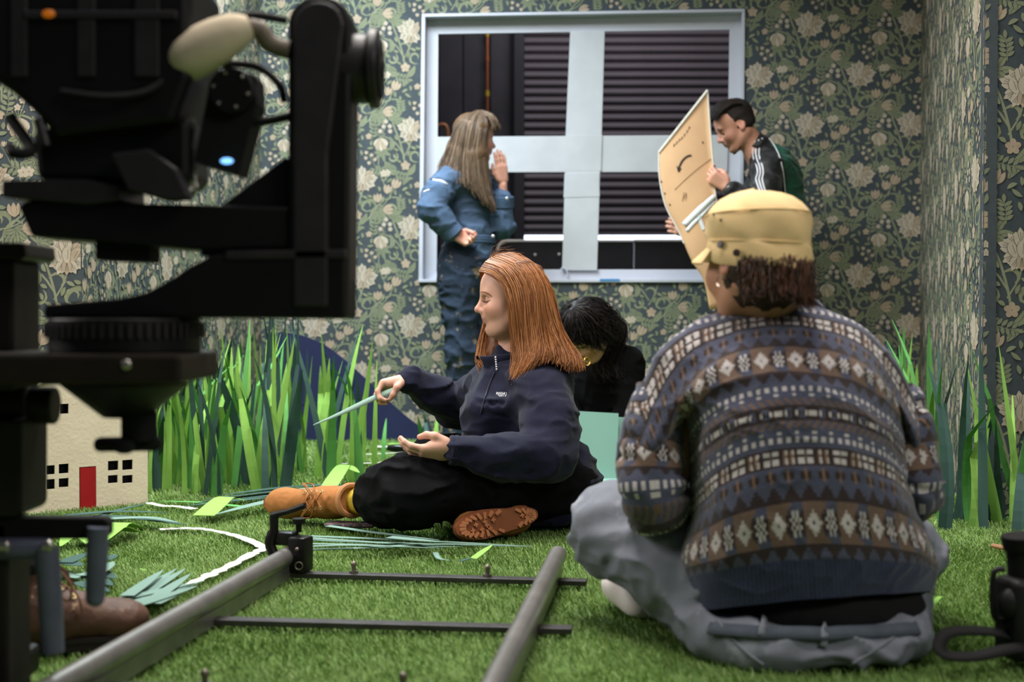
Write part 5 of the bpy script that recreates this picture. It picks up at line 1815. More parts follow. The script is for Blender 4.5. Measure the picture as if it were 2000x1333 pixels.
    if len(wbp) > 6:
        v, q = ribbon(wbp, .026, .003, (0, -.72, .69)); put('waistband', mesh_np('waistband', v, q), m_wb, jn)
        for px, py, hgt in ((1490, 1224, 44), (1610, 1243, 50)):
            lp = surf_many(jm, [(px + 2 - .12 * t_, py - hgt / 2 + t_) for t_ in range(0, hgt + 1, 6)], .005)
            if len(lp) > 2:
                v, q = ribbon(lp, .013, .003, (0, -1, .1)); put('belt_loop', mesh_np('belt_loop', v, q), M('faded_denim', (122, 126, 134), .85, bump=.3, bscale=300), jn)
    for k, line in enumerate(([(1400 + 7 * i, 1210 + 9.5 * i * (1 - i * .022)) for i in range(14)], [(1640 + 9 * i, 1308 - 4 * i - .12 * i * i) for i in range(18)])):
        sp = surf_many(jm, line, .001)
        if len(sp) > 3:
            b = B(); b.tube(sp, .0028, 6); b.put('seam', M('faded_denim', (122, 126, 134), .85), jn)
    # --- white shoe showing under the left knee
    s = SDF()
    f0, f1_ = G(1258, 1175, .035), G(1212, 1142, .055)
    s.cone(f0, f1_, .040, .038, .03); s.ell((f0 + f1_) / 2 + A([0, .02, .01]), (.055, .06, .04), None, .03)
    s.cone(f0, an[1], .04, .04, .03)
    s.plane(A([0, 2.5, .006]), (0, 0, -1), .006)
    put('shoe', s.mesh('shoe', .0045, None, 2, .004), M('white_canvas', (222, 214, 210), .7, bump=.1, bscale=200), root)
    # --- cap
    m_cap = M('yellow_cotton', (226, 195, 142), .9, var=.06, vscale=20, bump=.25, bscale=500, sheen=.1, spec=.15)
    cap = thing('cap', 'faded yellow cotton cap on the head of the sweater wearer', 'cap', tuple(T(0, 0, .02)))
    prof = [(-.002, .1065, .0835), (.004, .1095, .0865), (.020, .1110, .0880), (.036, .1110, .0880), (.043, .1100, .0870), (.047, .1090, .0862), (.051, .1105, .0878), (.066, .1125, .0900), (.082, .1130, .0910),
            (.096, .1115, .0900), (.101, .1090, .0880), (.108, .1030, .0835), (.118, .0920, .0745), (.128, .0760, .0610), (.135, .056, .045), (.139, .032, .026), (.1405, .004, .003)]
    prof = [(z * 1.22, a, b) for z, a, b in prof]
    CZ = -.038
    n = 90
    v = []
    for z, rx, ry in prof:
        for i in range(n):
            a = 2 * math.pi * i / n
            k_ = .5 + .5 * math.cos(a)
            wob = .0016 * math.sin(5 * a + z * 60) + .0010 * math.sin(11 * a + z * 160)
            dz = .045 * k_ * max(0, 1 - z / .14) - .010 * (1 - k_) * min(1, z / .11)
            v.append(T(-.016 + (rx + wob) * math.cos(a), (ry + wob) * math.sin(a), z + CZ + dz + .0012 * math.sin(3 * a + 40 * z)))
    q = [(j * n + i, j * n + (i + 1) % n, (j + 1) * n + (i + 1) % n, (j + 1) * n + i) for j in range(len(prof) - 1) for i in range(n)]
    cm = mesh_np('crown', v, q)
    put('crown', cm, m_cap, cap)
    # stitched seams: band top and top panel
    for z, rx, ry, r_ in ((.055, .1105, .0875, .0014), (.121, .1118, .0902, .0016)):
        ring = []
        for i in range(70):
            a = 2 * math.pi * i / 70
            k_ = .5 + .5 * math.cos(a)
            dz = .045 * k_ * max(0, 1 - z / .14) - .010 * (1 - k_) * min(1, z / .11)
            ring.append(T(-.016 + rx * math.cos(a), ry * math.sin(a), z + CZ + dz))
        b = B(); b.tube(ring, r_, 6, closed=True); b.put('seam', m_cap, cap)
    # visor
    vv = []
    nu, nv = 24, 7
    for i in range(nu):
        a = math.radians(-72 + 144 * i / (nu - 1))
        for j in range(nv):
            s_ = j / (nv - 1)
            ext = .056 * s_ * math.cos(a * .9) ** .8
            vv.append(T(-.016 + .107 * math.cos(a) + ext, (.085 + .010 * s_) * math.sin(a), .030 * (.5 + .5 * math.cos(a)) + .004 - .018 * s_ - .014 * (math.sin(a) ** 2) * s_))
    nn = len(vv)
    vv += [x - HR @ A([0, 0, .004]) for x in vv]
    qq = []
    for i in range(nu - 1):
        for j in range(nv - 1):
            a = i * nv + j
            qq += [(a, a + 1, a + nv + 1, a + nv), (nn + a, nn + a + nv, nn + a + nv + 1, nn + a + 1)]
    for i in range(nu - 1):
        a = i * nv + nv - 1
        qq.append((a, nn + a, nn + a + nv, a + nv))
    put('visor', mesh_np('visor', vv, qq), m_cap, cap)
    # strap tab with buttons, eyelet
    tb = surf_many(cm, [(1372, 462), (1390, 472), (1408, 480), (1425, 486)], .003)
    if len(tb) == 4:
        v_, q_ = ribbon(tb, [.020, .020, .020, .012], .003, (-.5, -.8, .2)); put('strap_tab', mesh_np('strap_tab', v_, q_), m_cap, cap)
    for px, py in ((1412, 480), (1443, 494)):
        h = surf(cm, px, py, .0055)
        if h:
            b = B(); b.cyl(tuple(h[0]), tuple(h[0] + h[1] * .004), .0072, .0066, 20); b.put('button', M('dark_button', (46, 34, 30), .35), cap)
    for px, py in ((1408, 430), (1394, 419)):
        h = surf(cm, px, py, .0)
        if h:
            b = B(); b.cyl(tuple(h[0] - h[1] * .001), tuple(h[0] + h[1] * .001), .0028, seg=12); b.put('eyelet', M('dark_eyelet', (60, 50, 34), .6), cap)
    # --- hair below the cap
    gd = []
    for a in np.linspace(math.radians(108), math.radians(262), 13):
        ca, sa = math.cos(a), math.sin(a)
        w = .5 - .5 * math.cos(a)
        ln = .052 + .020 * w ** 2 + (.01 if sa < 0 else 0)
        gd.append([T(-.016 + .096 * ca, .078 * sa, .010), T(-.018 + .102 * ca, .082 * sa, -.012), T(-.020 + .102 * ca, .080 * sa, -.03), T(-.022 + .098 * ca, .076 * sa, -.03 - ln * .5), T(-.026 + .100 * ca, .076 * sa, -.02 - ln)])
    hcols = ((74, 48, 34), (58, 38, 28), (96, 62, 42), (48, 32, 25))
    m_h = M('brown_hair', (70, 46, 32), .45, attr='tint', spec=.4)
    s = SDF()
    s.ell(T(-.022, 0, -.025), (.098, .078, .084), HR, .02)
    s.ell(T(.085, 0, -.03), (.095, .10, .13), HR, .02, True)
    s.plane(T(0, 0, .02), HR @ A([0, 0, 1.]), .01)
    put('hair_mass', s.mesh('hair_mass', .0045, folds(.005, (60, 60, 30)), 2, .008), M('brown_hair_mass', (52, 34, 26), .6, var=.2, vscale=80), root)
    hair_strands('hair', gd, 1600, .0013, m_h, root, .004, 12, 11, None, .007, .7, hcols)
    # earring
    e0 = T(-.002, .082, -.047)
    b = B(); b.tube([e0 + HR @ A([.0105 * math.cos(a), .002, .0105 * math.sin(a)]) for a in np.linspace(0, 6.283, 25)[:-1]], .0011, 6, closed=True)
    b.put('hoop_earring', M('earring_silver', (220, 205, 190), .2, metal=.9), root)
capman()
# ------------------------------------------------------------------ standing woman in denim
def standing():
    root = thing('person', 'standing long-haired woman in blue denim boiler suit, hand at mouth', 'person', (P(905, 860, 6.72)[0], 6.72, 0))
    hc, sc = P(927, 270, 6.74), .97
    HR = rotm(.42, .05)
    neck = P(915, 326, 6.75)
    chest, waist, pelvis = P(912, 385, 6.75), P(918, 462, 6.75), P(913, 512, 6.75)
    shR, elR, wrR = P(874, 352, 6.63), P(842, 408, 6.54), P(886, 458, 6.57)
    shL, elL, wrL = P(945, 352, 6.86), P(983, 442, 6.76), P(982, 362, 6.73)
    hipR, knR, anR = P(893, 522, 6.68), P(903, 690, 6.68), P(892, 838, 6.72)
    hipL, knL, anL = P(933, 522, 6.83), P(930, 690, 6.86), P(918, 838, 6.88)
    s = SDF()
    T = head_prims(s, hc, HR, sc, False, neck, .048)
    s.cone(neck, chest, .05, .08, .04).cone(chest, pelvis, .08, .09, .05)
    for a, b, c in ((shR, elR, wrR), (shL, elL, wrL)):
        s.cone(chest + A([0, 0, .04]), a, .06, .04, .04).cone(a, b, .035, .03, .02).cone(b, c, .03, .022, .02)
    for a, b, c in ((hipR, knR, anR), (hipL, knL, anL)):
        s.cone(pelvis, a, .08, .07, .03).cone(a, b, .06, .045, .03).cone(b, c, .042, .033, .02)
    hand_prims(s, wrL + A([0, 0, .015]), (-.10, -.05, 1), (-.75, -.55, -.1), (.06, .05, .07, .1), -1, ((.02, .028, .004), (.045, .046, .006), (.07, .052, .006), (.094, .050, .004)), .98, .6, .05)
    hand_prims(s, wrR, (.86, .05, -.45), (.35, .6, .5), (.9, 1.0, 1.05, 1.1), 1, None, .95)
    put('body', body_mesh(s, .0040, (hc, HR, sc), (206, 152, 132), (170, 100, 92), (196, 122, 104)), SKIN('skin_rosy', (206, 152, 132)), root)
    face_bits(T, root, M('brown_brow', (110, 84, 62), .8), M('brown_lash', (120, 76, 58), .8), sc, False)
    m_dn = M('blue_denim', (72, 92, 118), .85, var=.14, vscale=14, bump=.25, bscale=400, spots=((190, 200, 212), 11, .74), spec=.2)
    m_dn2 = M('paint_stained_denim', (44, 56, 74), .85, var=.22, vscale=10, bump=.25, bscale=400, spots=((140, 124, 104), 12, .60), spec=.2)
    s = SDF()
    s.cone(chest + A([0, 0, .05]), waist, .112, .108, .05).cone(waist, pelvis, .108, .132, .04)
    s.cone(shR + A([.03, 0, 0]), shL + A([-.03, 0, 0]), .062, .06, .04)
    s.cone(chest, neck + A([0, 0, -.02]), .10, .06, .04)
    s.chain([shR, (shR + elR) / 2 + A([-.01, -.01, 0]), elR, (elR + wrR) / 2, wrR - (wrR - elR) * .12], [.066, .066, .062, .054, .047], .03)
    s.chain([shL, elL, elL * .3 + wrL * .7], [.062, .055, .046], .03)
    d = mix_disp(folds(.012, (12, 12, 24), 2.5), folds(.005, (30, 30, 40), 7.0))
    top_me = s.mesh('denim_top', .0055, d, 2, .02)
    put('denim_top', top_me, m_dn, root)
    for ln_, w_ in (([(845, 352), (852, 353), (860, 354), (868, 358), (874, 362)], .012), ([(828, 376), (833, 373), (839, 371)], .009), ([(868, 323), (876, 321), (884, 322)], .009)):
        p_ = surf_many(top_me, ln_, .0015)
        if len(p_) > 2:
            v_, q_ = ribbon(catmull(p_, 12), w_, .001, (0, -1, 0)); put('paint_mark', mesh_np('paint_mark', v_, q_), M('white_paint_smear', (214, 216, 220), .7), root)
    s = SDF()
    s.cone(pelvis + A([0, 0, .03]), pelvis + A([0, 0, -.05]), .130, .138, .04)
    for a, b, c in ((hipR, knR, anR), (hipL, knL, anL)):
        s.cone(a, b, .104, .076, .04).cone(b, c, .076, .068, .04)
    d = mix_disp(folds(.014, (11, 11, 18), 6.5), folds(.005, (30, 30, 40), 1.0))
    put('denim_trousers', s.mesh('denim_trousers', .006, d, 2, .02), m_dn2, root)
    b = B()
    for r_, dz in ((.124, 0), (.124, .012), (.122, .024)):
        b.tube([waist + A([0.0 + r_ * math.cos(q), r_ * .95 * math.sin(q), dz - .03]) for q in np.linspace(0, 6.283, 33)[:-1]], .008, 6, closed=True)
    b.put('waistband', m_dn, root)
    for w, e, r_ in ((wrR, elR, .050), (elL * .3 + wrL * .7, elL, .050)):
        dd = (w - e) / np.linalg.norm(w - e); u1 = np.cross(dd, A([0, 1, 0.1])); u1 /= np.linalg.norm(u1); u2 = np.cross(dd, u1)
        b = B()
        for off in (-.045, -.034, -.023, -.012, -.002):
            b.tube([w + dd * off + (u1 * math.cos(q) + u2 * math.sin(q)) * r_ for q in np.linspace(0, 6.283, 25)[:-1]], .0075, 6, closed=True)
        b.put('turned_cuff', m_dn, root)
    for dx, px, py in ((0, 963, 462), (1, 990, 388)):
        c = P(px, py, 6.60 if dx == 0 else 6.66)
        b = B(); b.ball(tuple(c), .009, (1, .5, 1), seg=12); b.put('metal_button', M('zip_silver', (200, 200, 205), .3, metal=.7), root)
    for an in (anR, anL):
        s = SDF(); s.cone(A([an[0] - .02, an[1], .045]), A([an[0] + .13, an[1] - .02, .036]), .044, .036, .02); s.plane((0, 6, .004), (0, 0, -1), .004)
        put('shoe', s.mesh('shoe', .007, None, 1, .004), M('dark_shoe', (36, 40, 52), .6), root)
    # hair
    near = [[(930, 218, 6.70), (897, 238, 6.645), (876, 288, 6.635), (862, 320, 6.62), (856, 338, 6.60)],
            [(932, 217, 6.69), (908, 240, 6.625), (894, 295, 6.612), (886, 335, 6.585), (884, 352, 6.565)],
            [(936, 217, 6.69), (922, 243, 6.615), (914, 300, 6.602), (915, 345, 6.59), (922, 372, 6.59)],
            [(939, 218, 6.69), (938, 245, 6.62), (932, 300, 6.605), (938, 355, 6.60), (949, 398, 6.60)],
            [(943, 219, 6.69), (952, 245, 6.645), (945, 300, 6.625), (952, 360, 6.62), (969, 412, 6.62)]]
    far = [[(x, y, 13.46 - Y) for x, y, Y in g] for g in near]
    bang = [[(936, 217, 6.70), (952, 226, 6.672), (961, 240, 6.668), (963, 256, 6.672)], [(940, 217, 6.72), (957, 224, 6.70), (968, 238, 6.70), (970, 254, 6.71)], [(940, 217, 6.76), (957, 225, 6.77), (968, 240, 6.78), (969, 254, 6.79)]]
    cols = ((98, 80, 65), (84, 68, 55), (118, 98, 80), (70, 57, 46), (132, 111, 90))
    m_h = M('light_brown_hair', (122, 94, 68), .42, attr='tint', spec=.4)
    s = SDF()
    s.ell(T(-.020, 0, .038), A([.100, .082, .092]) * sc, HR, .01)
    s.ell(T(.085, 0, -.03), A([.080, .072, .09]) * sc, HR, .012, True)
    for g in [[P(*q) for q in g] for g in near + far]:
        pts = [q + (A([hc[0], hc[1], q[2]]) - q) * .16 for q in g]
        s.chain(pts[1:], [.022, .028, .026, .012], .02)
    put('hair_mass', s.mesh('hair_mass', .006, folds(.005, (60, 60, 9)), 2, .008), M('light_brown_hair_mass', (92, 70, 50), .55, var=.2, vscale=60, stretch=(1, 1, .15)), root)
    for k, (g, n) in enumerate(((near, 1300), (far, 500), (bang, 350))):
        hair_strands('hair', [[P(*q) for q in x] for x in g], n, .0018, m_h, root, .005, 20 + k, 10, None, .005, .6, cols)
standing()

# ------------------------------------------------------------------ man in the black track jacket
def jacketman():
    root = thing('person', 'dark-haired man in black striped track jacket holding cardboard', 'person', (P(1510, 860, 6.55)[0], 6.55, 0))
    hc, sc = P(1436, 245, 6.52), .97
    HR = rotm(math.pi + .06, .50)
    neck = P(1482, 302, 6.54)
    chest, pelvis = P(1512, 372, 6.56), P(1522, 540, 6.56)
    shL, elL, wrL = P(1500, 330, 6.42), P(1488, 420, 6.32), P(1420, 364, 6.33)
    shR, elR, wrR = P(1500, 332, 6.70), P(1440, 430, 6.66), P(1352, 458, 6.55)
    hips = [(P(1505, 545, 6.46), P(1505, 700, 6.42), P(1510, 835, 6.46)), (P(1540, 545, 6.66), P(1535, 700, 6.62), P(1545, 835, 6.68))]
    s = SDF()
    T = head_prims(s, hc, HR, sc, True, neck, .055)
    s.cone(neck, chest, .06, .09, .04).cone(chest, pelvis, .09, .1, .05)
    for a, b, c in ((shL, elL, wrL), (shR, elR, wrR)):
        s.cone(chest + A([0, 0, .04]), a, .06, .045, .04).cone(a, b, .04, .034, .02).cone(b, c, .033, .024, .02)
    for a, b, c in hips:
        s.cone(pelvis, a, .08, .075, .03).cone(a, b, .07, .05, .03).cone(b, c, .045, .035, .02)
    hand_prims(s, wrL, (-.80, .12, .55), (-.45, -.15, .85), (.75, .85, .9, .95), 1, ((.02, .028, .010), (.045, .040, .024), (.066, .036, .036), (.084, .026, .040)), 1.0)
    hand_prims(s, wrR, (-.85, -.30, .35), (-.3, -.2, .9), (.55, .6, .65, .7), 1, ((.02, .028, .010), (.045, .040, .024), (.066, .036, .036), (.084, .026, .040)), 1.0)
    put('body', body_mesh(s, .0040, (hc, HR, sc), (198, 146, 124), (150, 92, 84), (186, 118, 100)), SKIN('skin_neutral', (198, 146, 124)), root)
    m_dk = M('near_black_hair', (30, 23, 21), .5, attr='tint', spec=.4)
    face_bits(T, root, M('black_brow', (34, 26, 24), .8), M('black_lash', (30, 24, 22), .8), sc)
    # hair: solid cap plus short strands
    s = SDF()
    s.ell(T(-.016, 0, .040), A([.099, .079, .092]) * sc, HR, .01)
    s.ell(T(.03, 0, .10), A([.062, .058, .034]) * sc, HR, .02)
    s.ell(T(-.032, 0, -.008), A([.074, .0755, .062]) * sc, HR, .012)
    s.ell(T(.100, 0, -.045), A([.085, .10, .105]) * sc, HR, .015, True)
    s.ell(T(-.008, .090, -.010), A([.020, .026, .034]) * sc, HR, .008, True); s.ell(T(-.008, -.090, -.010), A([.020, .026, .034]) * sc, HR, .008, True)
    s.plane(T(-.06, 0, -.045), HR @ A([-.3, 0, -1.]), .01)
    put('hair_mass', s.mesh('hair_mass', .0045, folds(.004, (80, 80, 80)), 1, .006), M('near_black_hair_mass', (34, 26, 24), .7, var=.3, vscale=150, bump=.6, bscale=300), root)
    gd = []
    for a in np.linspace(-1.3, 1.3, 9):
        gd.append([T(-.06, .06 * a, .11 - .02 * a * a), T(-.01, .062 * a, .132 - .02 * a * a), T(.04, .058 * a, .130 - .02 * a * a), T(.075, .054 * a, .112 - .018 * a * a), T(.092, .05 * a, .092 - .015 * a * a)])
    hair_strands('hair', gd, 900, .0013, m_dk, root, .005, 31, 8, None, .003, .5, ((34, 26, 24), (46, 34, 30), (26, 20, 18)))
    # stubble along the jaw
    b_ = SDF()
    for y in (-1, 1):
        b_.cone(T(-.012, .055 * y, -.04), T(.045, .030 * y, -.098), .0165, .016, .01); b_.cone(T(.045, .030 * y, -.098), T(.070, 0, -.107), .016, .018, .01)
    b_.plane(T(0, 0, -.078), HR @ A([.55, 0, 1.]), .006)
    put('beard', b_.mesh('beard', .004, folds(.002, (120, 120, 120)), 1, .004), M('dark_stubble', (86, 62, 54), .9, var=.3, vscale=300), root)
    # jacket
    m_jk = M('black_tracksuit', (22, 22, 26), .55, attr='tint', sheen=.1, bump=.12, bscale=300, spec=.35)
    s = SDF()
    s.cone(chest + A([0.01, 0, .05]), pelvis + A([0, 0, .06]), .128, .125, .05)
    s.cone(shL + A([.02, .03, .0]), shR + A([.02, -.03, 0]), .072, .07, .05)
    s.ell(P(1512, 330, 6.56), (.105, .15, .10), None, .05)
    s.cone(neck + A([.03, 0, -.02]), neck + A([.0, 0, .028]), .085, .070, .03)
    s.chain([shL, (shL + elL) / 2, elL, (elL + wrL) / 2, wrL + (elL - wrL) * .16], [.074, .072, .064, .056, .042], .03)
    s.chain([shR, elR, wrR + (elR - wrR) * .16], [.07, .06, .04], .03)
    me = s.mesh('track_jacket', .005, mix_disp(folds(.012, (11, 11, 22), 3.3), folds(.004, (30, 30, 40), 5.0)), 2, .02)
    v = coords(me)
    edge = np.interp(v[:, 2], [P(0, 400, 6.5)[2], P(0, 340, 6.5)[2], P(0, 300, 6.5)[2], P(0, 265, 6.5)[2]], [P(1534, 0, 6.5)[0], P(1528, 0, 6.5)[0], P(1515, 0, 6.5)[0], P(1500, 0, 6.5)[0]])
    green = v[:, 0] > edge
    paint(me, 'tint', np.where(green[:, None], A(lin((18, 74, 56))), A(lin((15, 15, 18)))))
    jk = put('track_jacket', me, m_jk, root)
    m_st = M('white_stripe', (214, 214, 220), .6)
    for k in range(3):
        line = [(1476 + 6.5 * k - 1.5 * (k == 0), 276 - 3 * k), (1471 + 6 * k, 292), (1472 + 6 * k, 308), (1478 + 5.5 * k, 324), (1480 + 5.5 * k, 338), (1477 + 6 * k, 350), (1481 + 5.5 * k, 364), (1486 + 5 * k, 380), (1488 + 5 * k, 400)]
        p = surf_many(me, line, .0015)
        if len(p) > 4:
            p = catmull(p, 30); v_, q_ = ribbon(p, .0075, .001, (0, -1, 0)); put('sleeve_stripe', mesh_np('sleeve_stripe', v_, q_), m_st, jk)
    p = surf_many(me, [(1501, 270), (1511, 283), (1520, 300), (1526, 320), (1530, 340), (1532, 360), (1534, 380)], .0015)
    if len(p) > 4:
        p = catmull(p, 24); v_, q_ = ribbon(p, .005, .001, (0, -1, 0)); put('back_piping', mesh_np('back_piping', v_, q_), m_st, jk)
    dd = (wrL - elL) / np.linalg.norm(wrL - elL); u1 = np.cross(dd, A([0, 1, 0.1])); u1 /= np.linalg.norm(u1); u2 = np.cross(dd, u1)
    b = B()
    for off in (-.045, -.034, -.023):
        b.tube([wrL + dd * off + (u1 * math.cos(q) + u2 * math.sin(q)) * .034 for q in np.linspace(0, 6.283, 21)[:-1]], .008, 6, closed=True)
    b.put('cuff', m_jk if False else M('black_rib', (20, 20, 23), .8), jk)
    b = B(); b.tube([wrL + dd * -.006 + (u1 * math.cos(q) + u2 * math.sin(q)) * .030 for q in np.linspace(0, 6.283, 21)[:-1]], .0035, 6, closed=True); b.put('bracelet', M('plated_steel', (120, 112, 102), 0.4, metal=.7), root)
    s = SDF()
    s.cone(pelvis + A([0, 0, .06]), pelvis + A([0, 0, -.04]), .125, .128, .04)
    for a, b_, c in hips: s.cone(a, b_, .098, .075, .04).cone(b_, c, .074, .062, .03)
    put('trousers', s.mesh('trousers', .008, folds(.008, (14, 14, 20)), 1, .012), M('dark_trousers', (30, 30, 36), .8), root)
    for a, b_, c in hips:
        s = SDF(); s.cone(A([c[0] + .02, c[1], .045]), A([c[0] - .13, c[1] - .02, .036]), .044, .036, .02); s.plane((0, 6, .004), (0, 0, -1), .004)
        put('shoe', s.mesh('shoe', .008, None, 1, .004), M('dark_shoe', (36, 40, 52), .6), root)
jacketman()

# ------------------------------------------------------------------ cardboard sheet he holds
def cardboard():
    rows = [((1287, 298, 6.44), (1382, 177, 6.40)), ((1288, 346, 6.42), (1387, 250, 6.385)), ((1300, 402, 6.40), (1394, 335, 6.37)), ((1326, 453, 6.38), (1398, 385, 6.36)), ((1350, 508, 6.36), (1412, 450, 6.36)), ((1374, 548, 6.36), (1428, 510, 6.37)), ((1386, 606, 6.38), (1450, 590, 6.40))]
    Lc = catmull([P(*r[0]) for r in rows], 31); Rc = catmull([P(*r[1]) for r in rows], 31)
    nu = 11
    grid = A([[Lc[i] * (1 - u) + Rc[i] * u + A([0, -.018 * math.sin(math.pi * u), 0]) for u in np.linspace(0, 1, nu)] for i in range(31)])
    n = A([-.25, -.95, .1]); n /= np.linalg.norm(n)
    v = np.concatenate([grid.reshape(-1, 3), grid.reshape(-1, 3) - n * .006])
    N = 31 * nu
    q = []
    for i in range(30):
        for j in range(nu - 1):
            a = i * nu + j
            q += [(a, a + 1, a + nu + 1, a + nu), (N + a, N + a + nu, N + a + nu + 1, N + a + 1)]
    for i in range(30):
        for j in (0, nu - 1):
            a = i * nu + j; q.append((a, a + nu, N + a + nu, N + a))
    for j in range(nu - 1):
        for i in (0, 30):
            a = i * nu + j; q.append((a, a + 1, N + a + 1, N + a))
    root = thing('cardboard_sheet', 'bent brown cardboard sheet with arrow print held upright by a man', 'cardboard', tuple(grid[15, 5]))
    me = mesh_np('sheet', v, q)
    sh_ = put('sheet', me, M('brown_cardboard', (196, 158, 120), .85, var=.06, vscale=8, bump=.1, bscale=60, stretch=(1, 1, 1)), root)
    m_tape = M('pale_packing_tape', (206, 210, 210), .45)
    m_ink = M('black_print', (42, 36, 34), .7)
    def line(pxs, w, mat, name, nrm=n, lift=.0015, k=16, taper=False):
        p = surf_many(me, pxs, lift)
        if len(p) < 2: return
        p = catmull(p, k) if len(p) > 2 else np.linspace(p[0], p[1], k)
        ws = w * np.linspace(.35, 1, k) if taper else w
        v_, q_ = ribbon(p, ws, .0008, nrm); put(name, mesh_np(name, v_, q_), mat, root)
    line([(1336, 440), (1350, 426), (1366, 410), (1382, 394), (1395, 382)], .030, m_tape, 'tape')
    line([(1341, 452), (1354, 437), (1370, 421), (1385, 404), (1396, 393)], .018, m_tape, 'tape')
    line([(1363, 420), (1369, 434), (1376, 450)], .020, m_tape, 'tape')
    b = B(); b.tube([x + n * .001 for x in catmull(grid[0], 20)], .0075, 6); b.put('torn_edge', M('worn_white_edge', (205, 200, 190), .7), root)
    b = B(); b.tube([grid[i, nu - 1] for i in range(0, 18)], .0045, 6); b.put('torn_edge', M('worn_white_edge', (205, 200, 190), .7), root)
    b = B(); b.tube([grid[i, 0] for i in range(0, 18)], .0040, 6); b.put('torn_edge', M('worn_white_edge', (205, 200, 190), .7), root)
    # curved arrow print and faint marks
    line([(1326, 331), (1328, 323), (1333, 314), (1340, 307), (1347, 304), (1350, 305)], .009, m_ink, 'arrow_print', k=24, taper=False)
    line([(1322.5, 325), (1325.5, 336)], .006, m_ink, 'arrow_head', k=4); line([(1330, 329), (1325.5, 336)], .006, m_ink, 'arrow_head', k=4)
    line([(1318, 371), (1340, 349), (1362, 330), (1388, 310)], .003, M('cardboard_crease', (160, 124, 92), .9), 'crease', k=12)
    m_pen = M('pencil_mark', (126, 98, 76), .8)
    for k, (x, y) in enumerate(((1317, 284), (1322, 279), (1327, 274), (1332, 270), (1337, 264), (1342, 257), (1346, 250))):
        line([(x - 1, y + 3), (x, y - 3)], .0035, m_ink if k == 0 else m_pen, 'pen_mark', k=4); line([(x - 1, y), (x + 2, y - 2)], .0025, m_pen, 'pen_mark', k=4)
    for a_, c_ in (((1333, 393), (1336, 376)), ((1336, 386), (1341, 378)), ((1336, 386), (1340, 392)), ((1341, 388), (1339, 376))):
        line([a_, c_], .0025, m_pen, 'pen_mark', k=4)
    for x, y in ((1372, 278), (1291, 355), (1298, 378), (1308, 400)):
        line([(x, y - 1.5), (x + 1, y + 2)], .006, m_ink, 'pen_mark', k=4)
cardboard()

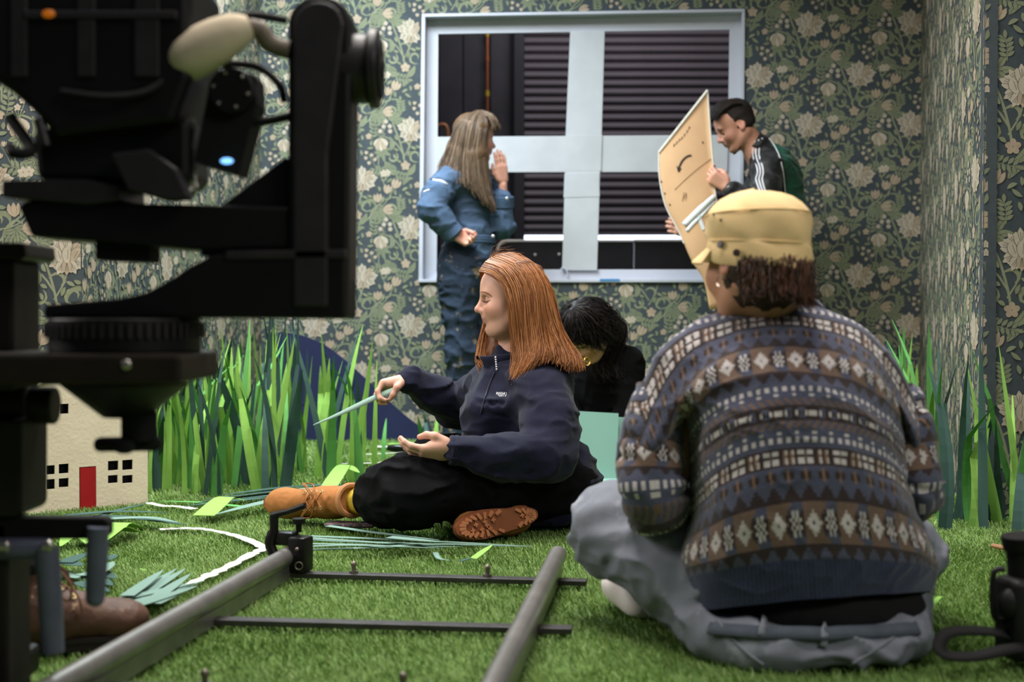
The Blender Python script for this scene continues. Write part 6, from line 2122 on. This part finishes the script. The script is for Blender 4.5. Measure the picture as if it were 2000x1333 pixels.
# ------------------------------------------------------------------ woman bent over with dark curls
def curly():
    root = thing('person', 'dark curly-haired person in black bent over behind mint cards', 'person', (.40, 5.45, 0))
    hc, sc = P(1146, 648, 5.30), .95
    HR = rotm(math.pi + .75, .80)
    neck = P(1190, 690, 5.42)
    chest, pelvis = P(1195, 765, 5.46), A([.42, 5.60, .12])
    shL, elL, wrL = P(1226, 712, 5.36), P(1232, 815, 5.30), P(1165, 838, 5.24)
    shR, elR, wrR = P(1140, 720, 5.55), P(1105, 815, 5.42), P(1140, 832, 5.26)
    s = SDF()
    T = head_prims(s, hc, HR, sc, False, neck, .05)
    s.cone(neck, chest, .055, .08, .04).cone(chest, pelvis, .08, .09, .05)
    for a, b, c in ((shL, elL, wrL), (shR, elR, wrR)):
        s.cone(chest + A([0, 0, .04]), a, .06, .045, .04).cone(a, b, .038, .032, .02).cone(b, c, .03, .022, .02)
    hand_prims(s, wrL, (-.8, -.5, -.2), (0, -.3, .9), (.4, .5, .5, .6), 1); hand_prims(s, wrR, (.5, -.7, -.2), (0, -.3, .9), (.4, .5, .5, .6), -1)
    kn = [A([.72, 5.35, .14]), A([.10, 5.45, .14])]
    an = [A([.35, 5.22, .07]), A([.50, 5.30, .07])]
    for k_, a_ in zip(kn, an):
        s.cone(pelvis, k_, .08, .05, .03).cone(k_, a_, .045, .035, .02)
    put('body', body_mesh(s, .0055, (hc, HR, sc), (196, 148, 122), (150, 92, 84), (186, 118, 100)), SKIN('skin_neutral', (198, 146, 124)), root)
    face_bits(T, root, M('black_brow', (34, 26, 24), .8), M('black_lash', (30, 24, 22), .8), sc)
    m_bk = M('black_knit', (8, 8, 9), .95, sheen=.0, spec=.08, bump=.15, bscale=300)
    s = SDF()
    s.cone(P(1192, 735, 5.45), P(1200, 850, 5.50), .125, .14, .05).cone(P(1200, 850, 5.50), pelvis, .14, .15, .05)
    s.cone(shL + A([-.01, .02, 0]), shR + A([.02, 0, 0]), .068, .065, .05)
    s.ell(P(1205, 710, 5.45), (.10, .10, .075), None, .05)
    s.chain([shL, elL, wrL + (elL - wrL) * .1], [.064, .055, .036], .03); s.chain([shR, elR, wrR + (elR - wrR) * .1], [.064, .055, .036], .03)
    put('black_top', s.mesh('black_top', .006, folds(.008, (14, 14, 24), 2.0), 2, .014), m_bk, root)
    s = SDF(); s.ell(pelvis, (.17, .17, .11), None, .05)
    for k_, a_ in zip(kn, an): s.cone(pelvis, k_, .10, .085, .05).cone(k_, a_, .08, .06, .04)
    s.plane((0, 5, .012), (0, 0, -1), .01)
    put('trousers', s.mesh('trousers', .008, folds(.01, (12, 12, 20), 2.0), 1, .014), M('dark_trousers', (30, 30, 36), .8), root)
    # curls
    s = SDF()
    s.ell(T(-.022, 0, .038), A([.108, .092, .098]) * sc, HR, .02)
    s.ell(T(.085, 0, -.035), A([.075, .068, .085]) * sc, HR, .012, True)
    s.ell(T(-.06, .06, -.05), A([.05, .04, .07]), HR, .03); s.ell(T(-.06, -.06, -.05), A([.05, .04, .07]), HR, .03)
    put('hair_mass', s.mesh('hair_mass', .0055, folds(.010, (40, 40, 40)), 2, .014), M('black_curls_mass', (20, 17, 17), .5, var=.3, vscale=60), root)
    gd = []
    for a in np.linspace(-2.9, 2.9, 15):
        ca, sa = math.cos(a), math.sin(a)
        gd.append([T(-.01 + .02 * ca, .02 * sa, .133), T(-.01 + .07 * ca, .068 * sa, .118), T(-.015 + .112 * ca, .098 * sa, .06), T(-.02 + .118 * ca, .108 * sa, .0) if ca < .75 else T(.095, .08 * sa, .05), T(-.03 + .112 * ca, .112 * sa, -.07) if ca < .75 else T(.10, .10 * sa, .02)])
    hair_strands('hair', gd, 1100, .0018, M('black_curls', (26, 22, 22), .55, attr='tint', spec=.15), root, .007, 41, 15, None, .016, .5, ((24, 20, 20), (15, 13, 14), (36, 29, 28)))
    gd = [[T(-.06 - .02 * k, .07 - .01 * k, -.02), T(-.05 - .02 * k, .09, -.09), P(1160 + 16 * k, 705, 5.33), P(1165 + 20 * k, 740, 5.30)] for k in range(4)]
    hair_strands('hair', gd, 420, .0016, M('black_curls', (26, 22, 22), .4), root, .010, 42, 15, None, .013, .3, ((30, 25, 25), (20, 17, 18), (40, 32, 28)))
    # gold drop earring
    c = P(1147, 706, 5.24)
    b = B(); b.tube([c + A([.012 * math.cos(a), 0, .016 * math.sin(a)]) for a in np.linspace(0, 6.283, 17)[:-1]], .003, 6, closed=True); b.tube([c + A([0.01, 0, .016]), c + A([.022, .01, .035])], .002, 6)
    b.put('gold_earring', M('gold', (190, 150, 80), .3, metal=.9), root)
curly()

# ------------------------------------------------------------------ crew member at the left edge, one brown boot in view
def crew():
    root = thing('person', 'crouching crew member at the left edge with a worn brown boot', 'person', (-1.3, 2.55, 0))
    toe = G(288, 1262); f = A([.93, .36, 0]); f /= np.linalg.norm(f)
    heel = A([toe[0], toe[1], 0]) - f * .29
    bo = boot(root, heel + A([0, 0, .004]), f, (0, 0, 1), .30, M('worn_brown_leather', (88, 60, 46), .6, var=.35, vscale=18, bump=.3, bscale=120, spots=((206, 170, 134), 16, .64), spec=.4), M('dark_rubber', (38, 32, 30), .7), M('brown_lace', (110, 78, 56), .7), .16, 'boot', M('brown_collar', (60, 42, 34), .7), tread=False)
    ank = heel + A([.03, .01, .16])
    kn = A([-1.15, 2.42, .52]); hip = A([-1.50, 2.62, .42]); kn2 = A([-1.22, 2.82, .09]); an2 = A([-1.62, 2.86, .08])
    chest, neck = A([-1.42, 2.52, .82]), A([-1.38, 2.50, .98])
    hc = A([-1.34, 2.50, 1.12]); HR = rotm(.1, .2)
    s = SDF(); T = head_prims(s, hc, HR, 1.0, True, neck)
    s.cone(neck, chest, .06, .1, .04).cone(chest, hip, .1, .1, .05).cone(hip, kn, .08, .055, .03).cone(kn, ank, .05, .04, .02).cone(hip, kn2, .08, .055, .03).cone(kn2, an2, .05, .04, .02)
    sh1, el1, wr1 = A([-1.36, 2.34, .84]), A([-1.22, 2.26, .64]), A([-1.12, 2.40, .56]); sh2, el2, wr2 = A([-1.44, 2.70, .84]), A([-1.34, 2.80, .60]), A([-1.18, 2.70, .42])
    for a, b, c in ((sh1, el1, wr1), (sh2, el2, wr2)):
        s.cone(chest, a, .07, .05, .04).cone(a, b, .045, .036, .02).cone(b, c, .034, .026, .02)
    hand_prims(s, wr1, (.8, .2, -.3), (0, .5, .8), (.5, .5, .5, .5), 1); hand_prims(s, wr2, (.8, -.1, -.4), (0, -.5, .8), (.5, .5, .5, .5), -1)
    put('body', body_mesh(s, .007, (hc, HR, 1.0), (198, 146, 124), (150, 92, 84), (186, 118, 100)), SKIN('skin_neutral', (198, 146, 124)), root)
    s = SDF(); s.ell(hip, (.14, .16, .13), None, .05)
    s.cone(hip, kn, .10, .08, .04).cone(kn, ank + A([0, 0, .02]), .08, .066, .03).cone(hip, kn2, .10, .08, .04).cone(kn2, an2, .075, .06, .03)
    put('trousers', s.mesh('trousers', .008, folds(.01, (14, 14, 14)), 1, .014), M('dark_trousers', (30, 30, 36), .8), root)
    s = SDF(); s.cone(chest + A([0, 0, .04]), hip + A([0, 0, .06]), .14, .14, .05).cone(sh1, sh2, .07, .07, .04).cone(neck + A([0, 0, -.04]), chest, .07, .12, .04)
    for a, b, c in ((sh1, el1, wr1), (sh2, el2, wr2)): s.cone(a, b, .066, .056, .03).cone(b, c + (b - c) * .1, .055, .04, .03)
    put('black_top', s.mesh('black_top', .008, folds(.01, (14, 14, 20)), 1, .014), M('black_jersey', (12, 12, 14), .85), root)
    s = SDF(); s.ell(T(-.016, 0, .042), (.100, .080, .092), HR, .01); s.ell(T(.08, 0, -.05), (.085, .10, .11), HR, .015, True); s.plane(T(0, 0, -.05), (0, 0, -1), .01)
    put('hair', s.mesh('hair', .006, folds(.005, (80, 80, 80)), 1, .008), M('near_black_hair_mass', (34, 26, 24), .7), root)
    s = SDF(); s.cone(A([an2[0] + .02, an2[1], .045]), A([an2[0] - .16, an2[1] + .01, .05]), .044, .04, .02); s.plane((0, 6, .004), (0, 0, -1), .004)
    put('boot', s.mesh('boot', .008, None, 1, .004), M('worn_brown_leather', (92, 62, 46), .6), root)
crew()
# ------------------------------------------------------------------ camera rig in the left foreground
YR = 2.02
m_rig = M('rig_black_paint', (15, 14, 15), .5, metal=.2, var=.2, vscale=18, spec=.4)
m_rig2 = M('rig_dark_grey', (52, 49, 51), .42, metal=.3, var=.15, vscale=25, spec=.45)
m_rigbr = M('rig_bronze_grey', (44, 38, 32), .5, metal=.3, var=.2, vscale=14)
m_rub = M('rig_rubber', (16, 16, 17), .75)
m_blue = M('rig_blue_steel', (104, 108, 128), .45, metal=.2, var=.15, vscale=20)
m_chr = M('rig_chrome', (190, 185, 180), .25, metal=.9)
def ex(name, pxs, Y0, dep, mat, parent, bev=.004, smooth_pts=0):
    pts = [P(x, y, Y0) for x, y in pxs]
    if smooth_pts: pts = list(catmull(pts + pts[:1], smooth_pts))[:-1]
    b = B(); b.prism([tuple(p) for p in pts], (0, dep, 0))
    o = b.put(name, mat, parent, smooth=False)
    if bev:
        md = o.modifiers.new('bevel', 'BEVEL'); md.width = bev; md.segments = 2; md.limit_method = 'ANGLE'
    return o
def cylp(name, a, b_, r, mat, parent, r2=None, seg=40, bev=.003):
    q = B(); q.cyl(tuple(a), tuple(b_), r, r2, seg)
    o = q.put(name, mat, parent)
    if bev:
        md = o.modifiers.new('bevel', 'BEVEL'); md.width = bev; md.segments = 2; md.limit_method = 'ANGLE'
    return o

head = thing('remote_head', 'black motorised camera head with tall side arm and round drum', 'camera head', tuple(P(240, 880, YR)))
arc_top = [(562 + 62 - 62 * math.cos(a), 45 - 55 * math.sin(a)) for a in np.linspace(0, math.pi, 13)]
ex('side_arm', arc_top + [(680, 622), (562, 622)], YR - .05, .11, m_rig, head, .006)
ex('arm_cover', [(572 + 50 - 50 * math.cos(a), 48 - 46 * math.sin(a)) for a in np.linspace(0, math.pi, 11)] + [(640, 300), (640, 600), (572, 600)], YR - .064, .016, m_rig2, head, .004)
ex('arm_rib', [(648, 190), (684, 190), (684, 618), (648, 618)], YR - .03, .08, m_rub, head, .004)
ax_y = P(690, 135, YR)
zc = ax_y[2]
X = lambda px, Y=YR: (px - 1000) * Y / FPX
cylp('drum', (X(640), YR, zc), (X(722), YR, zc), .052, m_rig2, head)
cylp('drum_rim', (X(722), YR, zc), (X(742), YR, zc), .060, m_rig2, head)
cylp('drum_cap', (X(742), YR, zc), (X(748), YR, zc), .046, m_rub, head)
cylp('drum_hub', (X(700), YR, zc), (X(752), YR, zc), .016, m_rub, head)
ex('lower_arm', [(676, 492), (676, 624), (440, 622), (84, 622), (84, 596), (150, 590), (230, 584), (285, 572), (330, 548), (372, 520), (410, 500), (445, 494)], YR - .06, .12, m_rig, head, .005)
ex('arm_cap_plate', [(440, 490), (676, 488), (676, 505), (440, 507)], YR - .064, .13, m_rig2, head, .002)
c = P(245, 650, YR)
cylp('gear_ring', (c[0], YR, P(0, 688, YR)[2]), (c[0], YR, P(0, 622, YR)[2]), .112, m_rig, head, seg=64)
for k in range(56):
    a = 2 * math.pi * k / 56
    if math.sin(a) > .35: continue
    q = B(); q.box((c[0] + .114 * math.cos(a), YR + .114 * math.sin(a), P(0, 645, YR)[2]), (.008, .005, .022), Matrix.Rotation(a, 3, 'Z')); q.put('gear_tooth', m_rig2, head, smooth=False)
ex('turntable_plate', [(-160, 692), (352, 692), (354, 750), (-160, 756)], YR - .13, .24, m_rigbr, head, .006)
q = B(); q.ball(tuple(P(247, 713, YR - .131)), .008, (1, .6, 1)); q.put('screw', m_chr, head)
cylp('taper', (c[0], YR, P(0, 815, YR)[2]), (c[0], YR, P(0, 750, YR)[2]), .034, m_rig, head, .096, bev=0)
cylp('neck', (P(272, 800, YR)[0], YR, P(0, 862, YR)[2]), (P(272, 800, YR)[0], YR, P(0, 805, YR)[2]), .027, m_rub, head)
q = B(); xa, xb, zz = P(178, 866, YR)[0], P(352, 866, YR)[0], P(0, 868, YR)[2]
for i in range(4):
    a = i * math.pi / 4
    cx_ = P(250, 866, YR)[0]
q.box((P(250, 866, YR)[0] + .0, YR, zz), (.10, .028, .022), Matrix.Rotation(.15, 3, 'Z'), .009); q.box((P(250, 866, YR)[0] + .0, YR, zz), (.028, .10, .022), Matrix.Rotation(.15, 3, 'Z'), .009); q.put('wing_knob', m_rub, head)
ex('gusset', [(392, 432), (556, 308), (562, 308), (562, 500), (392, 500)], YR - .03, .05, m_rig, head, .003)

camr = thing('film_camera', 'black film camera body with cream padded handle above the rig', 'film camera', tuple(P(250, 470, YR)))
ex('cradle', [(34, 402), (52, 392), (300, 398), (400, 400), (562, 404), (562, 486), (380, 488), (60, 462)], YR - .05, .12, m_rig, camr, .005)
ex('sliding_plate', [(2, 352), (168, 350), (232, 362), (232, 392), (170, 400), (2, 385)], YR - .07, .14, m_rig2, camr, .004)
ex('plate_foot', [(185, 470), (290, 470), (290, 512), (185, 508)], YR - .03, .07, m_rub, camr, .003)
ex('lens_mount', [(60, 250), (372, 230), (372, 352), (300, 385), (225, 360), (70, 352)], YR - .05, .13, m_rig, camr, .012)
ex('camera_body', [(-70, -60), (372, -60), (372, 150), (340, 240), (110, 270), (62, 215), (20, 178), (-70, 120)], YR - .09, .20, m_rig, camr, .012)
for k, (x0, x1) in enumerate(((20, 52), (150, 185), (262, 310))):
    ex('body_panel', [(x0, -40), (x1, -40), (x1, 150), (x0, 150)], YR - .095, .01, m_rig2, camr, .002)
ex('body_panel', [(45, 20), (345, 20), (345, 36), (45, 36)], YR - .098, .01, m_rig2, camr, .002)
q = B(); q.ball(tuple(P(95, 27, YR - .10)), .006, (1.6, .6, 1)); q.put('tally_lamp', M('amber_lamp', (150, 80, 20), .4, emit=((255, 140, 30), .25)), camr)
ex('focus_plate', [(215, 300), (290, 290), (345, 330), (372, 388), (330, 392), (250, 372)], YR - .09, .03, m_rig2, camr, .004)
# padded handle
hp_ = catmull([P(335, 140, YR - .06), P(365, 116, YR - .065), P(410, 88, YR - .07), P(455, 64, YR - .07), P(488, 52, YR - .065)], 16)
q = B(); q.tube(hp_, [.018, .024, .029, .032, .034, .035, .035, .035, .034, .033, .031, .029, .027, .024, .021, .017], 20); q.put('padded_handle', M('cream_chamois', (222, 206, 178), .85, var=.06, vscale=20, bump=.2, bscale=60), camr)
q = B(); q.tube(catmull([P(486, 54, YR - .065), P(508, 60, YR - .06), P(522, 80, YR - .055), P(542, 92, YR - .05), P(566, 98, YR - .05)], 14), .014, 14); q.put('handle_tube', M('taped_tube', (120, 108, 96), .6), camr)
q = B(); q.tube(catmull([P(300, 155, YR - .06), P(318, 148, YR - .06), P(340, 140, YR - .06)], 8), [.016, .02, .024], 16) if False else q.tube([P(298, 156, YR - .06), P(318, 148, YR - .06), P(342, 136, YR - .06)], [.012, .019, .021], 16); q.put('handle_end', M('grey_fitting', (86, 80, 78), .5), camr)
# focus motor with lamp
mc, u_, w_ = P(455, 235, YR - .02), A([.22, 0, .97]), A([.97, 0, -.22])
def rot2(x, z, y=0.0): return mc + u_ * z + w_ * x + A([0, y, 0])
q = B(); q.prism([tuple(rot2(x, z, -.03)) for x, z in ((-.036, -.075), (.032, -.080), (.036, .03), (.026, .068), (-.022, .074), (-.038, .04))], (0, .07, 0)); q.put('focus_motor', m_rub, camr, smooth=False)
cylp('motor_face', rot2(-.002, .038, -.045), rot2(-.002, .038, -.028), .034, m_rig, camr)
for a in np.linspace(0, 6.283, 7)[:-1]:
    q = B(); q.ball(tuple(rot2(-.002 + .026 * math.cos(a), .038 + .026 * math.sin(a), -.047)), .0028, seg=8); q.put('screw', m_chr, camr)
q = B(); q.ball(tuple(rot2(.012, -.064, -.033)), .0055, (1.7, .5, .8)); q.put('status_lamp', M('blue_led', (150, 200, 255), .4, emit=((120, 185, 255), 2.2)), camr)
q = B(); q.tube([rot2(.03, .0, -.01), rot2(.06, .012, -.01), rot2(.085, .024, -.01)], .007, 10); q.put('motor_arm', m_rig, camr)
for k in range(7):
    p = P(372 + 3 * math.sin(k), 238 + k * 9, YR - .03)
    q = B(); q.tube([p + A([.005 * math.cos(a), .003 * (k % 2), .006 * math.sin(a)]) for a in np.linspace(0, 6.283, 11)[:-1]], .0018, 6, closed=True); q.put('chain_link', m_chr, camr)
for k in range(6):
    p = P(376 + 2 * math.sin(k * 2), 330 + k * 9, YR - .03)
    q = B(); q.tube([p + A([.005 * math.cos(a), .003 * (k % 2), .006 * math.sin(a)]) for a in np.linspace(0, 6.283, 11)[:-1]], .0018, 6, closed=True); q.put('chain_link', m_chr, camr)
cables = [[(330, -30, .0), (345, 40, -.02), (372, 62, -.03), (440, 36, -.02), (500, 30, 0), (560, 40, .02)], [(20, 230, -.05), (60, 292, -.08), (30, 300, -.09), (20, 290, -.08)], [(120, 180, -.1), (200, 190, -.11), (280, 182, -.10), (330, 150, -.08)], [(380, 130, 0), (420, 125, .01), (500, 130, .01), (545, 165, .0), (556, 200, 0)]]
for k, cpts in enumerate(cables):
    q = B(); q.tube(catmull([P(x, y, YR + d) for x, y, d in cpts], 24), .006 if k != 1 else .009, 8); q.put('cable', m_rub, camr)
q = B(); q.tube([P(75, 232, YR - .08), P(90, 285, YR - .08)], .008, 10); q.put('bracket_pin', m_rig2, camr)

# stand
st = thing('rig_stand', 'dark brown rig column with clamps at the left picture edge', 'stand', (P(40, 900, YR + .1)[0], YR + .1, 0))
YC = YR + .10
ex('column_top', [(-160, 470), (46, 474), (50, 500), (42, 508), (-160, 508)], YC - .07, .14, m_rigbr, st, .004)
ex('column', [(-160, 508), (26, 508), (26, 765), (-160, 765)], YC - .06, .12, M('rig_brown_black', (34, 29, 26), .55, var=.2, vscale=12), st, .006)
for x0, x1 in ((-160, 40), (48, 96)):
    a, b_ = P(x0, 795, YC - .03), P(x1, 795, YC - .03)
    cylp('collar', (a[0], YC, a[2]), (b_[0], YC, b_[2]), .030, m_rigbr, st)
ex('column_lower', [(-160, 820), (42, 820), (42, 1000), (30, 1012), (-160, 1012)], YC - .06, .12, M('rig_brown_black', (34, 29, 26), .55), st, .006)
ex('clamp_bar', [(-60, 1010), (205, 1012), (212, 1022), (212, 1046), (200, 1055), (-60, 1055)], YC - .05, .03, m_rub, st, .004)
a_, b_ = P(-40, 1072, YC - .05), P(100, 1072, YC - .05)
cylp('cross_tube', a_, b_, .017, m_blue, st)
for px in (8, 92):
    q = B(); q.ball(tuple(P(px, 1068, YC - .07)), .010, (1, .6, 1)); q.put('bolt_head', m_chr, st)
def leg_bar(name, a, b_, w, mat):
    a, b_ = P(*a, YC - .055), P(*b_, YC - .055)
    q = B(); q.tube([a, (a + b_) / 2, b_], [w, w * 1.02, w * .9], 14); q.put(name, mat, st)
leg_bar('clamp_arm', (192, 1030), (186, 1168), .0165, m_blue)
q = B(); q.ball(tuple(P(186, 1168, YC - .055)), .015); q.put('clamp_tip', m_blue, st)
leg_bar('clamp_leg', (92, 1070), (104, 1275), .0185, m_blue)
cl0 = P(38, 1012, YC)
q = B(); q.box((cl0[0] - .05, YC, cl0[2] / 2), (.10, .10, cl0[2]), None, .006); q.put('column_foot', M('rig_brown_black', (34, 29, 26), .55), st, smooth=False)
q = B(); q.box((cl0[0] - .17, YC - .02, .05), (.28, .40, .05), None, .01); q.put('base_plate', m_rig, st, smooth=False)
for sx in (-.28, -.07):
    for sy in (-.18, .12):
        cylp('wheel', (cl0[0] + sx - .02, YC + sy, .026), (cl0[0] + sx + .02, YC + sy, .026), .026, m_rub, st)

# ------------------------------------------------------------------ stills camera at the right edge
YD = 2.42
dc = thing('stills_camera', 'black stills camera lying on the turf at the right edge', 'camera', tuple(G(2010, 1282)))
m_cb = M('camera_black', (18, 18, 19), .55, bump=.15, bscale=300)
q = B(); q.box(tuple(P(2022, 1205, YD)), (.13, .075, .15), Matrix.Rotation(.25, 3, 'Z'), .014, 3); q.put('body', m_cb, dc)
a_, b_ = P(2010, 1150, YD), P(2004, 1052, YD)
cylp('lens_barrel', a_, b_, .036, m_cb, dc)
cylp('lens_hood', P(2005, 1075, YD), P(2003, 1045, YD), .040, m_rub, dc, .044)
q = B(); q.tube(catmull([P(1962, 1112, YD - .02), P(1942, 1118, YD - .02), P(1938, 1160, YD - .02), P(1942, 1205, YD - .02), P(1962, 1214, YD - .02)], 18), .0055, 8); q.put('side_handle', m_cb, dc)
q = B(); q.ball(tuple(P(1972, 1180, YD - .03)), .022, (1, .8, 1.3)); q.put('grip', m_cb, dc)
pts = catmull([P(1990, 1260, YD - .01), P(1960, 1240, YD - .03), P(1905, 1234, YD - .04), P(1852, 1238, YD - .05), P(1834, 1262, YD - .07), P(1850, 1282, YD - .09), P(1905, 1284, YD - .10), P(1960, 1272, YD - .09), P(2005, 1266, YD - .06)], 40)
v, q_ = ribbon(pts, .024, .003, (.1, -.45, .9))
put('strap', mesh_np('strap', v, q_), M('black_webbing', (14, 14, 15), .8, bump=.3, bscale=300), dc)
